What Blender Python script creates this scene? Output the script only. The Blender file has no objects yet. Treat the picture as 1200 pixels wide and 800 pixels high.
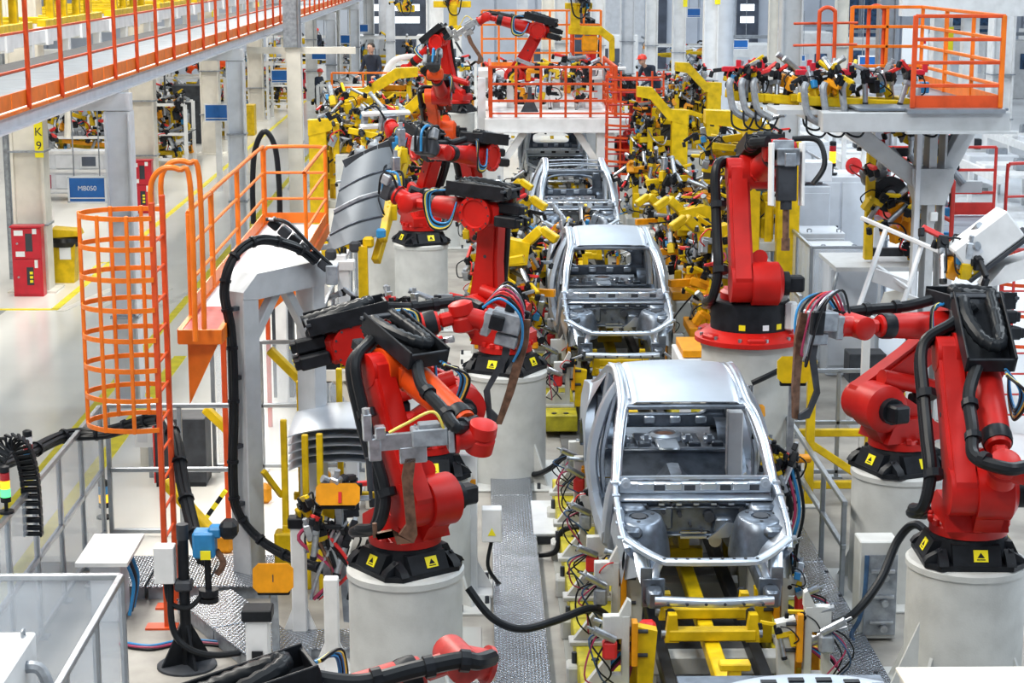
import bpy, math, random
from mathutils import Vector as V, Matrix as Mx
random.seed(7)
sc = bpy.context.scene
COL = sc.collection
R = math.radians

# ------------------------------------------------------------------ camera
FPX, HC = 2225.0, 6.3                       # focal length in pixels (1200 wide), eye height in metres
pitch = math.atan2(450, FPX)
yaw = math.atan2(40 * math.cos(pitch), FPX)
cam = bpy.data.cameras.new('camera'); cam.sensor_width = 36; cam.lens = FPX / 1200 * 36
cam.clip_start = .5; cam.clip_end = 400
co = bpy.data.objects.new('camera', cam); COL.objects.link(co)
co.location = (0, 0, HC); co.rotation_euler = (math.pi / 2 - pitch, 0, -yaw)
sc.camera = co

# ------------------------------------------------------------------ light: bright factory hall, cool daylight panels overhead
w = bpy.data.worlds.new('world'); sc.world = w; w.use_nodes = True
bg = w.node_tree.nodes['Background']
bg.inputs[0].default_value = (.80, .90, 1.0, 1); bg.inputs[1].default_value = .19
def area(loc, sx, sy, e, c=(1, 1, 1), rot=(0, 0, 0)):
    l = bpy.data.lights.new('hall_lamp', 'AREA'); l.shape = 'RECTANGLE'; l.size = sx; l.size_y = sy; l.energy = e; l.color = c
    o = bpy.data.objects.new('hall_lamp', l); COL.objects.link(o); o.location = loc; o.rotation_euler = rot
for yy in (8, 20, 34, 50, 68, 88):          # rows of roof lamps, warm over the aisle at the left, cool over the line
    area((-7, yy, 15), 3, 8, 2700, (1, .96, .88))
    area((2.5, yy, 15), 3, 8, 600, (.80, .91, 1))
    area((12, yy, 15), 4, 8, 1500, (.84, .93, 1))
sc.view_settings.view_transform = 'Standard'
sc.view_settings.look = 'None'
sc.view_settings.exposure = -0.12
sc.view_settings.gamma = 1

# ------------------------------------------------------------------ geometry of the photograph: a point seen at a pixel
def _ray(u, v):
    cp, sp, c, s = math.cos(pitch), math.sin(pitch), math.cos(yaw), math.sin(yaw)
    f = V((s * cp, c * cp, -sp)); r = V((c, -s, 0)); up = r.cross(f)
    return f + r * ((u - 600) / FPX) - up * ((v - 400) / FPX)
def at(u, v, Y):                            # world point at distance Y down the hall
    d = _ray(u, v); return V((0, 0, HC)) + d * (Y / d.y)
def gz(u, v, z=0.0):                        # world point at height z
    d = _ray(u, v); return V((0, 0, HC)) + d * ((z - HC) / d.z)

# ------------------------------------------------------------------ materials
MAT = {}
def mat(name, col, rough=.5, metal=0., noise=.06, scale=6., bump=0., emit=0., alpha=1., coat=0., dirt=None, bscale=60):
    m = bpy.data.materials.new(name); m.use_nodes = True; MAT[name] = m
    nt = m.node_tree; b = nt.nodes['Principled BSDF']; L = nt.links
    b.inputs['Roughness'].default_value = rough; b.inputs['Metallic'].default_value = metal
    b.inputs['Coat Weight'].default_value = coat
    tc = nt.nodes.new('ShaderNodeTexCoord')
    if noise:
        n = nt.nodes.new('ShaderNodeTexNoise'); n.inputs['Scale'].default_value = scale; n.inputs['Detail'].default_value = 5
        L.new(tc.outputs['Object'], n.inputs['Vector'])
        cr = nt.nodes.new('ShaderNodeValToRGB'); L.new(n.outputs['Fac'], cr.inputs[0])
        lo = dirt or tuple(c * (1 - noise * 2.2) for c in col); hi = tuple(min(1, c * (1 + noise)) for c in col)
        cr.color_ramp.elements[0].color = (*lo, 1); cr.color_ramp.elements[0].position = .3
        cr.color_ramp.elements[1].color = (*hi, 1); cr.color_ramp.elements[1].position = .62 if not dirt else .5
        L.new(cr.outputs[0], b.inputs['Base Color'])
    else: b.inputs['Base Color'].default_value = (*col, 1)
    if bump:
        n2 = nt.nodes.new('ShaderNodeTexNoise'); n2.inputs['Scale'].default_value = bscale
        L.new(tc.outputs['Object'], n2.inputs['Vector'])
        bp = nt.nodes.new('ShaderNodeBump'); bp.inputs['Strength'].default_value = bump; bp.inputs['Distance'].default_value = .02
        L.new(n2.outputs['Fac'], bp.inputs['Height']); L.new(bp.outputs[0], b.inputs['Normal'])
    if emit:
        b.inputs['Emission Color'].default_value = (*col, 1); b.inputs['Emission Strength'].default_value = emit
    if name in ('black', 'hose', 'dark', 'bag_black'): b.inputs['Specular IOR Level'].default_value = .19
    if name in ('robot_red', 'robot_orange', 'yellow', 'amber', 'orange', 'orange_red'): b.inputs['Specular IOR Level'].default_value = .32
    if alpha < 1: b.inputs['Alpha'].default_value = alpha
    return m
mat('robot_red', (.47, .008, .005), .42, coat=0., noise=.1, scale=3)
mat('robot_dull', (.42, .035, .03), .45, noise=.14, scale=9)
mat('robot_orange', (.70, .07, .006), .42, coat=0., noise=.12, scale=4)
mat('black', (.012, .014, .018), .42, noise=.2, scale=9)
mat('hose', (.012, .014, .017), .35, noise=.1)
mat('dark', (.045, .05, .06), .5, noise=.15)
mat('steel', (.42, .45, .49), .32, metal=.85, noise=.12, scale=14)
mat('grey_metal', (.30, .33, .37), .42, metal=.3, noise=.14, scale=12)
mat('copper', (.16, .085, .055), .5, metal=.4, noise=.25, scale=15)
mat('bodysteel', (.58, .64, .72), .33, metal=.92, noise=.05, scale=3)
mat('bodymatte', (.50, .555, .63), .40, metal=.75, noise=.04, scale=2)
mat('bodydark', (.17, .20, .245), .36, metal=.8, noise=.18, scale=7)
mat('yellow', (.64, .43, .004), .42, noise=.12, scale=6)
mat('yellow_base', (.46, .40, .015), .5, noise=.2, scale=5)
mat('amber', (.72, .29, .005), .42, noise=.08, scale=8)
mat('orange', (.76, .17, .012), .40, noise=.08, scale=5)
mat('orange_red', (.62, .075, .016), .42, noise=.1, scale=5)
mat('cage_red', (.50, .025, .018), .42, noise=.1)
mat('ped', (.52, .53, .52), .55, noise=.05, scale=5, bump=.08)
mat('white', (.72, .73, .74), .45, noise=.05, scale=4)
mat('cream', (.72, .69, .62), .5, noise=.05, scale=3)
mat('frame_grey', (.46, .48, .50), .45, noise=.05, scale=5, bump=.05)
mat('beam_grey', (.64, .67, .72), .45, noise=.05, scale=4)
mat('alu', (.36, .39, .43), .34, metal=.8, noise=.06, scale=9)
mat('concrete', (.31, .295, .27), .55, noise=.16, scale=1.6, bump=.04, bscale=25)
mat('pit', (.10, .10, .10), .7, noise=.2, scale=3)
mat('epoxy', (.84, .825, .77), .16, noise=.03, scale=.5)
mat('epoxy_grey', (.36, .37, .36), .22, noise=.06, scale=.7)
mat('epoxy_white', (.86, .89, .93), .25, noise=.03, scale=.6)
mat('line_yellow', (.88, .74, .02), .45, noise=.08, scale=4)
mat('sign_blue', (.01, .13, .45), .4, noise=.04)
mat('sign_white', (.8, .83, .86), .4, noise=0)
mat('cab_red', (.55, .012, .03), .35, noise=.05)
mat('blue', (.02, .22, .50), .4, noise=.1)
mat('red', (.60, .02, .02), .4, noise=.08)
mat('magenta', (.35, .03, .09), .4, noise=.08)
mat('cabinet_white', (.56, .60, .66), .45, noise=.04, scale=3)
mat('sheet', (.10, .12, .145), .42, metal=.2, noise=.05, scale=3)
mat('glass_dark', (.03, .035, .045), .15, noise=0)
mat('panelglass', (.75, .82, .90), .12, noise=0, alpha=.30)
mat('bag_black', (.01, .01, .01), .3, noise=.1)
mat('skin', (.55, .33, .24), .5, noise=.05)
mat('navy', (.012, .02, .04), .8, noise=.2)
mat('coverall', (.45, .52, .62), .8, noise=.12)
mat('helmet_red', (.75, .05, .03), .35, noise=0)
mat('hair', (.03, .02, .015), .7, noise=.1)
mat('wall_panel', (.52, .57, .66), .5, noise=.05, scale=1.2)
mat('wall_dark', (.06, .075, .11), .5, noise=.15, scale=2)
mat('tarp_blue', (.03, .08, .17), .5, noise=.35, scale=5)
mat('lit', (.85, .93, 1), noise=0, emit=1.6)
mat('lamp_green', (.1, 1, .25), noise=0, emit=1.6)
mat('lamp_amber', (1, .55, .02), noise=0, emit=1.2)
mat('lamp_red', (.4, .01, .02), .3, noise=0)
mat('label_yellow', (.90, .78, .01), .4, noise=.04)
mat('gold', (.75, .60, .10), .4, noise=.1)

def tread():                                # aluminium chequer plate: raised lozenges, two directions
    m = bpy.data.materials.new('tread'); m.use_nodes = True; MAT['tread'] = m
    nt = m.node_tree; N = nt.nodes; L = nt.links; b = N['Principled BSDF']
    b.inputs['Metallic'].default_value = .75; b.inputs['Roughness'].default_value = .19
    tc = N.new('ShaderNodeTexCoord'); sep = N.new('ShaderNodeSeparateXYZ'); L.new(tc.outputs['Object'], sep.inputs[0])
    def mth(op, a, bb=None):
        n = N.new('ShaderNodeMath'); n.operation = op
        for i, x in enumerate((a, bb)):
            if x is None: continue
            if isinstance(x, (int, float)): n.inputs[i].default_value = x
            else: L.new(x, n.inputs[i])
        return n.outputs[0]
    k = 50.0
    a = mth('MULTIPLY', mth('ADD', sep.outputs[0], sep.outputs[1]), k); c = mth('MULTIPLY', mth('SUBTRACT', sep.outputs[0], sep.outputs[1]), k)
    h1 = mth('MULTIPLY', mth('SINE', a), mth('SINE', c))
    h = mth('POWER', mth('ABSOLUTE', h1), 1.5)
    n = N.new('ShaderNodeTexNoise'); n.inputs['Scale'].default_value = 2.5; L.new(tc.outputs['Object'], n.inputs['Vector'])
    cr = N.new('ShaderNodeValToRGB'); cr.color_ramp.elements[0].color = (.10, .115, .14, 1); cr.color_ramp.elements[1].color = (.52, .56, .62, 1)
    mix = mth('ADD', mth('MULTIPLY', h, .75), mth('MULTIPLY', n.outputs['Fac'], .55)); L.new(mix, cr.inputs[0]); L.new(cr.outputs[0], b.inputs['Base Color'])
    bp = N.new('ShaderNodeBump'); bp.inputs['Strength'].default_value = .55; bp.inputs['Distance'].default_value = .012
    L.new(h, bp.inputs['Height']); L.new(bp.outputs[0], b.inputs['Normal'])
tread()
def grating():
    m = mat('grating', (.15, .18, .22), .42, metal=.3, noise=.12, scale=3)
grating()

# ------------------------------------------------------------------ mesh builder
ZZ = V((0, 0, 1))
def frame(p, q, up=ZZ):
    x = (q - p); l = x.length; x = x / l if l else V((1, 0, 0))
    y = up.cross(x)
    if y.length < 1e-4: y = V((0, 1, 0)).cross(x)
    if y.length < 1e-4: y = V((1, 0, 0)).cross(x)
    y.normalize(); z = x.cross(y)
    return x, y, z, l
def smooth_path(pts, k=6, closed=False):
    P = [V(p) for p in pts]
    if len(P) < 3 or k < 2: return P
    out = []
    n = len(P)
    for i in range(n - 1):
        p0 = P[max(i - 1, 0)]; p1 = P[i]; p2 = P[i + 1]; p3 = P[min(i + 2, n - 1)]
        for j in range(k):
            t = j / k
            out.append(.5 * ((2 * p1) + (p2 - p0) * t + (2 * p0 - 5 * p1 + 4 * p2 - p3) * t * t + (3 * p1 - p0 - 3 * p2 + p3) * t ** 3))
    out.append(P[-1]); return out
class MB:
    def __init__(s, M=None): s.v = []; s.f = []; s.mi = []; s.m = 0; s.M = M
    def add(s, vs, fs):
        o = len(s.v)
        s.v += [(s.M @ V(p)) if s.M else V(p) for p in vs]
        s.f += [tuple(i + o for i in f) for f in fs]; s.mi += [s.m] * len(fs); return s
    def box(s, c, d, M=None, ch=0.):
        hx, hy, hz = d[0] / 2, d[1] / 2, d[2] / 2; c = V(c)
        if ch:
            h = min(ch, hx * .8, hy * .8, hz * .8); vs = []; idx = {}
            for sx in (-1, 1):
                for sy in (-1, 1):
                    for sz in (-1, 1):
                        for a in range(3):
                            p = [sx * (hx - h), sy * (hy - h), sz * (hz - h)]; p[a] = (sx * hx, sy * hy, sz * hz)[a]
                            idx[(sx, sy, sz, a)] = len(vs); vs.append(V(p))
            fs = []
            for a in range(3):
                b, d2 = (a + 1) % 3, (a + 2) % 3
                for sg in (-1, 1):
                    q = []
                    for (u, w2) in ((-1, -1), (1, -1), (1, 1), (-1, 1)):
                        k = [0, 0, 0]; k[a] = sg; k[b] = u; k[d2] = w2; q.append(idx[(*k, a)])
                    fs.append(tuple(q if sg > 0 else q[::-1]))
                for u in (-1, 1):
                    for w2 in (-1, 1):     # edge along axis a between faces b and d2
                        k0 = [0, 0, 0]; k0[a] = -1; k0[b] = u; k0[d2] = w2; k1 = list(k0); k1[a] = 1
                        q = [idx[(*k0, b)], idx[(*k1, b)], idx[(*k1, d2)], idx[(*k0, d2)]]
                        fs.append(tuple(q if u * w2 < 0 else q[::-1]))
            for sx in (-1, 1):
                for sy in (-1, 1):
                    for sz in (-1, 1):
                        q = [idx[(sx, sy, sz, a)] for a in range(3)]; fs.append(tuple(q if sx * sy * sz > 0 else q[::-1]))
        else:
            vs = [V((x, y, z)) for x in (-hx, hx) for y in (-hy, hy) for z in (-hz, hz)]
            fs = [(0, 1, 3, 2), (4, 6, 7, 5), (0, 4, 5, 1), (2, 3, 7, 6), (0, 2, 6, 4), (1, 5, 7, 3)]
        vs = [c + ((M @ p) if M else p) for p in vs]
        return s.add(vs, fs)
    def bar(s, p, q, w, h=None, up=ZZ, ch=0.):
        p, q = V(p), V(q); x, y, z, l = frame(p, q, V(up)); h = h or w
        M = Mx((x, y, z)).transposed()
        return s.box((p + q) / 2, (l, w, h), M, ch)
    def cyl(s, p, q, r, r2=None, n=14, cap=True):
        p, q = V(p), V(q); x, y, z, l = frame(p, q); r2 = r if r2 is None else r2
        vs = []
        for c, rr in ((p, r), (q, r2)):
            for i in range(n):
                a = 2 * math.pi * i / n; vs.append(c + (y * math.cos(a) + z * math.sin(a)) * rr)
        fs = [(i, (i + 1) % n, n + (i + 1) % n, n + i) for i in range(n)]
        if cap: fs += [tuple(range(n - 1, -1, -1)), tuple(range(n, 2 * n))]
        return s.add(vs, fs)
    def tube(s, pts, r, n=8, k=6, rf=None):
        P = smooth_path(pts, k); vs = []; fs = []; m = len(P)
        up = None
        for i, p in enumerate(P):
            t = (P[min(i + 1, m - 1)] - P[max(i - 1, 0)])
            if t.length < 1e-9: t = V((0, 0, 1))
            t.normalize()
            if up is None:
                up = ZZ.cross(t)
                if up.length < .05: up = V((0, 1, 0)).cross(t)
            up = (up - t * up.dot(t))
            if up.length < 1e-4: up = V((.3, .8, .5)).cross(t)
            up.normalize(); w2 = t.cross(up); rr = r * (rf(i, m) if rf else 1)
            for j in range(n):
                a = 2 * math.pi * j / n; vs.append(p + (up * math.cos(a) + w2 * math.sin(a)) * rr)
        for i in range(m - 1):
            for j in range(n):
                fs.append((i * n + j, i * n + (j + 1) % n, (i + 1) * n + (j + 1) % n, (i + 1) * n + j))
        fs += [tuple(range(n - 1, -1, -1)), tuple(range((m - 1) * n, m * n))]
        return s.add(vs, fs)
    def conduit(s, pts, r, n=10, k=6):      # corrugated hose
        P = smooth_path(pts, k); out = []
        for a, b in zip(P, P[1:]):
            d = max(1, int((b - a).length / (r * .45)))
            out += [a.lerp(b, i / d) for i in range(d)]
        out.append(P[-1])
        return s.tube(out, r, n, 1, lambda i, m: 1.0 if i % 2 else .84)
    def prism(s, pts, y0, y1, ax='y'):      # polygon (a,b) extruded: ax y: (x,z); ax z: (x,y); ax x: (y,z)
        n = len(pts)
        def mk(a, b, c): return {'y': (a, c, b), 'z': (a, b, c), 'x': (c, a, b)}[ax]
        vs = [mk(a, b, y0) for a, b in pts] + [mk(a, b, y1) for a, b in pts]
        fs = [(i, (i + 1) % n, n + (i + 1) % n, n + i) for i in range(n)] + [tuple(range(n - 1, -1, -1)), tuple(range(n, 2 * n))]
        return s.add(vs, fs)
    def lathe(s, prof, n=24, c=(0, 0, 0), ax='z'):
        vs = []; fs = []; m = len(prof); c = V(c)
        for r, h in prof:
            for i in range(n):
                a = 2 * math.pi * i / n; x, y = r * math.cos(a), r * math.sin(a)
                vs.append(c + V({'z': (x, y, h), 'y': (x, h, y), 'x': (h, x, y)}[ax]))
        for j in range(m - 1):
            for i in range(n): fs.append((j * n + i, j * n + (i + 1) % n, (j + 1) * n + (i + 1) % n, (j + 1) * n + i))
        fs += [tuple(range(n - 1, -1, -1)), tuple(range((m - 1) * n, m * n))]
        return s.add(vs, fs)
    def ball(s, c, r, n=12, sq=(1, 1, 1)):
        c = V(c); vs = []; fs = []; m = n // 2
        for j in range(m + 1):
            b = math.pi * j / m
            for i in range(n):
                a = 2 * math.pi * i / n; vs.append(c + V((r * sq[0] * math.sin(b) * math.cos(a), r * sq[1] * math.sin(b) * math.sin(a), r * sq[2] * math.cos(b))))
        for j in range(m):
            for i in range(n): fs.append((j * n + i, (j + 1) * n + i, (j + 1) * n + (i + 1) % n, j * n + (i + 1) % n))
        return s.add(vs, fs)
    def grid(s, fn, nu, nv, th=0., nrm=None):
        vs = [V(fn(i / nu, j / nv)) for j in range(nv + 1) for i in range(nu + 1)]
        fs = [(j * (nu + 1) + i, j * (nu + 1) + i + 1, (j + 1) * (nu + 1) + i + 1, (j + 1) * (nu + 1) + i) for j in range(nv) for i in range(nu)]
        if th:
            d = V(nrm) * th; n = len(vs); vs2 = [p - d for p in vs]
            fs2 = [tuple(i + n for i in f[::-1]) for f in fs]
            edge = [j for j in range(nu + 1)] + [j * (nu + 1) + nu for j in range(1, nv + 1)] + [nv * (nu + 1) + i for i in range(nu - 1, -1, -1)] + [j * (nu + 1) for j in range(nv - 1, 0, -1)]
            fs3 = [(edge[i], edge[(i + 1) % len(edge)], edge[(i + 1) % len(edge)] + n, edge[i] + n) for i in range(len(edge))]
            return s.add(vs + vs2, fs + fs2 + [f[::-1] for f in fs3])
        return s.add(vs, fs)
    def sweep(s, path, sec, k=6, side=V((1, 0, 0))):   # rounded box section (w across 'side', h across) along a path; sec = list of (w, h)
        P = smooth_path(path, k); m = len(P); S = []
        for i in range(m):
            t = i / (m - 1) * (len(sec) - 1); a = min(int(t), len(sec) - 2) if len(sec) > 1 else 0; f = t - a
            S.append(sec[0] if len(sec) == 1 else (sec[a][0] * (1 - f) + sec[a + 1][0] * f, sec[a][1] * (1 - f) + sec[a + 1][1] * f))
        vs = []; fs = []; q = [(-.5, -.28), (-.28, -.5), (.28, -.5), (.5, -.28), (.5, .28), (.28, .5), (-.28, .5), (-.5, .28)]
        for i, p in enumerate(P):
            t = (P[min(i + 1, m - 1)] - P[max(i - 1, 0)]).normalized()
            a = (side - t * side.dot(t)).normalized(); b = t.cross(a)
            for (x, y) in q: vs.append(p + a * x * S[i][0] + b * y * S[i][1])
        for i in range(m - 1):
            for j in range(8): fs.append((i * 8 + j, i * 8 + (j + 1) % 8, (i + 1) * 8 + (j + 1) % 8, (i + 1) * 8 + j))
        fs += [tuple(range(7, -1, -1)), tuple(range((m - 1) * 8, m * 8))]
        return s.add(vs, fs)
    def mesh(s, name, mats, ang=35):
        me = bpy.data.meshes.new(name); me.from_pydata(s.v, [], s.f)
        for m in (mats if isinstance(mats, (list, tuple)) else [mats]): me.materials.append(MAT[m])
        me.polygons.foreach_set('material_index', s.mi)
        me.polygons.foreach_set('use_smooth', [True] * len(s.f)); me.update()
        me.set_sharp_from_angle(angle=R(ang))
        return me
    def part(s, name, mats, parent, ang=35, label=None):
        o = bpy.data.objects.new(name, s.mesh(name, mats, ang)); COL.objects.link(o); o.parent = parent
        if label: o['label'] = label
        return o
    def single(s, name, mats, label, cat, group=None, ang=35, kind=None):   # a thing that is one mesh
        c = sum((V(p) for p in s.v), V()) / len(s.v); c.z = min(p[2] for p in s.v)
        s.v = [V(p) - c for p in s.v]
        o = bpy.data.objects.new(name, s.mesh(name, mats, ang)); COL.objects.link(o); o.location = c
        tag(o, label, cat, group, kind); return o
    def struct(s, name, mats, ang=35):
        o = bpy.data.objects.new(name, s.mesh(name, mats, ang)); COL.objects.link(o); o['kind'] = 'structure'; return o
def tag(o, label=None, cat=None, group=None, kind=None):
    if label: o['label'] = label
    if cat: o['category'] = cat
    if group: o['group'] = group
    if kind: o['kind'] = kind
def thing(name, label, cat, loc=(0, 0, 0), rz=0., group=None):
    o = bpy.data.objects.new(name, None); COL.objects.link(o); o.location = loc; o.rotation_euler = (0, 0, rz)
    o.empty_display_size = .1; tag(o, label, cat, group); return o
def inst(name, me, parent, loc=(0, 0, 0), rot=(0, 0, 0), scale=None):        # another piece sharing mesh data
    o = bpy.data.objects.new(name, me); COL.objects.link(o); o.parent = parent; o.location = loc
    o.rotation_euler = rot
    if scale: o.scale = scale if isinstance(scale, (tuple, list)) else (scale,) * 3
    return o
def dup(root, loc, rz=0., label=None, group=None, skip=()):
    def cp(o, par):
        c = o.copy(); COL.objects.link(c); c.parent = par
        for ch in o.children:
            if ch.name.split('.')[0] not in skip: cp(ch, c)
        return c
    r = cp(root, None); r.location = loc; r.rotation_euler = (0, 0, rz)
    if label: r['label'] = label
    if group: r['group'] = group
    return r
def text_part(name, txt, size, parent, M, m, depth=.004, label=None):
    cu = bpy.data.curves.new(name, 'FONT'); cu.body = txt; cu.size = size; cu.extrude = depth; cu.align_x = 'CENTER'; cu.align_y = 'CENTER'
    o = bpy.data.objects.new(name, cu); cu.materials.append(MAT[m])
    dg = bpy.context.evaluated_depsgraph_get(); COL.objects.link(o); dg.update()
    me = bpy.data.meshes.new_from_object(o.evaluated_get(dg)); bpy.data.objects.remove(o)
    n = bpy.data.objects.new(name, me); COL.objects.link(n); n.parent = parent; n.matrix_local = M
    if label: n['label'] = label
    return n
FRONT = Mx.Rotation(R(90), 4, 'X')          # text upright, facing the camera side (-Y)
# ================================================================== setting
b = MB(); b.box((4, 48, -.1), (70, 114, .2)); b.struct('floor', 'concrete')
b = MB(); b.box((-11.2, 60, .003), (12.8, 110, .006)); b.struct('floor', 'epoxy')            # painted aisle, left
b = MB(); b.box((-3.1, 67.2, .0035), (3.4, 95.6, .007)); b.struct('floor', 'epoxy')
b = MB(); b.box((1.6, 75, .0035), (6.0, 58, .007)); b.struct('floor', 'epoxy')
b = MB(); b.box((22, 60, .004), (31, 110, .008)); b.struct('floor', 'epoxy_white')            # bright aisle, right
def line(n, pts, w_=.14, m='line_yellow'):
    b = MB()
    for p, q in zip(pts, pts[1:]): b.bar((p[0], p[1], .011), (q[0], q[1], .011), w_, .006)
    b.struct('trim_%d' % n, m)
line(1, [(-7.74, 34.2), (-7.74, 100)]); line(2, [(-5.49, 18), (-5.49, 100)]); line(3, [(-4.81, 16), (-4.81, 30)], .2)
line(4, [(-14, 34.2), (-7.67, 34.2)]); line(5, [(-14, 32.6), (-9.0, 32.6)])
line(6, [(-7.75, 39.6), (-7.95, 39.6), (-7.95, 38.2), (-8.6, 38.2)], .08)
b = MB(); b.box((-11.2, 33.4, .008), (5.2, 1.4, .004)); b.struct('trim_7', 'epoxy_grey')
for k in range(4):
    line(8 + k, [(-7.6 + .55 * k, 34.0), (-7.1 + .55 * k, 36.4)], .16, 'cream')
# far wall of the hall: panels, dark doorways with lit windows
WY = 104
b = MB(); b.box((-30.5, 48, 5.5), (.4, 114, 11)); b.struct('wall_left', 'wall_panel')
b = MB(); b.box((38.5, 48, 5.5), (.4, 114, 11)); b.struct('wall_right', 'wall_panel')
b = MB(); b.box((4, -8, 5.5), (70, .4, 11)); b.struct('wall_front', 'wall_panel')
t = MB(); t.box((5, WY + .2, 5.5), (80, .3, 11)); t = t.struct('wall_back', 'wall_panel')
for k in range(34):
    x = -32 + k * 2.2
    b = MB(); b.box((x + 1.05, WY - .02, 5.5), (2.1, .10, 10.9), ch=.03); b.part('panel', 'wall_panel', t)
def wall_px(u, Y=WY): return (u - 560) / FPX * Y
n = 1
for (u0, u1, z0, z1) in ((440, 502, .3, 8), (858, 884, .3, 8), (672, 700, .0, 8), (765, 778, 0, 8)):
    x0, x1 = wall_px(u0), wall_px(u1); b = MB(); b.box(((x0 + x1) / 2, WY - .15, (z0 + z1) / 2), (x1 - x0, .16, z1 - z0)); d = b.struct('door_%d' % n, 'wall_dark'); n += 1
    if u0 in (440, 858):
        nc = 3 if u0 == 440 else 1
        for i in range(nc):
            for z in (3.0, 3.65, 4.3, 4.95, 5.6):
                xx = x0 + (x1 - x0) * ((i + .5) / nc if u0 == 858 else (.12, .45, .72)[i]); b = MB(); b.box((xx, WY - .25, z), (.75, .04, .35)); b.part('pane', 'lit', d)
for k, (u0, u1) in enumerate(((1005, 1040), (985, 1000), (1100, 1160), (700, 752))):
    x0, x1 = wall_px(u0), wall_px(u1); b = MB(); b.box(((x0 + x1) / 2, WY - .16, 3.4), (x1 - x0, .14, 3.2)); b.struct('window_%d' % (k + 1), 'tarp_blue' if k < 3 else 'beam_grey')
b = MB(); b.box((8, 72, 6.75), (42, .6, .5)); b.box((8, 72, 7.0), (42, .9, .05)); b.box((8, 72, 6.5), (42, .9, .05)); b.struct('trim_20', 'white')   # crane girder across the hall
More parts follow.
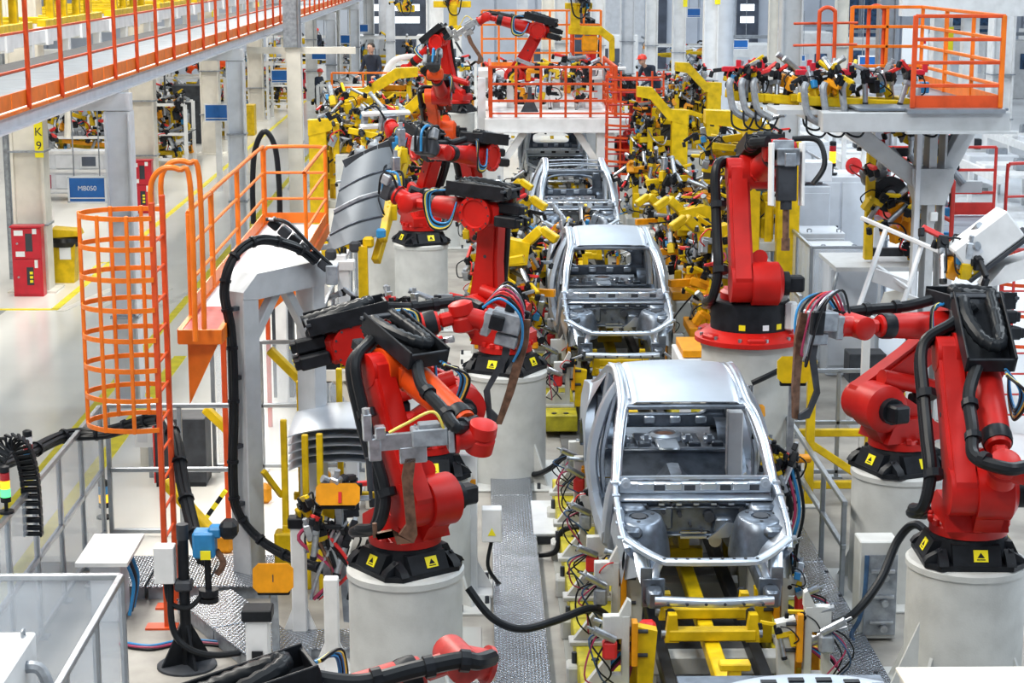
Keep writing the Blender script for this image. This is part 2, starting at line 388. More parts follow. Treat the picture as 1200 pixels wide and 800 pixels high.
# ================================================================== car body in white (x right, y towards the tail, z up from the sill; windscreen base at y = 0)
def lerp(a, b, t): return a + (b - a) * t
def roof_z(y): return 1.125 - .125 * ((y - 1.65) / .95) ** 2 if y < 1.65 else 1.125 - .11 * ((y - 1.65) / .75) ** 2
def rail_path(s): return [(s * .735, -.03, .50), (s * .715, .06, .60), (s * .685, .32, .78), (s * .635, .62, .925), (s * .59, .92, .99), (s * .58, 1.35, 1.065), (s * .58, 1.8, 1.08), (s * .61, 2.3, .985), (s * .67, 2.75, .78), (s * .74, 3.15, .62)]
def make_car(name, label, group, roof=True):
    t = thing(name, label, 'car body', (0, 0, 0), 0, group)
    for s in (-1, 1):
        # outer ring of the doorway: pillars and rails
        b = MB(); side = V((1, 0, 0))
        b.sweep(rail_path(s), [(.10, .12), (.10, .10), (.11, .09), (.12, .09), (.13, .10), (.15, .17)], 6, side)
        b.part('roof_rail', 'bodysteel', t, 50)
        b = MB()
        b.sweep([(s * .81, .03, .0), (s * .80, .02, .2), (s * .775, -.01, .42), (s * .735, -.02, .56)], [(.08, .26), (.08, .24), (.09, .14)], 5, side)
        b.part('hinge_pillar', 'bodymatte', t, 50)
        b = MB()
        b.sweep([(s * .80, 1.30, .02), (s * .86, 1.28, .3), (s * .85, 1.30, .56), (s * .74, 1.36, .86), (s * .60, 1.42, 1.05)], [(.11, .30), (.10, .22), (.11, .16), (.08, .13)], 6, side)
        b.m = 1
        for k in range(5): b.cyl((s * .887, 1.25, .2 + k * .08), (s * .893, 1.25, .2 + k * .08), .012, n=6)
        b.part('centre_pillar', ['bodymatte', 'dark'], t, 50)
        b = MB()
        b.sweep([(s * .80, -.08, .04), (s * .83, .6, .04), (s * .835, 1.5, .05), (s * .82, 2.28, .06)], [(.11, .15)], 4, side)
        b.part('sill', 'bodysteel', t, 50)
        # quarter panel with wheel arch: strip between arch and outline
        b = MB(); n = 18; vs = []
        out = [(2.27, .03), (2.20, .30), (2.30, .56), (2.45, .74), (2.80, .78), (3.25, .70), (3.55, .66), (3.62, .45), (3.55, .18), (3.30, .05), (3.14, .03)]
        def xo(y, z): return s * (.875 - .09 * max(0, (z - .45) / .35) ** 2 - .05 * max(0, (y - 3.0) / .6) ** 2)
        for i in range(n + 1):
            f = i / n; a = math.pi * (1 - f); iy, iz = 2.76 + .36 * math.cos(a), .06 + .36 * max(0, math.sin(a))
            g = f * (len(out) - 1); k = min(int(g), len(out) - 2); oy, oz = lerp(out[k][0], out[k + 1][0], g - k), lerp(out[k][1], out[k + 1][1], g - k)
            for j in range(4):
                y, z = lerp(iy, oy, j / 3), lerp(iz, oz, j / 3); vs.append((xo(y, z), y, z))
            vs.append((xo(oy, oz) - s * .09, oy, oz))
        b.add(vs, [(i * 5 + j, i * 5 + j + 1, (i + 1) * 5 + j + 1, (i + 1) * 5 + j) for i in range(n) for j in range(4)])
        b.grid(lambda u, v: (s * lerp(lerp(.865, .83, u), lerp(.60, .68, u), v ** 1.3), lerp(lerp(2.32, 3.15, u), lerp(2.12, 2.78, u), v), lerp(lerp(.60, .70, u), lerp(1.06, .80, u), v)), 5, 6)
        b.part('quarter_panel', 'bodymatte', t, 50)
        b = MB()                            # inner wheelhouse and rear inner side panel
        b.grid(lambda u, v: (s * lerp(.88, .55, v), 2.76 + .37 * math.cos(math.pi * (1 - u)), .06 + .37 * math.sin(math.pi * (1 - u))), 10, 2)
        b.box((s * .72, 2.6, .60), (.05, .9, .36)); b.box((s * .70, 3.2, .35), (.05, .6, .5))
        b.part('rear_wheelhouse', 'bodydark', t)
        b = MB()                            # inner B post and side inner with lightening holes, bright stamped upright seen through the glass
        b.sweep([(s * .74, 1.32, .05), (s * .76, 1.32, .5), (s * .62, 1.40, 1.0)], [(.05, .20), (.05, .12)], 5, side)
        b.part('inner_pillar', 'bodysteel', t, 50)
        b = MB(); b.sweep([(s * .70, 2.05, .30), (s * .69, 2.12, .62), (s * .60, 2.15, 1.07)], [(.09, .20), (.09, .14)], 5, side)
        b.part('inner_pillar', 'bodysteel', t, 50)
        # front end
        b = MB()
        b.sweep([(s * .735, .02, .57), (s * .745, -.35, .49), (s * .74, -.75, .39), (s * .71, -1.02, .30)], [(.058, .055), (.05, .05)], 5, side)
        for k in range(5):
            b.box((s * .745, -.1 - k * .2, .575 - k * .054), (.07, .05, .02))
        b.part('fender_rail', 'bodysteel', t, 50)
        b = MB()                            # strut tower: flared dome with a round seat
        b.lathe([(.29, .0), (.275, .12), (.24, .27), (.21, .345), (.19, .36), (.09, .36), (.085, .34), (.05, .34)], 20, (s * .55, -.44, .02))
        b.box((s * .64, -.46, .31), (.20, .50, .10), ch=.03); b.box((s * .60, -.18, .36), (.26, .30, .12), ch=.03)
        b.m = 1
        for k in range(3):
            a = k * 2.1 + .4; b.cyl((s * .55 + .14 * math.cos(a), -.44 + .14 * math.sin(a), .375), (s * .55 + .14 * math.cos(a), -.44 + .14 * math.sin(a), .386), .018, n=6)
        b.cyl((s * .55, -.44, .365), (s * .55, -.44, .384), .07, n=12)
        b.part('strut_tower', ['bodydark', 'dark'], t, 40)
        b = MB()                            # front wheelhouse shell curving down and out
        b.grid(lambda u, v: (s * (.73 - .24 * (1 - u) ** 1.2), -.22 - .82 * v, (.50 - .20 * v) * u ** .7 + (1 - u ** .7) * (-.02 + .16 * math.sin(math.pi * (v * .8 + .1)))), 8, 10)
        b.grid(lambda u, v: (s * (.70 + .05 * u), -1.0 + .26 * v, .28 - .30 * u + .06 * v), 4, 4)
        b.grid(lambda u, v: (s * (.775 - .06 * v + .03 * math.sin(math.pi * u)), -.45 - .50 * v, (.42 - .10 * v) - u * (.34 - .02 * v)), 6, 6)
        b.grid(lambda u, v: (s * (.72 - .20 * v), -.95 - .07 * v, .30 - .02 * v - u * (.30 - .10 * v)), 5, 4)
        b.part('front_wheelhouse', 'bodysteel', t, 60)
        b = MB()                            # chassis leg and crash box
        b.sweep([(s * .44, .15, -.02), (s * .45, -.4, .02), (s * .46, -1.22, .02)], [(.09, .14)], 4, side)
        b.box((s * .50, -1.24, .02), (.20, .025, .26), ch=.01); b.box((s * .50, -1.33, .02), (.13, .16, .15), ch=.02); b.box((s * .56, -1.24, .16), (.10, .02, .16))
        b.m = 1; b.cyl((s * .50, -1.255, .06), (s * .50, -1.262, .06), .045, n=10); b.cyl((s * .56, -1.255, -.05), (s * .56, -1.262, -.05), .022, n=8)
        b.part('chassis_leg', ['bodydark', 'dark'], t, 40)
        b = MB()
        b.sweep([(s * .43, -1.13, .25), (s * .47, -1.14, .16), (s * .50, -1.2, .05)], [(.07, .05)], 3, side)
        b.sweep([(s * .60, -.99, .27), (s * .58, -1.08, .14), (s * .55, -1.18, .06)], [(.10, .03)], 3, side)
        b.part('radiator_bracket', 'bodysteel', t, 50)
        b = MB()                            # door opening inner flange, bright line round the opening
        b.sweep([(s * .72, .0, .10), (s * .70, .03, .52), (s * .625, .4, .80), (s * .56, .8, .98), (s * .535, 1.3, 1.035)], [(.02, .05)], 6, side)
        b.part('door_flange', 'bodysteel', t, 50)
    # screens, cowl, bulkhead
    b = MB()
    b.grid(lambda u, v: (lerp(-.71, .71, u), -.02 + .02 * math.sin(u * math.pi) * 0 - .04 * math.sin(u * math.pi) + v * .05, .600 - v * 0 + .012 * math.sin(u * math.pi)), 12, 1, .022, (0, 0, 1))
    b.part('windscreen_flange', 'bodysteel', t)
    b = MB()
    b.box((0, -.06, .52), (1.42, .07, .11), ch=.015); b.box((0, -.13, .44), (1.40, .16, .03), ch=.01)
    for x in (-.46, -.2, .12, .42): b.box((x, -.10, .54), (.16, .05, .075), ch=.01)
    b.m = 1
    for x in (-.33, -.05, .28, .54): b.box((x, -.098, .525), (.10, .012, .05))
    b.m = 2
    for s in (-1, 1): b.cyl((s * .64, -.10, .57), (s * .64, -.13, .575), .045, n=14); b.cyl((s * .64, -.13, .575), (s * .64, -.14, .575), .022, n=10)
    b.part('cowl', ['bodysteel', 'dark', 'bodymatte'], t, 40)
    b = MB()
    b.prism([(-.70, .43), (.70, .43), (.70, .02), (.30, -.03), (.24, .06), (.12, .13), (-.12, .13), (-.24, .06), (-.30, -.03), (-.70, .02)], -.02, .01)
    b.v = [V((p[0], p[1] - .12, p[2])) for p in b.v]
    b.box((-.38, -.16, .26), (.34, .05, .22), ch=.02); b.box((.25, -.17, .20), (.20, .08, .16), ch=.03); b.box((.0, -.16, .36), (.9, .04, .03), ch=.01); b.box((0, -.16, .10), (1.1, .05, .025), ch=.01)
    b.m = 1
    for (x, z, r) in [(-.45, .38, .016), (-.30, .33, .02), (-.15, .30, .022), (.12, .28, .05), (.30, .22, .035), (.42, .34, .03), (-.5, .15, .03), (-.05, .2, .015), (.05, .15, .014), (-.28, .18, .02), (.5, .12, .025), (-.22, .4, .012), (.2, .38, .012)]:
        b.cyl((x, -.13, z), (x, -.215, z), r, n=10)
    b.m = 2
    b.prism([(.10, .08), (.30, .10), (.36, .22), (.28, .24), (.20, .16)], -.24, -.21); b.box((-.02, -.19, .085), (.24, .02, .02)); b.box((-.02, -.19, .13), (.24, .02, .014)); b.cyl((.18, -.16, .05), (.18, -.2, .05), .06, n=12)
    for k in range(7): b.box((-.48 + k * .16, -.19, .40), (.05, .02, .02))
    b.part('bulkhead', ['bodydark', 'dark', 'bodysteel'], t, 40)
    b = MB()                                # bonnet slam panel: bar with swept ends
    b.sweep([(-.71, -.93, .36), (-.60, -1.02, .315), (-.43, -1.13, .262), (-.30, -1.16, .255), (.30, -1.16, .255), (.43, -1.13, .262), (.60, -1.02, .315), (.71, -.93, .36)], [(.055, .085)], 3, V((0, 0, 1)))
    b.m = 1
    for k in range(9): b.cyl((-.4 + k * .1, -1.16, .285), (-.4 + k * .1, -1.16, .289), .015, n=6)
    b.part('slam_panel', ['bodysteel', 'dark'], t, 50)
    b = MB(); b.sweep([(-.50, -1.40, .02), (0, -1.46, .02), (.50, -1.40, .02)], [(.075, .075)], 4, V((0, 0, 1)))
    b.m = 1
    for k in range(6): b.cyl((-.4 + k * .16, -1.47, .02), (-.4 + k * .16, -1.50, .02), .014, n=6)
    b.part('bumper_beam', ['bodysteel', 'dark'], t, 50)
    b = MB()                                # floor with tunnel and cross members
    def fl(u, v):
        x = lerp(-.78, .78, u); y = lerp(.0, 1.85, v)
        return (x, y, .05 + .16 * math.exp(-(x / .13) ** 4) + (.12 * max(0, 1 - y / .35)))
    b.grid(fl, 26, 8)
    b.box((0, .75, .12), (1.5, .12, .10), ch=.03); b.box((0, 1.25, .12), (1.5, .10, .10), ch=.03)
    b.grid(lambda u, v: (lerp(-.78, .78, u), lerp(1.85, 2.15, v), lerp(.06, .27, v)), 6, 2); b.box((0, 2.14, .26), (1.4, .08, .05), ch=.015)
    b.grid(lambda u, v: (lerp(-.70, .70, u), lerp(2.15, 3.55, v), .27 - .05 * math.sin(v * 3.1)), 6, 4)
    for x in (-.5, -.25, .28, .52): b.box((x, 2.55, .25), (.16, .5, .03), ch=.012); b.box((x, 2.28, .285), (.12, .10, .05), ch=.01)
    for s in (-1, 1):
        for k in range(3): b.box((s * .42, .45 + .55 * k, .085), (.34, .20, .03), ch=.01)
    b.m = 1
    for s in (-1, 1):
        for k in range(5): b.cyl((s * (.3 + .1 * (k % 2)), .5 + .28 * k, .06), (s * (.3 + .1 * (k % 2)), .5 + .28 * k, .115), .03, n=8)
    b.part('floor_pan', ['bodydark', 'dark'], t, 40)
    b = MB()                                # rear seat bulkhead, framed opening, parcel shelf
    b.box((0, 2.10, .38), (1.36, .05, .16), ch=.02)
    for s in (-1, 1): b.box((s * .58, 2.14, .55), (.20, .05, .40), ch=.02)
    b.box((0, 2.20, .74), (1.34, .12, .07), ch=.02)
    b.box((0, 2.45, .76), (1.30, .42, .02)); b.box((0, 2.28, .785), (1.2, .05, .04), ch=.01)
    b.m = 1
    for k in range(4): b.box((-.42 + k * .28, 2.06, .39), (.12, .03, .08), ch=.01)
    b.m = 0
    ring = []
    for i in range(25):
        a = 2 * math.pi * i / 24; ring.append((.50 * math.copysign(abs(math.cos(a)) ** .6, math.cos(a)), 2.10, .565 + .15 * math.copysign(abs(math.sin(a)) ** .6, math.sin(a))))
    b.tube(ring, .022, 6, 1)
    b.v = [V(p) + V((0, .80, 0)) for p in b.v]
    b.part('rear_bulkhead', ['bodydark', 'bodysteel'], t, 40)
    for x in (-.45, -.22, .22, .45): b = MB(); b.box((x, 2.40, .30), (.12, .12, .05), ch=.01); b.box((x, 2.36, .34), (.05, .04, .05)); b.part('seat_bracket', 'bodysteel', t, 40)
    b = MB(); b.lathe([(.19, 0), (.18, .05), (.12, .07), (.11, .0)], 18, (0, 2.62, .25)); b.box((0, 2.3, .27), (.24, .4, .04), ch=.015); b.m = 1; b.cyl((0, 2.62, .25), (0, 2.62, .30), .105, n=16); b.part('tank_cover', ['bodysteel', 'copper'], t, 40)
    b = MB(); b.box((0, 1.0, .22), (.18, .5, .05), ch=.01); b.part('tunnel_bracket', 'bodysteel', t, 40)
    b = MB()                                # windscreen header and rear header, roof bows
    b.sweep([(-.56, .80, .985), (0, .735, 1.0), (.56, .80, .985)], [(.12, .035)], 5, V((0, 1, 0)))
    b.sweep([(-.58, 2.36, .945), (0, 2.42, .965), (.58, 2.36, .945)], [(.10, .04)], 5, V((0, 1, 0)))
    b.part('roof_header', 'bodydark', t, 50)
    if roof:
        b = MB()
        def rf(u, v):
            x = lerp(-.555, .555, u); y = lerp(.74 + .055 * (2 * u - 1) ** 2, 2.38 - .05 * (2 * u - 1) ** 2, v)
            return (x, y, roof_z(y) + .028 * (1 - (2 * u - 1) ** 2) - .018 * (abs(2 * u - 1) > .93))
        b.grid(rf, 30, 18, .006, (0, 0, 1)); b.part('roof_panel', 'bodymatte', t, 60)
        b = MB()
        for s in (-1, 1): b.tube([(s * .54, y, roof_z(y) - .002) for y in (.85, 1.2, 1.6, 2.0, 2.3)], .012, 6, 3)
        b.part('roof_joint', 'bodysteel', t)
    else:
        b = MB()
        for y in (1.15, 1.75): b.sweep([(-.55, y, roof_z(y) - .05), (0, y, roof_z(y) - .03), (.55, y, roof_z(y) - .05)], [(.07, .02)], 4, V((0, 1, 0)))
        b.part('roof_bow', 'bodysteel', t, 50)
    done = set()
    for ch in t.children:                   # front end drawn out to its full length
        if ch.data in done: continue
        done.add(ch.data)
        for q in ch.data.vertices:
            if q.co.z > .57 and q.co.y > -.1: q.co.z = .57 + (q.co.z - .57) * 1.22
            if q.co.y > .74: q.co.y = .74 + (q.co.y - .74) * 1.10
            if q.co.y < -.12:
                q.co.z -= .05 * min(1, (-.12 - q.co.y) / 1.2) ** 2; q.co.y = -.12 + (q.co.y + .12) * 1.17
    return t
XL = 1.95                                   # the line's centre
GB = 'bare steel car bodies on the line'
ZC = 1.0
car = make_car('car_body', 'bare silver sedan body nearest whole one on the line, its open front end toward us', GB)
car.location = (XL + .03, 16.9, ZC)
car2 = dup(car, (XL + .01, 27.0, ZC), 0, 'second bare silver sedan body with smooth roof, behind the nearest whole one', GB)
car3 = make_car('car_body', 'bare steel car body without a roof panel, third in line before the gantry', GB, roof=False)
car3.location = (XL, 37.3, ZC)
car4 = dup(car3, (XL - .02, 47.6, ZC), 0, 'bare steel car body farthest back, standing in shade under the white gantry', GB)
car5 = dup(car, (XL - .05, 7.68, ZC), 0, 'bare car body cut off by the bottom picture edge, only its rear rim showing', GB)
b = MB(); b.sweep([(-.78, 2.36, 1.06), (-.45, 2.60, 1.16), (0, 2.68, 1.19), (.45, 2.60, 1.16), (.78, 2.36, 1.06)], [(.05, .17)], 6, V((0, 0, 1)))
b.m = 1
for k in range(8):
    x = -.56 + .16 * k; b.box((x, 2.64 - .26 * x * x * 1.2, 1.217 - .11 * x * x), (.09, .05, .012))
b.part('rear_rim', ['bodymatte', 'black'], car5, 50)
# ================================================================== six-axis robots, pedestals, weld guns
def seg(o, d, up):                          # matrix with x along d
    x, y, z, l = frame(V((0, 0, 0)), d, up)
    return Mx.Translation(o) @ Mx((x, y, z)).transposed().to_4x4()
GR = 'red six axis robots of the body line'
def weld_gun(root, M, kind, sc_):
    S = M @ Mx.Scale(sc_, 4)
    def nb(): return MB(S)
    b = nb()
    if kind == 'cgun':                      # x-type servo gun: block transformer, arm frame, long copper C
        b.box((.14, 0, 0), (.06, .22, .22), ch=.01); b.box((.34, .0, .05), (.34, .20, .17), ch=.012); b.box((.34, 0, .155), (.20, .14, .05), ch=.01)
        for y in (-.07, .07):
            for x in (.22, .46): b.cyl((x, y, .135), (x, y, .15), .012, n=6)
        g = b.part('weld_gun', 'grey_metal', root)
        b = nb(); b.box((.66, 0, .02), (.42, .05, .16), ch=.01); b.box((.86, .0, -.04), (.12, .08, .22), ch=.01); b.box((.50, -.0, -.12), (.26, .06, .16), ch=.01); b.part('gun_frame', 'steel', g)
        b = nb(); b.box((.92, 0, .18), (.09, .09, .26), ch=.012); b.cyl((.92, 0, .31), (.92, 0, .36), .04); b.box((.80, 0, .12), (.10, .12, .12), ch=.01); b.part('gun_drive', 'steel', g)
        b = nb(); b.prism([(.48, -.15), (.58, -.15), (.62, -.34), (.60, -.80), (.68, -.90), (.88, -.92), (.90, -.86), (.74, -.84), (.70, -.98), (.54, -.98), (.50, -.90), (.52, -.40)], -.03, .03); b.cyl((.90, 0, -.90), (.90, 0, -.76), .022); b.part('electrode_arm', 'copper', g)
        b = nb(); b.cyl((.92, 0, -.12), (.92, 0, -.44), .03); b.cyl((.92, 0, -.44), (.92, 0, -.52), .018); b.part('electrode', 'dark', g)
        b = nb(); b.tube([(.2, .08, .1), (.3, .1, .3), (.55, .06, .2), (.72, .05, .12)], .014); b.part('cable', 'gold', g)
        b = nb(); b.tube([(.18, -.06, .1), (.35, -.15, -.1), (.55, -.1, .0), (.80, -.06, .12)], .016); b.part('cable', 'hose', g)
    elif kind == 'pincer':                  # scissor gun: stacked plates with a crowd of cables, two long dark jaws
        b.box((.12, 0, 0), (.08, .24, .24), ch=.01); b.box((.30, 0, .06), (.30, .22, .20), ch=.012); b.box((.34, .0, -.12), (.22, .16, .12), ch=.012)
        g = b.part('weld_gun', 'grey_metal', root)
        b = nb(); b.box((.42, .14, .06), (.14, .07, .24), ch=.01); b.box((.22, -.15, .05), (.14, .06, .14), ch=.01); b.cyl((.3, 0, .16), (.3, 0, .30), .05); b.part('gun_drive', 'black', g)
        b = nb(); b.prism([(.40, .12), (.52, .14), (.56, -.10), (.54, -.62), (.50, -.95), (.44, -.96), (.46, -.60), (.46, -.10)], -.05, -.01); b.part('electrode_arm', 'copper', g)
        b = nb(); b.prism([(.30, .02), (.38, .02), (.40, -.30), (.30, -.66), (.36, -.84), (.46, -.90), (.46, -.96), (.34, -.94), (.24, -.68), (.33, -.30)], .0, .035); b.part('electrode_arm', 'dark', g)
        for k, m in enumerate(('blue', 'hose', 'red', 'magenta', 'steel', 'hose')):
            b = nb(); y = -.14 + .055 * k
            b.tube([(.05, y, .16), (.2, y * 1.4, .30 + .02 * k), (.42, y * 1.5, .2), (.50, y, -.06 - .06 * k), (.46, y * .4, -.30)], .013, 7); b.part('cable', m, g)
    elif kind == 'box':                     # projection gun facing down: bright side plates round a dark core
        b.box((.12, 0, 0), (.08, .22, .22), ch=.01); b.box((.32, 0, -.05), (.30, .24, .12), ch=.01)
        g = b.part('weld_gun', 'grey_metal', root)
        for y in (-.16, .16):
            b = nb(); b.box((.34, y, -.25), (.24, .03, .66), ch=.006); b.part('gun_plate', 'white', g)
        b = nb(); b.box((.34, 0, -.28), (.16, .20, .50), ch=.01); b.cyl((.34, 0, -.5), (.34, 0, -.62), .06); b.part('gun_core', 'dark', g)
        b = nb(); b.box((.34, 0, -.07), (.26, .24, .18), ch=.01); b.box((.46, .02, -.10), (.06, .12, .14), ch=.01); b.part('gun_drive', 'steel', g)
        b = nb(); b.cyl((.34, 0, -.62), (.34, 0, -.92), .035); b.cyl((.34, 0, -.92), (.34, 0, -1.05), .045); b.part('electrode', 'copper', g)
        b = nb(); b.tube([(.1, .1, .12), (.2, .35, .1), (.34, .40, -.15), (.36, .28, -.35)], .03); b.part('cable', 'hose', g)
    elif kind == 'changer':                 # dark tool changer with loose hoses
        b.cyl((.06, 0, 0), (.16, 0, 0), .13); b.box((.24, 0, 0), (.16, .30, .26), ch=.02)
        g = b.part('tool_changer', 'dark', root)
        b = nb(); b.box((.30, .12, .18), (.14, .12, .16), ch=.015); b.box((.28, -.16, .02), (.12, .10, .22), ch=.015); b.part('valve_block', 'grey_metal', g)
        for k, m in enumerate(('hose', 'blue', 'hose')): b = nb(); b.tube([(.1, -.1 + .1 * k, .14), (.25, -.15 + .15 * k, .30), (.42, -.1 + .1 * k, .18), (.36, -.1 + .1 * k, -.1)], .02, 7); b.part('cable', m, g)
    elif kind == 'grip':                    # gripper with a bright bracket cluster
        b.cyl((.08, 0, 0), (.16, 0, 0), .12); b.box((.24, 0, 0), (.12, .30, .30), ch=.01)
        g = b.part('gripper', 'steel', root)
        b = nb(); b.box((.36, 0, .12), (.12, .9, .06), ch=.01); b.box((.36, 0, -.12), (.12, .9, .06), ch=.01); b.part('gripper_beam', 'white', g)
        for y in (-.35, .0, .35):
            b = nb(); b.box((.46, y, .0), (.10, .10, .34), ch=.01); b.cyl((.47, y, .16), (.62, y, .16), .035); b.part('clamp', 'grey_metal', g)
        b = nb(); b.tube([(.1, .1, .1), (.25, .25, .3), (.4, .4, .18)], .02); b.part('cable', 'hose', g)
    return g
def robot(label, loc, th, a2, fe, s=1., gun='cgun', wp=-60, side=1, col='robot_red', fcol=None, base='spider', trayM=1, gs=1., groll=0, detail=True, group=GR, tray=True, L3=1.3, cables=True, gdir=None):
    t = thing('robot', label, 'robot', loc, th, group)
    fcol = fcol or col
    d = V((1, 0, 0)); a2, fe, wp = R(a2), R(fe), R(wp)
    ya, yf = -.15 * side, .10 * side         # lower arm on one flank, forearm on the other
    A2 = V((.35, 0, .675)); E = A2 + V((math.sin(a2), 0, math.cos(a2))) * 1.25; fd = V((math.cos(fe), 0, math.sin(fe))); W = E + fd * L3
    A2, E, W = A2 * s, E * s, W * s; S = Mx.Scale(s, 4)
    # base
    if base == 'spider':
        b = MB(S); q = [(-.42, -.30), (-.30, -.42), (.30, -.42), (.42, -.30), (.42, .30), (.30, .42), (-.30, .42), (-.42, .30)]
        b.prism(q, .0, .045, 'z'); b.lathe([(.36, .04), (.33, .20), (.30, .26)], 20)
        for k in range(4):
            b.M = S @ Mx.Rotation(k * math.pi / 2, 4, 'Z')
            b.prism([(.25, .045), (.41, .045), (.33, .20), (.25, .20)], -.20, .20)
            b.prism([(.28, .045), (.43, .045), (.40, .09), (.28, .16)], .24, .32); b.prism([(.28, .045), (.43, .045), (.40, .09), (.28, .16)], -.32, -.24)
        bp = b.part('base_plate', 'black', t)
        if detail:
            for k in range(4):
                m = Mx.Rotation(k * math.pi / 2, 4, 'Z')
                for yy in (-.29, .29):
                    b = MB(S @ m); b.cyl((.385, yy, .045), (.385, yy, .075), .026, n=6); b.part('bolt', 'steel', bp)
                b = MB(S @ m); b.M = S @ m @ Mx.Translation((.376, .03, .125)) @ Mx.Rotation(R(-27), 4, 'Y'); b.box((0, 0, 0), (.006, .12, .10)); b.part('warning_label', 'label_yellow', bp)
                b = MB(S @ m); b.M = S @ m @ Mx.Translation((.380, .03, .125)) @ Mx.Rotation(R(-27), 4, 'Y')
                b.prism([(-.03, -.015), (0, .03), (.03, -.015)], 0, .002, 'x'); b.box((0.001, 0, -.03), (.003, .07, .008)); b.part('label_mark', 'black', bp)
    else:                                   # heavy robot: wide red ring under a black drum
        b = MB(S); b.lathe([(.60, 0), (.60, .05), (.52, .09), (.44, .14)], 28)
        for k in range(6):
            a = k * math.pi / 3; b.M = S @ Mx.Rotation(a, 4, 'Z'); b.box((.50, 0, .06), (.16, .20, .10), ch=.02)
        bp = b.part('base_plate', col, t)
        b = MB(S)
        for k in range(12):
            a = k * math.pi / 6 + .2; b.cyl((.55 * math.cos(a), .55 * math.sin(a), .06), (.55 * math.cos(a), .55 * math.sin(a), .10), .022, n=6)
        for k in range(1): b.part('bolt_ring', 'steel', bp)
        b = MB(S); b.lathe([(.43, .10), (.43, .44), (.41, .46)], 28); b.part('drum', 'black', t)
        for a in (-1.9, -.9, -1.3):
            b = MB(S @ Mx.Rotation(a - th, 4, 'Z')); b.box((.432, 0, .2), (.006, .07, .06)); b.part('warning_label', 'label_yellow' if a != -1.3 else 'sign_white', bp)
        b = MB(S @ Mx.Rotation(-.5 - th, 4, 'Z')); b.box((.47, 0, .30), (.10, .16, .30), ch=.02); b.part('junction_box', 'white', t)
    # turntable: toothed ring, saddle rising to the second axis
    b = MB(S); z0 = .24 if base == 'spider' else .46
    b.lathe([(.33, z0), (.33, z0 + .07), (.29, z0 + .10)], 24)
    if detail and base == 'spider':
        for k in range(16):
            a = k * math.pi / 8; b.M = S @ Mx.Rotation(a, 4, 'Z'); b.box((.325, 0, z0 + .10), (.04, .06, .06), ch=.008)
        b.M = S
    b.prism([(-.26, z0 + .08), (-.25, .50), (-.12, .62), (.20, .83), (.36, .88), (.50, .80), (.54, .66), (.48, .52), (.34, z0 + .08)], ya + .11 * side, ya + .34 * side)
    b.prism([(-.30, z0 + .08), (-.30, .46), (-.12, .56), (.25, .55), (.34, z0 + .08)], -.26, .26)
    yo = ya + .34 * side
    b.cyl((.35, ya + .1 * side, .675), (.35, yo + .05 * side, .675), .235, n=28)
    b.cyl((.35, yo + .05 * side, .675), (.35, yo + .10 * side, .675), .235, .16, n=28)
    b.box((-.1, yo * .4, .52), (.3, .2, .22), ch=.04)
    tt = b.part('turntable', col, t)
    b = MB(S); b.cyl((.35, yo + .10 * side, .675), (.35, yo + .17 * side, .675), .13, n=14); b.box((.35, yo + .24 * side, .675), (.17, .18, .17), ch=.02); b.part('motor', 'black', t)
    b = MB(S); b.box((-.22, -.05 * side, .62), (.17, .17, .20), ch=.02); b.cyl((-.22, -.05 * side, .72), (-.22, -.05 * side, .84), .07, n=12); b.part('motor', 'black', t)
    # lower arm
    dl = (E - A2); l = dl.length
    b = MB(seg(A2 + V((0, ya * s, 0)), dl, V((0, 1, 0)))); k = s
    # local x along arm, y = in-plane across, z = sideways
    hw0, hw1 = .215 * k, .165 * k
    prof = [(-.13 * k, hw0 * .7), (.0, hw0), (.25 * k, hw0 * .86), (l * .55, hw1 * .86), (l - .12 * k, hw1 * .86), (l, hw1), (l + .11 * k, hw1 * .68), (l + .11 * k, -hw1 * .68), (l, -hw1), (l - .12 * k, -hw1 * .9), (l * .5, -hw1 * .95), (.25 * k, -hw0 * .92), (.0, -hw0), (-.13 * k, -hw0 * .7)]
    b.prism(prof, -.085 * k, .085 * k, 'z')
    b.prism([(p[0] * .90 + .045 * l, p[1] * .72) for p in prof], -.115 * k, .115 * k, 'z')
    b.cyl((0, 0, -.12 * k), (0, 0, .12 * k), .20 * k, n=24); b.cyl((l, 0, -.12 * k), (l, 0, .12 * k), .155 * k, n=24)
    la = b.part('lower_arm', col, t, 30)
    if detail:
        b = MB(seg(A2 + V((0, ya * s, 0)), dl, V((0, 1, 0))))
        b.cyl((l * .55, 0, -.12 * k), (l * .55, 0, .12 * k), .022 * k, n=10); b.part('lightening_hole', 'dark', la)
    # counterbalance spring
    # counterbalance sits behind the shoulder
    b = MB(S); b.cyl((-.30, .05 * side, .80), (.30, .05 * side, .95), .085, n=16); b.cyl((-.36, .05 * side, .785), (-.30, .05 * side, .80), .07, n=16); b.part('counterbalance', col, t)
    # elbow housing
    up = V((-math.sin(fe), 0, math.cos(fe)))
    Ef = E + V((0, yf * s, 0)); MF = seg(Ef, fd, V((0, 0, 1))) @ S
    b = MB(MF)
    b.cyl((0, -.22 * side, 0), (0, .17 * side, 0), .185, n=28)
    b.lathe([(.215, 0), (.215, .05), (.17, .055), (.15, .02)], 28, (0, .14 if side > 0 else -.19, 0), 'y')
    b.box((-.10, -.01, 0), (.34, .26, .30), ch=.05); b.box((.16, 0, 0), (.22, .27, .27), ch=.05)
    el = b.part('elbow', fcol, t)
    if detail:
        b = MB(MF)
        for q in range(12):
            a = q * math.pi / 6; b.cyl((.192 * math.cos(a), .19 * side, .192 * math.sin(a)), (.192 * math.cos(a), .20 * side, .192 * math.sin(a)), .012, n=6)
        o = b.part('bolt_ring', 'dark', el); o['kind'] = 'stuff'
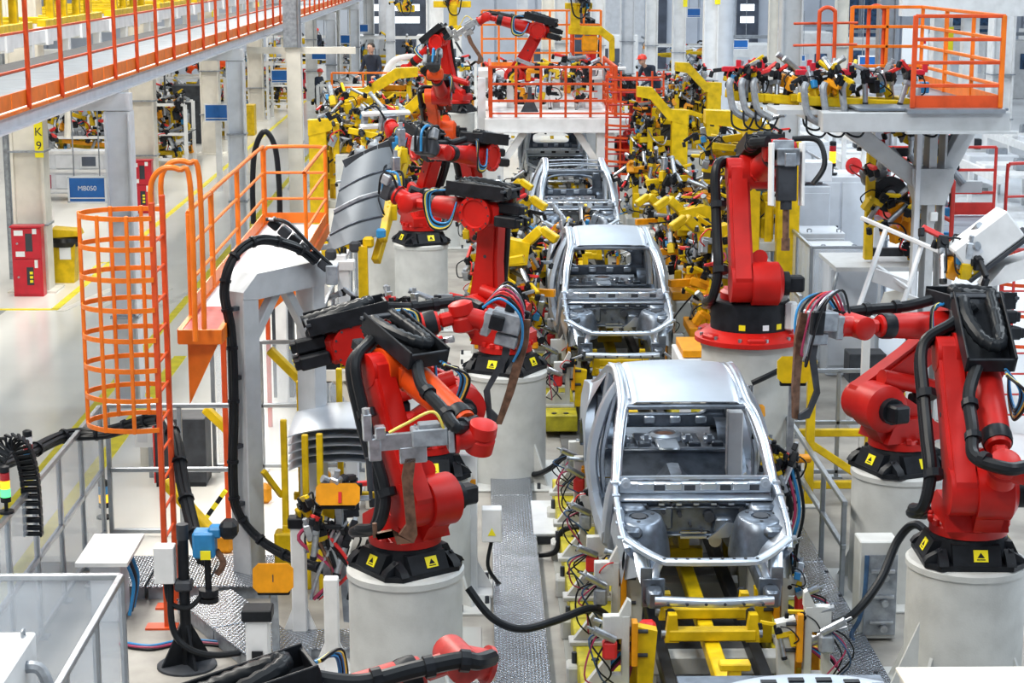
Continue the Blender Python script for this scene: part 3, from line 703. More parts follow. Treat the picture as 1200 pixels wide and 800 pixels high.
    for q, (y, z) in enumerate(((-.09, -.06), (.09, -.06), (0, .09))):   # three wrist motors at the back
        b = MB(MF); b.box((-.40, y, z), (.30, .14, .13), ch=.015); b.box((-.57, y, z), (.06, .11, .10), ch=.01); mo = b.part('motor', 'black', t)
        if detail:
            b = MB(MF); b.cyl((-.601, y + .02, z), (-.606, y + .02, z), .014, n=6); b.part('motor_mark', 'label_yellow', mo)
    b = MB(MF)
    b.lathe([(.145, .24), (.150, .32), (.135, .60), (.115, L3 - .28), (.10, L3 - .24)], 20, (0, 0, 0), 'x')
    b.part('forearm', fcol, t)
    b = MB(MF); b.lathe([(.122, L3 - .40), (.128, L3 - .37), (.128, L3 - .30), (.122, L3 - .27)], 20, (0, 0, 0), 'x'); b.part('forearm_collar', 'black', t)
    # wrist: fork, knuckle, flange
    b = MB(MF); b.box((L3 - .15, 0, 0), (.18, .13, .13), ch=.03)
    if gdir: b.lathe([(.08, -.16), (.12, -.14), (.125, -.02), (.11, .0), (.125, .02), (.12, .12), (.08, .14)], 22, (L3, 0, 0), 'z')
    else: b.cyl((L3, -.15, 0), (L3, .15, 0), .115, n=20); b.cyl((L3, .15, 0), (L3, .17, 0), .115, .08, n=20); b.cyl((L3, -.17, 0), (L3, -.15, 0), .08, .115, n=20)
    wr = b.part('wrist', col, t)
    wd = V((math.cos(fe + wp), 0, math.sin(fe + wp)))
    if gdir: wd = (Mx.Rotation(-th, 3, 'Z') @ V(gdir)).normalized()   # tool direction given in hall axes
    MW = seg(W + V((0, yf * s, 0)), wd, V((0, 0, 1)) if abs(wd.z) < .95 else V((1, 0, 0))) @ S
    b = MB(MW); b.cyl((0, 0, 0), (.20, 0, 0), .10, n=18); b.cyl((.20, 0, 0), (.23, 0, 0), .125, n=20); b.part('tool_flange', col, t)
    # cable tray on the elbow: channel with side cheeks and a corrugated loop inside
    if tray:
        MT = MF @ Mx.Translation((-.05, .0, .21))
        b = MB(MT); b.box((.05, 0, .0), (.80, .40, .02), ch=.005); b.box((.05, -.20, .07), (.80, .02, .17), ch=.006); b.box((.05, .20, .07), (.80, .02, .17), ch=.006); b.box((.44, 0, .06), (.03, .40, .14), ch=.006)
        ct = b.part('cable_tray', 'black', t)
        b = MB(MT); b.conduit([(-.32, -.12, .08), (-.05, -.13, .12), (.22, -.05, .14), (.28, .08, .13), (.05, .12, .11), (-.38, .12, .08)], .065); b.part('corrugated_hose', 'hose', ct)
        if detail:
            b = MB(MT); b.box((-.34, 0, .1), (.05, .46, .03), ch=.005); b.part('tray_strap', 'dark', ct)
    # dress packs
    def loc2(M, p): return M @ V(p)
    MA = seg(A2 + V((0, ya * s, 0)), dl, V((0, 1, 0)))
    ys = -side
    # two heavy hoses: from the base, a loop beside the shoulder, up the back of the lower arm, over to the elbow
    q0 = [V((-.25 * s, ya * s * 1.8 + ys * .02, .34 * s)), V((-.02 * s, (ya + ys * .30) * s, .42 * s)), V((.25 * s, (ya + ys * .27) * s, .52 * s))]
    q1 = [A2 + dl * f + V((0, (ya + ys * .22) * s, 0)) - up.cross(V((0, 1, 0))) * 0 for f in (.12, .4, .7)]
    q2 = [E + V((0, (ya + ys * .20) * s, .08 * s)), Ef + up * .17 * s + V((0, ys * .20 * s, 0)) - fd * .2 * s, Ef + up * .26 * s - fd * .32 * s + V((0, 0, 0))]
    for k_, off in enumerate((0, .10)):
        o_ = V((-off * s * math.cos(a2) * .9, ys * .02 * s, off * s * math.sin(a2)))
        b = MB(); b.tube([p + o_ for p in q0 + q1 + q2], .05 * s, 10, 7); h = b.part('dress_hose', 'hose', t)
        if detail and k_ == 0:
            for p in (q1[0], q1[2]):
                b = MB(); b.cyl(p - dl.normalized() * .035 * s, p + dl.normalized() * .035 * s, .085 * s, n=10); b.part('hose_clamp', 'black', h)
    # forearm hose: along the forearm to the wrist, then the tool
    hh = [loc2(MF, (.36, ys * .10, .25)), loc2(MF, (.62, ys * .20, .16)), loc2(MF, (L3 * .75, ys * .22, .13)), loc2(MF, (L3 - .05, ys * .24, .10)), loc2(MW, (.02, ys * .26, .08)), loc2(MW, (.16, ys * .14, .09))]
    b = MB(); b.tube(hh, .055 * s, 10, 7); h = b.part('dress_hose', 'hose', t)
    if detail:
        for p0, p1 in ((1, 2), (2, 3), (3, 4)):
            p = hh[p0].lerp(hh[p1], .3); dd = (hh[p1] - hh[p0]).normalized()
            b = MB(); b.cyl(p - dd * .03 * s, p + dd * .03 * s, .072 * s, n=10); b.part('hose_ring', 'black', h)
    if cables:
        for k_, m in enumerate(('blue', 'hose', 'blue', 'gold', 'hose')):
            r_ = .13 + .025 * k_
            b = MB(); b.tube([loc2(MF, (.40 + .02 * k_, side * .12, .24)), loc2(MF, (.52 + r_ * .6, side * (.22 + .015 * k_), .20 - r_ * .1)), loc2(MF, (.50 + r_ * .3, side * .25, .02 - r_)), loc2(MF, (.32, side * .24, -.05 - r_ * .6)), loc2(MF, (.24, side * .2, .12))], .013 * s, 6); b.part('cable', m, t)
    if gun: weld_gun(t, MW @ Mx.Translation((.14, 0, 0)) @ Mx.Rotation(R(groll), 4, 'X'), gun, gs)
    return t
def pedestal(label, x, y, z, r, group='white round robot pedestals', label_box=False, feet=True):
    t = thing('robot_pedestal', label, 'pedestal', (x, y, 0), 0, group)
    b = MB(); b.lathe([(r, .03), (r, z - .05)], 40); b.part('column', 'ped', t)
    b = MB(); b.lathe([(r + .015, z - .07), (r + .015, z - .02), (r - .01, z), (r - .06, z)], 40); b.part('top_plate', 'ped', t)
    if feet:
        b = MB(); b.box((0, 0, .015), (2 * r + .4, 2 * r + .4, .03), ch=.008); ft = b.part('foot_plate', 'ped', t)
        for k in range(4):
            a = k * math.pi / 2 + math.pi / 4; m = Mx.Rotation(a, 4, 'Z')
            b = MB(m); b.prism([(r - .02, .03), (r + .22, .03), (r - .02, .55)], -.015, .015); b.part('gusset', 'ped', t)
            for q in (-.18, .18):
                b = MB(m); b.cyl((r + .24, q, .03), (r + .24, q, .10), .022, n=6); b.part('anchor_bolt', 'dark', ft)
    return t
# ================================================================== kit: clamps, fixtures, fences, columns, signs
def clamp_mesh(k):
    rd = random.Random(100 + k); b = MB()
    b.m = (0, 4, 0, 1, 3, 0, 4, 1)[k]       # 0 yellow 1 black 2 steel 3 amber 4 grey 5 red 6 blue
    b.box((0, 0, .10), (.10, .14, .20), ch=.012); b.box((.10, 0, .20), (.26, .08, .09), ch=.012)
    b.m = 1; b.box((.18, 0, .30), (.12, .09, .16), ch=.015); b.cyl((.18, -.07, .30), (.18, .07, .30), .04, n=10)
    if k % 3 == 0: b.m = 2; b.cyl((.18, 0, .22), (.18, 0, -.12), .04, n=10); b.m = 1; b.cyl((.18, 0, -.12), (.18, 0, -.17), .045, n=10)
    if k % 3 == 1: b.m = 2; b.cyl((.15, 0, .30), (-.22, 0, .44), .042, n=10); b.m = 4; b.cyl((-.22, 0, .44), (-.27, 0, .46), .048, n=10)
    if k % 3 == 2: b.m = 2; b.box((.02, 0, .33), (.10, .10, .24), ch=.012); b.m = 4; b.cyl((.02, 0, .44), (.02, 0, .53), .03, n=8)
    b.m = (0, 5, 1, 4, 0, 1, 5, 4)[k]; b.bar((.18, 0, .36), (.42, 0, .46 - .1 * (k % 3)), .05, .06, ch=.008); b.m = 1; b.box((.43, 0, .40 - .1 * (k % 3)), (.06, .07, .10), ch=.01)
    if k in (2, 5): b.m = 6; b.box((.06, .09, .22), (.10, .07, .12), ch=.01)
    b.m = 1; b.tube([(0, .06, .05), (-.08, .14, .12), (.02, .16, .30), (.14, .06, .34)], .012, 5, 4)
    if k in (3, 6): b.m = 5; b.tube([(0, -.06, .1), (-.12, -.14, .18), (.0, -.16, .34), (.16, -.05, .3)], .012, 5, 4)
    return b.mesh('clamp', ['yellow', 'black', 'steel', 'amber', 'grey_metal', 'red', 'blue'])
CLAMPS = [clamp_mesh(k) for k in range(8)]
def clutter(t, n, vol, seed, sc_=1., face=None, bars=True, barmat='yellow'):
    """clamps on short posts and cross arms filling a volume (x0,x1,y0,y1,z0,z1) of thing t"""
    rd = random.Random(seed); x0, x1, y0, y1, z0, z1 = vol
    for i in range(n):
        p = V((rd.uniform(x0, x1), rd.uniform(y0, y1), rd.uniform(z0, z1)))
        a = rd.uniform(-.6, .6) + (face if face is not None else rd.choice((0, 1.57, 3.14, 4.71)))
        inst('clamp', CLAMPS[rd.randrange(8)], t, p, (rd.uniform(-.4, .4), rd.uniform(-.5, .5), a), sc_ * rd.uniform(.8, 1.25))
    if bars:
        for i in range(max(3, n // 4)):
            b = MB(); z = rd.uniform(z0, z1); y = rd.uniform(y0, y1); xa, xb = rd.uniform(x0, (x0 + x1) / 2), rd.uniform((x0 + x1) / 2, x1)
            b.bar((xa, y, z), (xb, y + rd.uniform(-.2, .2), z + rd.uniform(-.15, .15)), .10, .12, ch=.012); b.part('arm', barmat if rd.random() < .8 else 'amber', t)
        for i in range(max(2, n // 6)):
            b = MB(); x = rd.uniform(x0, x1); y = rd.uniform(y0, y1)
            b.bar((x, y, z0 - .15), (x, y, rd.uniform(z0 + .2, z1)), .12, .12, ch=.012); b.part('upright', barmat, t)
        for i in range(max(3, n // 4)):
            b = MB(); p = V((rd.uniform(x0, x1), rd.uniform(y0, y1), rd.uniform(z0, z1))); q = [p]
            for _ in range(3): q.append(q[-1] + V((rd.uniform(-.25, .25), rd.uniform(-.2, .2), rd.uniform(-.25, .2))))
            b.tube(q, .014, 5, 4); b.part('hose', rd.choice(['hose', 'hose', 'magenta', 'blue', 'steel']), t)
GFX = 'yellow clamping fixtures along the line'
def cframe(label, x, y, s, z1, reach, n, seed, z0=1.2, tall=None, depth=1.2):
    """yellow C shaped fixture: upright at the outside, sloping top arm towards the line (s = +1 reaches to +x), clamps inside"""
    t = thing('weld_fixture', label, 'fixture', (x, y, 0), 0, GFX)
    b = MB(); b.box((0, 0, z1 / 2 - .02), (.36, .30, z1 - .12), ch=.015); b.part('upright', 'yellow', t)
    b = MB(); b.box((s * reach * .5, depth * .75, (z0 + z1) / 2), (reach * .85, .08, z1 - z0), ch=.01); b.part('shade_backing', 'dark', t)  # dark sheet added behind the clamps, standing in for the shade between them
    for k in range(3): b = MB(); b.box((s * reach * .5, depth * .75 - .12, z0 + (z1 - z0) * (.2 + .3 * k)), (reach * .95, .14, .12), ch=.012); b.part('arm', 'yellow', t)
    b = MB(); b.prism([(-s * .19, z1), (-s * .19, z1 - .32), (s * .25, z1 - .22), (s * reach * .7, z1 + .25), (s * reach, z1 + .3), (s * reach, z1 + .52), (s * reach * .65, z1 + .5), (s * .2, z1 + .02)], -.16, .16); b.part('top_arm', 'yellow', t)
    b = MB(); b.prism([(s * .15, .05), (s * .7, .05), (s * .15, .8)], -.05, .05); b.box((s * reach / 2, 0, .06), (reach + .3, .6, .10), ch=.01); b.part('foot', 'yellow', t)
    b = MB(); b.box((s * reach * .5, .5, z0 - .2), (reach, .9, .16), ch=.015); b.box((s * reach * .5, .3, (z0) / 2 - .1), (.5, .5, z0 - .2), ch=.015); b.part('table', 'ped', t)
    xa, xb = sorted((s * .15, s * (reach + .1)))
    clutter(t, n, (xa, xb, .1, depth * .7, z0, z1 + .1), seed, .72, face=None)
    return t
def fence(label, pts, z1, z0=.08, mid=None, every=1.0, group='aluminium safety fences with clear panes', pane=True, cat='fence', h2=None, matn='alu', r=.025):
    o = V((pts[0][0], pts[0][1], 0))
    t = thing('safety_fence', label, cat, o, 0, group)
    P = [V((p[0], p[1], 0)) - V((o.x, o.y, 0)) for p in pts]
    for a, b_ in zip(P, P[1:]):
        L = (b_ - a).length; n = max(1, round(L / every))
        for i in range(n + 1):
            if i == n and b_ is not P[-1]: continue
            p = a.lerp(b_, i / n); b = MB(); b.box((p.x, p.y, z1 / 2), (2 * r, 2 * r, z1), ch=.006)
            po = b.part('post', matn, t)
            b = MB(); b.box((p.x, p.y, .01), (.14, .14, .02)); b.part('foot', matn, po)
        for z in [z1, z0] + ([mid] if mid else []):
            b = MB(); b.bar((a.x, a.y, z), (b_.x, b_.y, z), 2 * r, 2 * r, ch=.006); b.part('rail', matn, t)
        if pane:
            for i in range(n):
                p, q = a.lerp(b_, i / n), a.lerp(b_, (i + 1) / n); d = (q - p).normalized() * .04
                zz = [z0, mid, z1] if mid else [z0, z1]
                for za, zb in zip(zz, zz[1:]):
                    b = MB(); m_ = (p + q) / 2; b.bar((p.x + d.x, p.y + d.y, (za + zb) / 2), (q.x - d.x, q.y - d.y, (za + zb) / 2), .006, zb - za - .06); b.part('pane', 'panelglass', t)
    return t
def column(label, x, y, z, wd=.34, m='cream', group='hall columns', plate=None, cap=False, dp=None):
    t = thing('column', label, 'column', (x, y, 0), 0, group); dp = dp or wd
    b = MB(); b.box((0, 0, z / 2), (wd * .9, dp * .55, z)); b.box((-wd * .46, 0, z / 2), (wd * .08, dp, z)); b.box((wd * .46, 0, z / 2), (wd * .08, dp, z)); b.part('shaft', m, t)
    b = MB(); b.box((0, 0, .02), (wd * 1.5, dp * 1.5, .04)); b.part('base_plate', m, t)
    for zz in (1.3, 2.7):
        b = MB(); b.box((0, 0, zz), (wd * 1.12, dp * 1.12, .035)); b.part('band', 'grey_metal', t)
    if cap:
        b = MB(); b.box((-.05, 0, z - .03), (wd * 1.6, dp * 1.5, .04)); b.box((-.02, 0, z + .10), (wd * 1.25, dp * 1.2, .24)); b.part('head_plate', m, t)
    if plate:
        pz, txt = plate; M = Mx.Translation((wd * .40, -dp * .5 - .03, pz))
        b = MB(); b.box((wd * .40, -dp * .5 - .012, pz), (.16, .02, .72)); pl = b.part('number_plate', 'label_yellow', t)
        for k, chx in enumerate(txt): text_part('plate_letter', chx, .22, pl, Mx.Translation((wd * .40, -dp * .5 - .024, pz + .12 - .26 * k)) @ FRONT, 'dark', .002)
    return t
GS = 'blue hanging signs'
def sign(label, p, w_, h_, txt=None, post=None, line=True, hang=0):
    t = thing('sign', label, 'sign', p, 0, GS)
    b = MB(); b.box((0, 0, 0), (w_, .05, h_), ch=.008); b.part('board', 'sign_blue', t)
    b = MB()
    for z in (-h_ / 2, h_ / 2): b.box((0, -.01, z), (w_ + .05, .06, .03))
    for x in (-w_ / 2, w_ / 2): b.box((x, -.01, 0), (.03, .06, h_))
    b.part('sign_frame', 'sign_white', t)
    if line: b = MB(); b.box((0, -.028, -h_ * .33), (w_ * .94, .006, .018)); b.part('sign_line', 'sign_white', t)
    if txt: text_part('lettering', txt, h_ * .26, t, Mx.Translation((0, -.028, .02)) @ FRONT, 'sign_white')
    if post: b = MB(); b.box((0, .06, -p[2] / 2), (post, .08, p[2])); b.part('post', 'white', t)
    if hang:
        for x in (-w_ * .35, w_ * .35): b = MB(); b.cyl((x, 0, h_ / 2), (x, 0, h_ / 2 + hang), .012, n=6); b.part('hanger', 'grey_metal', t)
    return t
def rail_panel(t, p, q, h, nposts, m='orange', mids=2, toe=.14, r=.022, name='rail'):
    """guard rail between p and q on thing t: posts, top and mid rails, toe board"""
    p, q = V(p), V(q)
    for i in range(nposts):
        c = p.lerp(q, i / (nposts - 1)) if nposts > 1 else p
        jt = .003 * ((i * 7 + int(abs(c.x * 31 + q.x * 17 + q.y * 13) * 10)) % 5); b = MB(); b.box((c.x, c.y, c.z + h / 2 + jt * .7), (2 * r + jt, 2 * r + jt, h), ch=.006); b.part('post', m, t)
    for k in range(mids + 1):
        z = V((0, 0, h * (k + 1) / (mids + 1))); b = MB(); b.bar(p + z, q + z, 2 * r, 2 * r, ch=.006); b.part(name, m, t)
    if toe:
        z = V((0, 0, toe / 2 + .01)); b = MB(); b.bar(p + z, q + z, .01, toe); b.part('toe_board', m, t)
def tower_light(label, p, cols=('lamp_red', 'lamp_amber', 'lamp_green'), s=1.):
    t = thing('signal_light', label, 'signal light', p, 0, 'signal towers')
    b = MB(); b.cyl((0, 0, 0), (0, 0, .02 * s), .06 * s, n=12); b.cyl((0, 0, .02 * s), (0, 0, .10 * s), .015 * s, n=8); b.cyl((0, 0, .09 * s), (0, 0, .13 * s), .04 * s, n=14); b.part('base', 'black', t)
    for k, c in enumerate(reversed(cols)):
        b = MB(); b.cyl((0, 0, (.13 + .065 * k) * s), (0, 0, (.19 + .065 * k) * s), .038 * s, n=14); b.part('lens', c, t)
    z = (.13 + .065 * len(cols)) * s; b = MB(); b.lathe([(.038 * s, z), (.038 * s, z + .04 * s), (.02 * s, z + .05 * s)], 14); b.part('cap', 'black', t)
    return t
def cable(name, pts, r, label, m='hose', cat='cable', group=None, n=8, kind=None):
    b = MB(); b.tube(pts, r, n, 8); return b.single(name, m, label, cat, group)
def bundle(label, paths, r, mats, cat='cable', group=None, name='cable_bundle', ties=True):
    P = [V(p) for p in paths]; t = thing(name, label, cat, P[0], 0, group); n = len(mats)
    for k, m in enumerate(mats):
        a = 2 * math.pi * k / n; o = V((math.cos(a) * r * 1.1, math.sin(a) * r * .8, math.sin(a) * r * 1.1)) if n > 1 else V()
        b = MB(); b.tube([p - P[0] + o for p in P], r, 7, 8); b.part('cable', m, t)
    if ties:
        S = smooth_path([p - P[0] for p in P], 8)
        for i in range(4, len(S) - 3, 6):
            d = (S[i + 1] - S[i]).normalized(); b = MB(); b.cyl(S[i] - d * .015, S[i] + d * .015, r * 2.5 if n > 1 else r * 1.2, n=10); b.part('tie', 'black', t)
    return t
def paddle(label, p, w_, h_, rz=0., tilt=0., m='amber', stripe=False, group='yellow target plates on stands', pole=None):
    t = thing('target_plate', label, 'plate', p, rz, group); T = Mx.Rotation(tilt, 4, 'X')
    c = .18 * min(w_, h_); q = [(-w_ / 2 + c, -h_ / 2), (w_ / 2 - c, -h_ / 2), (w_ / 2, -h_ / 2 + c), (w_ / 2, h_ / 2 - c), (w_ / 2 - c, h_ / 2), (-w_ / 2 + c, h_ / 2), (-w_ / 2, h_ / 2 - c), (-w_ / 2, -h_ / 2 + c)]
    b = MB(T); b.prism(q, -.015, .015); b.part('plate', m, t)
    b = MB(T); b.prism([(x * .8, z * .8) for x, z in q], .015, .03); b.part('backing', 'dark', t)
    if stripe: b = MB(T); b.box((.02, -.02, -h_ * .15), (.03, .012, h_ * .5)); b.part('red_bar', 'red', t)
    else: b = MB(T); b.box((0, -.018, 0), (.008, .006, h_ * .25)); b.part('slot', 'dark', t)
    b = MB(T); b.box((0, .05, -h_ * .5), (w_ * .8, .07, .06), ch=.01); b.part('bracket', 'black', t)
    if pole: b = MB(); b.bar((0, .05, -h_ / 2), (pole[0], pole[1], pole[2]), .06, .06); b.part('pole', 'grey_metal', t)
    return t
def person(label, p, rz, lean, cloth, head, cap, arms=((.25, -.30, .95), (-.25, -.30, .95)), s=1.):
    """standing figure: one skinned surface, head with hair or helmet; faces -y before rz"""
    t = thing('person', label, 'person', p, rz)
    hip = V((0, 0, .93)); ch = hip + V((0, -math.sin(lean) * .40, math.cos(lean) * .40)); nk = hip + V((0, -math.sin(lean) * .56, math.cos(lean) * .56)); hd = nk + V((0, -math.sin(lean) * .16 - .02, .17))
    v = [hip, ch, nk]; e = [(0, 1), (1, 2)]; r = [(.16, .12), (.19, .13), (.07, .07)]
    for sx in (-1, 1):
        i = len(v); v += [V((sx * .10, 0, .88)), V((sx * .12, -.04 * (sx > 0), .48)), V((sx * .13, .05 * sx, .08)), V((sx * .13, .05 * sx - .12, .04))]
        r += [(.10, .10), (.075, .075), (.055, .055), (.045, .035)]; e += [(0, i), (i, i + 1), (i + 1, i + 2), (i + 2, i + 3)]
        sh = ch + V((sx * .20, 0, .10)); ha = V(arms[0 if sx > 0 else 1]); i = len(v); el = sh.lerp(ha, .5) + V((sx * .06, .10, -.06))
        v += [sh, el, ha]; r += [(.075, .075), (.052, .052), (.04, .04)]; e += [(1, i), (i, i + 1), (i + 1, i + 2)]
    me = bpy.data.meshes.new('body'); me.from_pydata([x * s for x in v], e, []); o = bpy.data.objects.new('body', me); COL.objects.link(o); o.parent = t
    me.materials.append(MAT[cloth]); sk = o.modifiers.new('skin', 'SKIN'); sk.use_smooth_shade = True
    for i, x in enumerate(me.skin_vertices[0].data): x.radius = (r[i][0] * s, r[i][1] * s)
    me.skin_vertices[0].data[0].use_root = True
    o.modifiers.new('sub', 'SUBSURF').levels = 1; o.modifiers['sub'].render_levels = 1
    hd = hd * s
    b = MB(); b.ball(hd, .115 * s, 12, (.82, .92, 1.12)); b.ball(hd + V((0, -.11, -.01)) * s, .02 * s, 6); b.cyl(nk * s, hd - V((0, 0, .06 * s)), .05 * s, n=8)
    for sx in (-1, 1): b.ball(hd + V((sx * .095, 0, 0)) * s, .025 * s, 6)
    hb = b.part('head', 'skin', t)
    for sx in (-1, 1): b = MB(); b.ball(hd + V((sx * .035, -.10, .02)) * s, .012 * s, 6); b.part('eye', 'dark', hb)
    if cap == 'hair': b = MB(); b.ball(hd + V((0, .025, .035)) * s, .118 * s, 12, (.86, .92, 1.0)); b.part('hair', 'hair', t)
    else: b = MB(); b.lathe([(.125 * s, 0), (.122 * s, .05 * s), (.09 * s, .11 * s), (.03 * s, .135 * s)], 14, hd + V((0, 0, .03 * s))); b.prism([(-.09 * s, 0), (.09 * s, 0), (.06 * s, -.07 * s), (-.06 * s, -.07 * s)], hd.z + .03 * s, hd.z + .045 * s, 'z'); b.v[-8:] = [x + V((0, hd.y - .10 * s, 0)) for x in b.v[-8:]]; b.part('helmet', cap, t)
    for sx in (0, 1):
        h = V(arms[sx]) * s; sg = 1 if sx == 0 else -1
        b = MB(); b.ball(h + V((0, -.03, -.01)) * s, .042 * s, 8, (.8, 1.1, .6)); hn = b.part('hand', 'skin', t)
        for k in range(4): b = MB(); b.tube([h + V((-.03 + .02 * k, -.06, -.01)) * s, h + V((-.03 + .02 * k, -.10, -.02)) * s, h + V((-.03 + .02 * k, -.115 - .008 * (k in (1, 2)), -.05)) * s], .009 * s, 5, 2); b.part('finger', 'skin', hn)
        b = MB(); b.tube([h + V((-sg * .035, -.03, 0)) * s, h + V((-sg * .06, -.06, -.01)) * s, h + V((-sg * .055, -.085, -.02)) * s], .010 * s, 5, 2); b.part('thumb', 'skin', hn)
    return t
# ------------------------------------------------------------------ robots of the line, front to back
def stand(P, r, lab): return pedestal(lab, P.x, P.y, P.z, r)
p = at(475, 662, 15.15); stand(p, .475, 'broad white pedestal under the red robot left of the nearest car body')
robot('red robot with bright orange forearm and copper C weld gun, left of nearest car', p, R(-54), -26, -18, s=.92, gun='cgun', fcol='robot_orange', gs=.9, gdir=(-1, -.15, -.04))
p = at(497, 552, 18.3); stand(p, .46, 'white pedestal partly hidden behind the front left robot pedestal')
robot('red robot leaning back behind the front left robot, black tray stretched over its elbow', p, R(10), -57, 12, gun='pincer', L3=1.1, side=-1, gdir=(1, -.15, -.25))
p = at(592, 432, 22.7); stand(p, .50, 'white round pedestal beside the left chequer plate walkway, second car level')
robot('red robot with straight lower arm and black tray, holding the ribbed grey panel', p, R(150), -4, 3, gun='changer', wp=20, side=1, L3=1.0, gs=.8)
p = V((.35, 29.6, 1.46)); stand(p, .46, 'white pedestal farther back, right one of the rear left pair')
robot('red robot with a ring shaped elbow behind the panel holding robot', p, R(-120), 18, 8, gun='changer', wp=10, detail=True)
p = V((-1.0, 32.6, 1.46)); stand(p, .46, 'white pedestal farther back, left one of the rear left pair')
robot('red robot left of the ring elbow robot, lower arm leaning right', p, R(114), -36, 8, gun='grip', wp=10)
p = at(522, 188, 42); stand(p, .46, 'white pedestal under the orange armed robot in the far left row')
robot('orange and red robot folded up in the far left row, black tray facing us', p, R(-96), 48, 24, gun='changer', wp=20, col='robot_orange', fcol='robot_red')
p = at(878, 397, 22); stand(p, .56, 'wide white pedestal under the heavy robot right of the line')
robot('heavy red robot on a black drum base, right of the second car body', p, R(-90), -24, 16, s=1.08, gun='box', wp=-10, side=1, base='drum', gs=.95)
p = at(1055, 547, 18.3); stand(p, .475, 'white pedestal under the right robot stretching its arm to the line')
robot('red robot stretching its long arm leftwards over the fence, rear one of the right pair', p, R(-158), -54, 4, gun='pincer', wp=0, side=1, gs=.95)
p = at(1133, 652, 15.46); stand(p, .50, 'broad white pedestal at the right picture edge, nearest of the right row')
robot('red robot at the right edge standing tall, forearm hanging toward us', p, R(-92), -36, -34, gun='pincer', side=1, gs=.8, gdir=(1, -.3, -.1))
p = V((-.62, 11.1, .38)); stand(p, .475, 'low white pedestal below the bottom picture edge under the cut off robot')
robot('red robot cut off by the bottom picture edge, only tray and wrist showing', p, R(20), -60, 12, gun='', wp=-30, col='robot_dull')
# ================================================================== left side: high walkway, columns, aisle
t = thing('elevated_walkway', 'raised grey walkway with orange railing crossing the upper left', 'walkway', (-5.04, 14, 0))
LW = 78
b = MB(); b.box((-.05, LW / 2, 4.56), (.02, LW, .20)); b.box((-.05, LW / 2, 4.655), (.20, LW, .02)); b.box((-.05, LW / 2, 4.47), (.20, LW, .02)); b.part('edge_beam', 'beam_grey', t)
b = MB(); b.box((-1.60, LW / 2, 4.55), (.02, LW, .20)); b.part('edge_beam', 'beam_grey', t)
pm = MB(); pm.box((-.82, 0, 4.665), (1.52, 1.68, .03), ch=.006); pm = pm.mesh('deck_plank', 'grating')
for k in range(46): inst('deck_plank', pm, t, (0, .85 + 1.7 * k, 0))
tm = MB(); tm.box((.055, 0, 4.79), (.012, 1.66, .17)); tm.box((.06, 0, 4.665), (.06, 1.66, .03)); tm = tm.mesh('toe_board', 'orange')
pm = MB(); pm.box((.085, 0, 5.28), (.05, .05, 1.24), ch=.008); pm = pm.mesh('post', 'orange_red')
for k in range(46):
    inst('toe_board', tm, t, (0, .5 + 1.7 * k, 0)); inst('post', pm, t, (0, 1.35 + 1.7 * k - 1.0, 0))
for z in (5.10, 5.50, 5.90): b = MB(); b.box((.055, LW / 2, z), (.025, LW, .025)); b.part('rail', 'orange_red', t)
for y in (26.7, 39.7, 52.7, 65.7, 78.7):
    b = MB(); b.box((-.75, y - 14, 4.33), (1.9, .22, .24)); b.part('cross_beam', 'beam_grey', t)
    b = MB(); b.box((-2.9, y - 14, 4.36), (2.6, .2, .16)); b.part('cross_beam', 'beam_grey', t)
labs = ['grey white column under the walkway beside the orange ladder cage', 'white column under the walkway behind the orange railed platform', 'white column under the walkway, third from the left edge', 'white column under the walkway, fourth, near the far robots', 'slim white column at the far end of the walkway']
for y, l in zip((26.7, 39.7, 52.7, 65.7, 78.7), labs): column(l, -5.02, y, 4.20, .36, 'beam_grey', 'walkway columns', cap=False)
# conveyor behind the walkway with yellow carriers
t = thing('overhead_conveyor', 'white overhead conveyor track with dark belt beside the raised walkway', 'conveyor', (-7.8, 14, 0))
b = MB(); b.box((.75, LW / 2, 4.66), (.62, LW, .03)); b.part('belt', 'dark', t)
bm = MB(); bm.box((0, 0, 4.92), (.14, 2.9, .24), ch=.01); bm.box((0, 1.2, 4.92), (.22, .45, .32), ch=.01); bm = bm.mesh('track_beam', 'white')
lm = MB(); lm.box((0, 0, 4.68), (.14, .18, .5)); lm = lm.mesh('leg', 'white')
for k in range(26):
    inst('track_beam', bm, t, (0, 1.5 + 3 * k, 0)); inst('track_beam', bm, t, (-2.0, 1.5 + 3 * k, 0))
    lg = inst('leg', lm, t, (0, 1.5 + 3 * k, 0))
for k in range(9):
    c = thing('skid_carrier', 'yellow steel skid on the overhead conveyor, %s along the walkway' % ['nearest', 'second', 'third', 'fourth', 'fifth', 'sixth', 'seventh', 'eighth', 'farthest'][k], 'skid', (-8.8, 18.5 + 6.2 * k, 5.04), 0, 'yellow skids on the overhead conveyor')
    for x in (-1, 1):
        b = MB(); b.box((x, 0, .10), (.16, 5.2, .14), ch=.01); b.part('runner', 'yellow', c)
        b = MB(); b.box((x * .95, 0, .66), (.12, 3.6, .10), ch=.01); b.part('top_rail', 'yellow', c)
        for y in (-1.7, -.6, .6, 1.7): b = MB(); b.box((x * .97, y, .40), (.14, .14, .5), ch=.01); b.part('post', 'yellow', c)
    for y in (-2.0, -.8, .8, 2.0): b = MB(); b.box((0, y, .14), (2.0, .16, .12), ch=.01); b.part('cross_member', 'yellow', c)
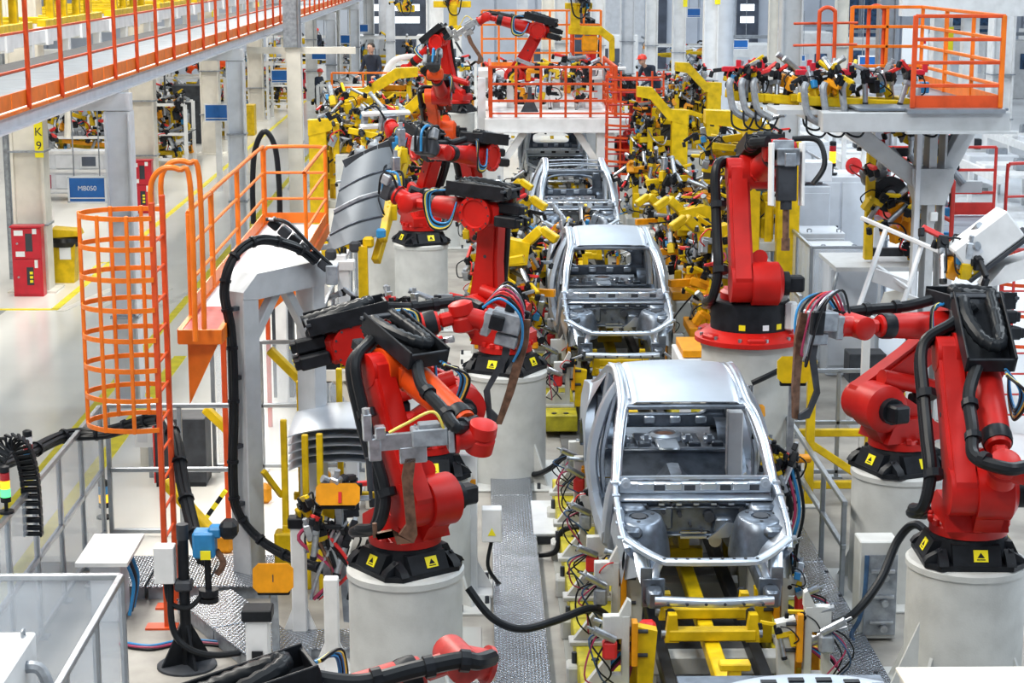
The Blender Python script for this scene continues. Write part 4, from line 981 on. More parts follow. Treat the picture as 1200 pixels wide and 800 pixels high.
# hall columns with cabinets
column('cream hall column with yellow K9 plate, behind the nearest red fire cabinet', -8.55, 36.3, 8, .62, 'cream', plate=(2.95, 'K9'), dp=.5)
column('cream hall column with yellow plate, behind the second red fire cabinet', -8.62, 49.2, 8, .62, 'cream', plate=(3.9, ''), dp=.5)
column('cream hall column with yellow plate, third of the left row', -8.7, 62.2, 8, .6, 'cream', plate=(4.3, ''), dp=.5)
column('cream hall column of the left row, behind the far red cabinet', -8.7, 75, 8, .6, 'cream', plate=(4.6, ''), dp=.5)
column('farthest cream hall column of the left row', -8.7, 88, 8, .6, 'cream', dp=.5)
def cabinet(label, x, y, s=1.):
    t = thing('fire_cabinet', label, 'cabinet', (x, y, 0), 0, 'red fire cabinets')
    b = MB(); b.box((0, 0, .66), (.56, .26, 1.32), ch=.008); b.part('body', 'cab_red', t)
    b = MB(); b.box((0, -.02, 1.335), (.60, .30, .03)); b.part('cap', 'cab_red', t)
    for k, (z, hh) in enumerate(((1.02, .58), (.38, .66))):
        b = MB(); b.box((0, -.138, z), (.50, .02, hh), ch=.006); d = b.part('door', 'cab_red', t)
        b = MB(); b.box((.05, -.150, z + .02), (.13, .008, .34)); b.part('window', 'glass_dark', d)
        b = MB(); b.cyl((-.17, -.15, z), (-.17, -.17, z), .02, n=10); b.part('lock', 'steel', d)
        if k == 0:
            for q, (xx, zz, ww) in enumerate(((-.14, 1.22, .17), (-.12, .82, .17), (.16, 1.25, .08))): b = MB(); b.box((xx, -.150, zz), (ww, .006, .10)); b.part('sticker', 'sign_white', d)
        else:
            b = MB(); b.box((.17, -.150, z + .25), (.06, .006, .15)); b.part('sticker', 'sign_white', d)
            for q in range(3): b = MB(); b.box((.07, -.156, z - .08 + .08 * q), (.06, .004, .05)); b.part('sticker', 'label_yellow', d)
    return t
cabinet('nearest red fire cabinet standing on the aisle floor, before the K9 column', -8.52, 35.7)
cabinet('second red fire cabinet, farther up the aisle left of the orange cage', -8.45, 47.6)
cabinet('far red cabinet beside the worker in the red cap', -8.0, 87)
t = thing('waste_bin', 'yellow waste bin with a black bag beside the red fire cabinet', 'bin', (-8.18, 37.3, 0))
b = MB(); b.prism([(-.20, 0), (.20, 0), (.25, .80), (-.25, .80)], -.22, .22); b.part('body', 'yellow', t)
b = MB(); b.lathe([(.30, .72), (.36, .82), (.33, .90), (.25, .92)], 14); b.part('bag', 'bag_black', t)
b = MB(); b.prism([(-.30, .90), (.34, .94), (.30, 1.04), (-.22, 1.08)], -.26, .26); b.part('lid', 'yellow', t)
b = MB(); b.box((.05, -.235, .60), (.22, .01, .24)); b.part('label', 'sign_white', t)
# signs
p = at(102.5, 222, 32); sign('large blue sign reading MB050 hanging over the left aisle', p, .62, .43, 'MB050', hang=2.0)
p = at(255, 132, 52); sign('blue sign on a white post, left of the second walkway column', p, .68, .45, None, post=.16)
p = at(329, 89.5, 64); sign('blue sign hanging before the cream columns in mid aisle', p, .62, .42, None, hang=1.5)
p = at(374, 65, 74); sign('small blue sign below the long pale beam over the aisle', p, .58, .30, None, hang=1.2, line=False)
p = at(403, 46, 82); sign('small blue sign right of the far walkway columns', p, .52, .36, None, hang=1.2, line=False)
p = at(425, 33, 88); sign('tiny blue sign left of the dark far doorway', p, .5, .34, None, hang=1.2, line=False)
# pale beam and duct over the aisle
b = MB(); b.box((0, 0, 0), (2.6, .12, .16)); o = b.single('overhead_beam', 'cream', 'long thin pale beam crossing the aisle under the walkway', 'beam'); o.location = at(353, 59, 46) - V((0, 0, .08))
t = thing('column', 'cream post with a grey duct rising past the walkway railing', 'column', (at(347, 180, 46).x, 46, 0), 0, 'hall columns')
b = MB(); b.box((0, 0, 2.1), (.34, .26, 4.2)); b.part('shaft', 'cream', t); b = MB(); b.box((-.02, -.1, 5.6), (.40, .34, 2.8)); b.part('duct', 'grey_metal', t); b = MB(); b.cyl((.16, -.32, 4.2), (.16, -.32, 7), .05); b.part('pipe', 'alu', t)
# things beyond the aisle
t = thing('control_console', 'long pale grey cabinet block with small windows beyond the left aisle', 'cabinet', (at(92, 222, 50).x, 50, 0))
b = MB(); b.box((0, .4, .75), (2.6, .8, 1.1), ch=.02); b.part('body', 'beam_grey', t)
for z in (.28, .80, 1.28): b = MB(); b.box((0, -.02, z), (2.6, .06, .08)); b.part('cross_rail', 'white', t)
for i in range(4):
    b = MB(); b.box((-.95 + i * .63, -.02, 1.05), (.50, .04, .36), ch=.01); f = b.part('panel', 'beam_grey', t)
    if i % 2 == 0 or i == 3: b = MB(); b.box((-.95 + i * .63, -.05, 1.05), (.36, .02, .24)); b.part('window', 'wall_dark', f)
    b = MB(); b.box((-.95 + i * .63, -.02, .52), (.50, .04, .36), ch=.01); b.part('panel', 'magenta' if i == 0 else 'beam_grey', t)
for i in range(3): b = MB(); b.box((-1.2 + 1.2 * i, .3, .12), (.12, .5, .24)); b.part('leg', 'beam_grey', t)
def bench(label, p, w_, d_, h_, n, seed, m='white'):
    t = thing('workstation', label, 'workstation', (p.x, p.y, 0), 0, 'workstations beyond the aisle')
    for x in (-w_ / 2, w_ / 2):
        for y in (-d_ / 2, d_ / 2): b = MB(); b.box((x, y, h_ * .9), (.10, .10, h_ * 1.8)); b.part('post', m, t)
    for z in (.35, h_, h_ * 1.8):
        for y in (-d_ / 2, d_ / 2): b = MB(); b.box((0, y, z), (w_, .08, .08)); b.part('rail', m, t)
    b = MB(); b.box((0, 0, h_), (w_, d_, .05)); b.part('table', 'grey_metal', t)
    clutter(t, n, (-w_ / 2, w_ / 2, -d_ / 2, d_ / 2, .3, h_ * 1.7), seed, 1.15)
    return t
bench('cluttered rack of yellow and dark tools behind the pale console', V((at(95, 170, 57).x, 57, 0)), 3.0, 1.6, 1.1, 34, 1)
bench('cluttered workstation between the two left cream columns', V((at(192, 165, 58).x, 58, 0)), 1.6, 1.6, 1.1, 26, 2)
bench('dark machine rack beyond the aisle under the walkway, right of the second cabinet', V((at(225, 130, 68).x, 68, 0)), 2.6, 1.6, 1.2, 30, 3)
bench('crowded station behind the white post with the blue sign', V((at(278, 110, 76).x, 76, 0)), 2.6, 1.6, 1.2, 30, 4)
bench('pale station with yellow tools near the far cream columns', V((at(312, 100, 80).x, 80, 0)), 2.2, 1.6, 1.1, 24, 5)
bench('farthest left station behind the worker in the red cap', V((at(350, 75, 98).x, 98, 0)), 3.0, 1.4, 1.3, 24, 6)
t = thing('yellow_locker', 'yellow low locker block left of the second walkway column', 'locker', (at(272, 152, 69).x, 69, 0))
b = MB(); b.box((0, 0, .55), (1.7, .7, 1.1), ch=.02); b.part('body', 'yellow', t)
for x in (-.55, 0, .55): b = MB(); b.box((x, -.36, .55), (.48, .03, .95), ch=.01); b.part('door', 'yellow', t)
t = thing('hopper', 'dark grey hopper box standing beyond the aisle', 'hopper', (at(222, 150, 66).x, 66, 0))
b = MB(); b.prism([(-.5, 2.0), (.9, 2.0), (.75, 1.4), (-.35, 1.4)], -.5, .5); b.part('bin', 'dark', t)
b = MB(); b.box((.2, 0, .7), (.7, .7, 1.4)); b.part('stand', 'dark', t)
b = MB(); b.tube([(0, 0, 0), (.05, 0, .8), (-.05, 0, 1.6), (.1, 0, 2.6)], .10, 8); o = b.single('air_hose', 'cream', 'thick cream hose hanging behind the pale console', 'hose'); o.location = (at(80, 168, 54).x, 54, 1.3)
t = thing('gas_cylinder', 'tilted red tank hanging among the machines beyond the aisle', 'tank', at(193, 132, 60)); b = MB(Mx.Rotation(R(30), 4, 'Y')); b.lathe([(.08, -.62), (.2, -.52), (.22, 0), (.22, .45), (.12, .58)], 16, (0, 0, 0), 'x'); b.part('tank', 'cab_red', t); b = MB(); b.cyl((0, .2, 0), (0, .2, 2.2), .03); b.part('hanger', 'dark', t); b = MB(Mx.Rotation(R(30), 4, 'Y')); b.box((-.2, -.21, .02), (.3, .03, .18)); b.part('label', 'sign_white', t)
robot('small orange robot arm reaching out beyond the aisle', V((at(258, 130, 72).x, 72, .8)), R(200), -20, -10, s=.9, gun='', col='robot_orange', detail=False, cables=False, tray=False)
pedestal('low white pedestal under the orange robot beyond the aisle', at(258, 130, 72).x, 72, .8, .35, feet=False)
robot('orange robot at the left picture edge beyond the cream column', V((-14.1, 43, .6)), R(-30), -20, 0, s=1., gun='', col='robot_orange', detail=False, cables=False, tray=False)
pedestal('dark set low pedestal at the left picture edge', -14.1, 43, .6, .4, feet=False)
t = thing('blue_machine', 'dark blue machine at the left picture edge behind the fire cabinet', 'machine', (-10.5, 38.5, 0))
b = MB(); b.prism([(-1.4, .3), (.35, .3), (.5, .55), (.5, .9), (.2, 1.1), (-1.4, 1.2)], -.5, .6); b.part('body', 'tarp_blue', t); b = MB(); b.box((-.2, -.55, .7), (.7, .05, .3)); b.part('panel', 'blue', t)
for x in (-1.0, .1): b = MB(); b.box((x, 0, .15), (.3, .8, .3)); b.part('foot', 'dark', t)
clutter(t, 12, (-1.3, .2, -.3, .5, 1.1, 2.0), 9, 1.1)
for k, (u, l) in enumerate(((13, 'left'), (19, 'right'))):
    b = MB(); b.cyl((0, 0, 0), (0, 0, 6), .06); o = b.single('pipe', 'grey_metal', '%s one of two grey pipes at the left picture edge' % l, 'pipe'); o.location = (at(u, 290, 37.6).x, 37.6, 0)
# workers in the aisle
person('worker in dark navy clothes and red cap, walking by the far red cabinet', (at(373, 110, 79).x, 79, 0), R(60), .12, 'navy', None, 'helmet_red')
person('distant worker in a red cap standing behind the far walkway column', (at(373, 58, 97).x, 97, 1.0), R(-40), .1, 'navy', None, 'helmet_red')
b = MB(); b.box((0, 0, .5), (2.2, 1.6, 1.0)); o = b.single('work_platform', 'beam_grey', 'grey block platform under the distant red capped worker', 'platform'); o.location = (at(373, 58, 97).x, 97, 0)
# ================================================================== left foreground: ladder, platform, portal, fences, racks
t = thing('caged_ladder', 'orange ladder with a tall round safety cage left of the grey portal', 'ladder', (-3.0, 17.37, 0))
for y in (0, .58):
    b = MB(); b.box((0, y, 2.05), (.05, .07, 4.1), ch=.008); b.part('stringer', 'orange_red', t)
    b = MB(); b.box((-.05, y, .01), (.30, .16, .02)); b.part('foot', 'orange_red', t)
    b = MB(); b.tube([(0, y, 3.9), (0, y, 4.25), (.10, y, 4.40), (.26, y, 4.40), (.36, y, 4.25), (.36, y, 2.8)], .026, 8, 5); b.part('grab_rail', 'orange', t)
rm = MB(); rm.cyl((0, 0, 0), (0, .58, 0), .014, n=8); rm = rm.mesh('rung', 'orange_red')
for k in range(13): inst('rung', rm, t, (0, 0, .30 + .285 * k))
hp = [(0, -.04), (-.22, -.10), (-.50, -.04), (-.68, .12), (-.73, .29), (-.68, .46), (-.50, .62), (-.22, .68), (0, .62)]
hm = MB(); P_ = smooth_path([(x, y, 0) for x, y in hp], 4)
for p, q in zip(P_, P_[1:]): hm.bar(p, q, .012, .045)
hm = hm.mesh('hoop', 'orange')
for k in range(8): inst('hoop', hm, t, (0, 0, 1.96 + .285 * k))
for (x, y) in hp[1:8:1]:
    if (x, y) in ((-.22, -.10), (-.50, -.04), (-.73, .29), (-.50, .62), (-.22, .68)): b = MB(); b.box((x, y, 2.96), (.035, .035, 2.05), ch=.006); b.part('strap', 'orange', t)
t = thing('maintenance_platform', 'orange railed service platform reached by the caged ladder', 'platform', (-2.9, 18.1, 0))
for k in range(2): b = MB(); b.box((.19, .65 + 1.28 * k, 2.74), (.40, 1.26, .04), ch=.006); b.part('deck_plate', 'robot_dull' if k == 0 else 'beam_grey', t)
for k in range(3): b = MB(); b.box((.42, 3.45 + 1.6 * k, 2.74), (.86, 1.58, .04), ch=.006); b.part('deck_plate', 'beam_grey', t)
for x, ya_, yb_ in ((0, 0, 7.45), (.39, 0, 2.6), (.85, 2.65, 7.45)): b = MB(); b.box((x, (ya_ + yb_) / 2, 2.70), (.05, yb_ - ya_, .14)); b.part('edge_beam', 'orange', t)
b = MB(); b.box((.20, -.02, 2.70), (.42, .05, .14)); b.part('edge_beam', 'orange', t)
for y, x in ((.1, .36), (2.75, .8), (7.2, .8)):
    b = MB(); b.prism([(.06, 2.62), (x, 2.62), (.06, 2.0)], y - .02, y + .02); b.part('bracket', 'orange', t)
for y in (2.75, 7.2): b = MB(); b.box((.04, y, 1.31), (.06, .06, 2.62), ch=.008); b.part('leg', 'orange_red', t)
def loop_rail(t, x0, y0, x1, y1, z0, h, m='orange'):
    p, q = V((x0, y0, z0)), V((x1, y1, z0)); d = (q - p); l = d.length; d /= l
    Z = lambda v: V((0, 0, v))
    b = MB(); b.tube([p, p + Z(h - .12), p + Z(h - .03) + d * .03, p + Z(h) + d * .12, q + Z(h) - d * .12, q + Z(h - .03) - d * .03, q + Z(h - .12), q], .024, 8, 3); b.part('rail_loop', m, t)
    for k in (1, 2): b = MB(); b.cyl(p + Z(h * k / 3), q + Z(h * k / 3), .018, n=8); b.part('mid_rail', m, t)
    b = MB(); b.bar(p + Z(.09), q + Z(.09), .012, .14); b.part('toe_board', m, t)
loop_rail(t, 0, .75, 0, 2.35, 2.76, 1.05); loop_rail(t, 0, 2.45, 0, 4.6, 2.76, 1.05); loop_rail(t, 0, 4.7, 0, 7.4, 2.76, 1.05)
loop_rail(t, .02, 7.45, .84, 7.45, 2.76, 1.05); loop_rail(t, .84, 4.4, .84, 7.4, 2.76, 1.05); 
# grey portal frame
t = thing('portal_frame', 'light grey welded portal frame with hoses strapped to its leg', 'frame', (-2.36, 18.65, 0), math.atan2(.9, .6))
L_ = 1.08
b = MB(); b.box((0, 0, 1.5), (.24, .24, 3.0), ch=.01); b.part('leg', 'frame_grey', t)
b = MB(); b.box((L_, 0, 1.5), (.20, .24, 3.0), ch=.01); b.part('leg', 'frame_grey', t)
b = MB(); b.prism([(-.12, 2.99), (-.12, 3.06), (.10, 3.22), (L_ + .12, 3.22), (L_ + .12, 2.98), (L_ + .1, 2.96), (.12, 2.96)], -.125, .125); b.part('beam', 'frame_grey', t)
b = MB(); b.bar((.06, 0, 2.45), (.52, 0, 2.98), .10, .10, ch=.008); b.part('brace', 'frame_grey', t)
b = MB(); b.bar((L_ - .06, 0, 2.45), (.66, 0, 2.98), .10, .10, ch=.008); b.part('brace', 'frame_grey', t)
for x in (0, L_): b = MB(); b.box((x, 0, .015), (.44, .44, .03)); b.part('base_plate', 'frame_grey', t)
for z in (.9, 1.5, 2.2, 2.9): b = MB(); b.box((-.15, -.04, z), (.12, .06, .04)); b.part('hose_bracket', 'dark', t)
bundle('black hose bundle strapped to the grey portal leg and arching over it', [at(398, 672, 17.7), at(345, 655, 18.1), at(305, 632, 18.4), at(279, 600, 18.45), at(273, 560, 18.45), at(274, 470, 18.45), at(271, 390, 18.45), at(263, 340, 18.45), at(275, 300, 18.55), at(305, 281, 18.75), at(345, 289, 19.05), at(368, 305, 19.25)], .024, ['hose'] * 4)
t = thing('hose_carrier', 'black jointed hose carrier clamped above the grey portal frame', 'cable carrier', at(322, 262, 19.35), 0)
for k in range(6):
    b = MB(); p = V((k * .10, .0, -.085 * k)); b.M = Mx.Translation(p) @ Mx.Rotation(R(40), 4, 'Y'); b.box((0, 0, 0), (.12, .16, .10), ch=.015); b.part('link', 'dark' if k % 2 else 'black', t)
for k, m in enumerate(('hose', 'grey_metal', 'hose')): b = MB(); b.tube([(-.08 + .03 * k, -.1, .06), (.15, -.1 - .02 * k, .02), (.4, -.08, -.25), (.6, -.05, -.45)], .02, 6); b.part('cable', m, t)
b = MB(); b.box((.58, 0, -.52), (.12, .24, .20), ch=.01); b.part('clamp_block', 'grey_metal', t)
# fences
fence('long clear paned fence along the left aisle, running away from us', [(-4.14, 14.0), (-4.14, 20.2)], 1.5, mid=.78, every=1.02)
fence('clear paned fence crossing from the aisle corner to the portal leg', [(-4.07, 20.26), (-2.5, 20.26)], 1.5, mid=.78, every=.8, pane=False)
fence('clear fence corner in the lower left, nearest to us', [(-4.9, 14.41), (-2.84, 14.41), (-2.84, 11.3)], 1.5, mid=None, every=1.0)
fence('clear fence behind the portal frame, under the orange platform', [(-3.3, 23.0), (-1.5, 23.0)], 1.65, mid=.85, every=.62)
fence('clear fence panel along the far edge of the orange platform', [(-2.0, 23.2), (-2.0, 33)], 1.9, mid=1.0, every=1.2)
# boxes
t = thing('cabinet', 'low white cabinet cut off in the lower left corner', 'cabinet', (-3.92, 13.5, 0))
b = MB(); b.box((0, 0, .6), (.95, 1.1, 1.15), ch=.012); b.part('body', 'white', t)
for q in ((.40, -.45), (.40, .45)): b = MB(); b.tube([(q[0], q[1] - .03, 1.17), (q[0], q[1] - .03, 1.22), (q[0], q[1] + .03, 1.22), (q[0], q[1] + .03, 1.17)], .012, 6); b.part('lifting_eye', 'grey_metal', t)
b = MB(); b.tube([(.45, .2, 1.02), (.58, .2, 1.0), (.66, .15, .8), (.66, .1, .5)], .05, 8); b.part('conduit', 'grey_metal', t)
t = thing('cabinet', 'low white topped cabinet beside the long fence, blue hoses at its side', 'cabinet', (-3.62, 17.9, 0))
b = MB(); b.box((0, 0, .61), (.50, .95, .04)); b.part('top', 'white', t); b = MB(); b.box((.02, -.2, .30), (.30, .4, .58), ch=.01); b.part('body', 'beam_grey', t)
for k, m in enumerate(('blue', 'dark', 'blue')): b = MB(); b.tube([(.22, -.3 + .12 * k, .55), (.27, -.3 + .12 * k, .35), (.22, -.32 + .12 * k, .05)], .018, 6); b.part('hose', m, t)
t = thing('electric_cabinet', 'dark grey electric cabinet behind the caged ladder', 'cabinet', (-3.62, 22.3, 0))
b = MB(); b.box((0, .25, .45), (.62, .5, .80), ch=.01); b.part('body', 'dark', t); b = MB(); b.box((0, .25, .03), (.6, .5, .06)); b.part('plinth', 'black', t)
b = MB(); b.box((-.31, .0, .45), (.015, .06, .78)); b.part('edge_strip', 'red', t)
t = thing('notice_board', 'white paper notice on the fence beside the dark cabinet', 'notice', (-4.05, 22.7, .0))
b = MB(); b.box((0, 0, .62), (.36, .02, .44)); b.part('sheet', 'sign_white', t)
for x in (-.09, .09):
    for z in (.52, .66): b = MB(); b.box((x, -.012, z), (.12, .004, .11)); b.part('print', 'beam_grey', t)
b = MB(); b.box((0, .03, .4), (.05, .04, .8)); b.part('stand', 'alu', t)
b = MB(); b.box((0, 0, .15), (.6, .4, .3), ch=.01); o = b.single('carton', 'cream', 'small tan carton on the floor below the paper notice', 'carton'); o.location = (-3.95, 23.3, 0)
# yellow struts
def strut(label, p, q):
    t = thing('floor_strut', label, 'strut', (p[0], p[1], 0), 0, 'yellow inclined struts')
    d = V(q) - V(p); b = MB(); b.bar((0, 0, p[2]), (d.x, d.y, q[2]), .13, .10, ch=.012); b.part('beam', 'yellow', t)
    b = MB(); b.box((.02, 0, .12), (.26, .16, .24), ch=.05); b.part('foot', 'amber', t)
strut('yellow strut with a rounded foot on the floor behind the ladder base', (-2.80, 19.7, .12), (-3.42, 20.0, .72))
strut('yellow strut leaning above the fence, left of the portal leg', (-2.6, 21.6, .55), (-3.2, 21.6, 1.15))
strut('yellow strut seen through the portal opening', (-1.95, 22.2, 1.15), (-2.5, 22.2, 1.72))
t = thing('hazard_post', 'black and yellow striped kick post behind the ladder', 'post', (-3.0, 20.6, 0))
for k in range(6): b = MB(); b.bar((-.15 + .05 * k, 0, .02 + .07 * k), (-.10 + .05 * k, 0, .09 + .07 * k), .05, .05); b.part('stripe', 'label_yellow' if k % 2 else 'black', t)
# signal towers, drag chain
tower_light('signal tower lit green and amber on the left fence rail', (-4.15, 16.1, 1.525), s=1.15)
tower_light('signal tower with white and red lenses behind the black drag chain', (-4.3, 17.6, 1.45), ('sign_white', 'lamp_red', 'blue'), s=1.2)
tower_light('small blue and amber signal tower behind the fence corner', (-4.3, 21.0, .0), ('blue', 'lamp_amber'), s=1.5)
t = thing('drag_chain', 'black drag chain arching over the left fence', 'cable carrier', (-4.22, 16.4, 0))
pts = smooth_path([(-.12, -.25, .9), (-.12, -.2, 1.5), (-.10, -.05, 1.82), (-.02, .1, 2.02), (.07, .25, 2.0), (.12, .35, 1.75), (.13, .38, 1.45), (.13, .38, 1.1)], 5)
for p, q in zip(pts, pts[1:]):
    x, y, z, l = frame(p, q, V((0, 1, .2)))
    b = MB(Mx.Translation((p + q) / 2) @ Mx((x, y, z)).transposed().to_4x4())
    for s_ in (-1, 1): b.box((0, s_ * .075, 0), (l * .98, .022, .09), ch=.008)
    b.box((0, 0, .03), (l * .45, .15, .012)); b.box((0, 0, -.03), (l * .45, .15, .012)); b.part('link', 'black', t)
bundle('thick black cable bundle laid over the left fence, running to the camera stand', [at(-30, 556, 17.2), at(30, 532, 18.2), at(75, 511, 19.0), at(125, 506, 19.1), at(165, 494, 19.0), at(190, 491, 18.7), at(205, 515, 18.2), at(215, 570, 17.7), at(228, 625, 17.2), at(238, 655, 16.8)], .032, ['hose'] * 5)
# camera stand
t = thing('sensor_stand', 'black pole stand with blue sensor head and a white box, lower left', 'stand', (-2.66, 16.35, 0))
b = MB(); b.lathe([(.27, 0), (.27, .02), (.25, .03)], 24); b.part('base', 'dark', t)
for k in range(4): b = MB(Mx.Rotation(k * math.pi / 2 + .5, 4, 'Z')); b.prism([(.04, .03), (.24, .03), (.04, .42)], -.012, .012); b.part('gusset', 'black', t)
b = MB(); b.cyl((0, 0, .02), (0, 0, 1.2), .05, n=14); b.part('pole', 'black', t)
b = MB(); b.box((-.16, -.02, .98), (.18, .16, .34), ch=.008); b.part('junction_box', 'white', t)
b = MB(); b.cyl((0, 0, 1.2), (0, 0, 1.34), .055, n=14); b.part('pole_cap', 'dark', t); b = MB(); b.box((0, -.02, .78), (.16, .14, .10), ch=.02); b.part('clamp', 'dark', t)
b = MB(); b.box((.20, -.02, 1.17), (.20, .20, .24), ch=.02); b.box((.30, -.02, 1.28), (.12, .16, .10), ch=.02); h = b.part('sensor_head', 'blue', t)
b = MB(); b.box((.42, -.02, 1.30), (.16, .20, .16), ch=.04); b.part('sensor_cover', 'black', h)
b = MB(); b.box((.22, -.135, 1.09), (.09, .015, .08)); b.part('warning_label', 'label_yellow', h)
b = MB(); b.cyl((.22, -.02, 1.05), (.22, -.02, .74), .03); b.cyl((.22, -.02, .74), (.22, -.02, .68), .09); b.cyl((.22, -.02, .62), (.22, -.02, .66), .09); b.part('nozzle', 'black', t)
b = MB(); b.tube([(-.16, -.02, .8), (-.12, -.05, .62), (.04, -.08, .58), (.16, -.05, .68)], .025, 7); b.part('cable', 'hose', t)
b = MB(); b.tube([(-.12, -.02, .8), (-.1, -.1, .4), (.05, -.15, .22), (.3, -.1, .14), (.62, .1, .12)], .03, 8); b.part('cable', 'hose', t)
b = MB(); b.tube([(.30, -.02, 1.1), (.36, -.02, .98), (.30, -.03, .88)], .03, 8); b.part('cable', 'copper', t)
bundle('red and blue floor cables left of the sensor stand', [(-3.35, 16.85, .03), (-3.05, 16.75, .03), (-2.75, 16.9, .03), (-2.3, 16.8, .03)], .014, ['magenta', 'blue', 'magenta', 'hose'], ties=False)
# chequer plates on the floor
t = thing('chequer_platform', 'low aluminium chequer plate platform at the ladder foot', 'platform', (-3.3, 18.4, 0))
for k in range(3): b = MB(); b.box((-.35 + .62 * k, .25, .14), (.60, 1.0, .02), ch=.004); b.part('plate', 'tread', t); b = MB(); b.box((-.35 + .62 * k, .25, .06), (.58, .9, .12)); b.part('support', 'grey_metal', t)
t = thing('chequer_ramp', 'slanted chequer plate ramp behind the sensor stand', 'ramp', (-2.72, 17.9, 0), math.atan2(-1.7, .95))
for k in range(2): b = MB(); b.box((.48 + .97 * k, 0, .145), (.95, .58, .02), ch=.004); b.part('plate', 'tread', t); b = MB(); b.box((.48 + .97 * k, 0, .07), (.95, .56, .13)); b.part('support', 'grey_metal', t)
t = thing('chequer_plate', 'small bright chequer plate on the floor before the front left pedestal', 'plate', (-1.45, 16.75, 0))
b = MB(); b.box((0, 0, .10), (.75, .5, .02), ch=.004); b.part('plate', 'tread', t); b = MB(); b.box((0, 0, .045), (.72, .46, .09)); b.part('support', 'grey_metal', t)
# stands with plates
def white_stand(label, x, y, h, w_=.17, head=True, foot=.36, group='white steel stands'):
    t = thing('white_stand', label, 'stand', (x, y, 0), 0, group)
    b = MB(); b.box((0, 0, h / 2), (w_, w_ * .9, h), ch=.012); b.part('post', 'white', t)
    b = MB(); b.box((0, 0, .02), (foot, foot, .04), ch=.006); b.part('foot', 'white', t)
    for s_ in (-1, 1): b = MB(); b.prism([(s_ * w_ * .5, .04), (s_ * foot * .5, .04), (s_ * w_ * .5, .32)], -.012, .012); b.part('gusset', 'white', t)
    if head: b = MB(); b.box((0, 0, h + .04), (w_ * 1.3, w_ * 1.1, .10), ch=.01); b.part('head', 'black', t)
    return t
s_ = white_stand('white stand with a black label plate, bottom left of the front pedestal', -1.83, 14.9, .98, .19)
b = MB(); b.box((.0, -.10, .62), (.09, .02, .20)); b.part('label_plate', 'black', s_)
paddle('amber octagonal plate standing left of the front left robot, low down', at(320, 677, 16.2), .36, .26, 0, -.15, pole=(.0, .15, -.95))
white_stand('white stand with flared foot left of the front left pedestal', -1.69, 17.0, 1.12, .14)
white_stand('white stand close to the front pedestal, behind the amber plate', -1.32, 16.1, .92, .13, head=False)
paddle('amber plate with a red bar, tilted, left of the front left robot', at(396, 579, 16.7), .40, .20, 0, -.35, stripe=True, pole=(.05, .25, -1.3))
t = thing('valve_station', 'tangle of hoses and grey valves beside the front left robot', 'valve unit', at(385, 625, 16.9), 0)
b = MB(); b.box((0, .1, -.65), (.12, .12, 1.3)); b.part('post', 'grey_metal', t)
clutter(t, 9, (-.22, .2, -.15, .15, -.35, .2), 21, .8, bars=False)
for k, m in enumerate(('hose', 'red', 'steel', 'copper', 'magenta', 'hose', 'steel')):
    rd = random.Random(k); b = MB(); b.tube([(rd.uniform(-.2, .2), -.1, .15), (rd.uniform(-.3, .1), -.18, .0), (rd.uniform(-.1, .3), -.2, -.3), (rd.uniform(-.2, .2), -.1, -.6)], .018, 6); b.part('hose', m, t)
# rack of stamped roof panels
t = thing('panel_rack', 'yellow post rack holding stacked roof panels behind the front left robot', 'rack', (-1.45, 19.2, 0), 0)
for (x, y, z) in ((-.52, -.62, 1.75), (-.30, -.72, 1.62), (-.15, -.76, 1.64), (-.46, .5, 1.9), (-.25, .6, 1.95), (-.05, .65, 2.0), (.5, -.7, 1.6), (.6, .5, 1.8)):
    b = MB(); b.box((x, y, z / 2), (.065, .065, z), ch=.01); b.part('post', 'yellow', t)
for z in (.25, .62):
    for y in (-.65, .55): b = MB(); b.box((0.05, y, z), (1.2, .07, .08), ch=.008); b.part('cross_bar', 'yellow', t)
for x in (-.48, .55): b = MB(); b.box((x, -.05, .42), (.09, 1.3, .12), ch=.01); b.part('side_bar', 'yellow', t)
b = MB(); b.bar((-.56, -.6, .95), (-.72, -.75, 1.25), .05, .05); b.part('lever', 'yellow', t)
b = MB(); b.box((-.50, -.66, .30), (.26, .2, .6), ch=.02); b.part('lock_block', 'yellow', t)
for k in range(5):
    b = MB(); z0 = 1.28 + .085 * k
    b.grid(lambda u, v: (-.48 + 1.1 * u, -.62 + 1.15 * v, z0 + .09 * math.sin(math.pi * u) ** .7 - .05 * (2 * v - 1) ** 2), 14, 6, .012, (0, 0, 1))
    b.v = [V(p) + V((-1.45, 19.2, 0)) for p in b.v]
    b.single('roof_panel', 'bodymatte', ['lowest stamped roof panel in the yellow rack', 'second stamped roof panel from the bottom in the yellow rack', 'middle stamped roof panel of the stack in the yellow rack', 'stamped roof panel just below the topmost one in the yellow rack', 'topmost stamped roof panel in the yellow rack, shiny and curved'][k], 'panel', 'stamped roof panels in the yellow rack', 60)
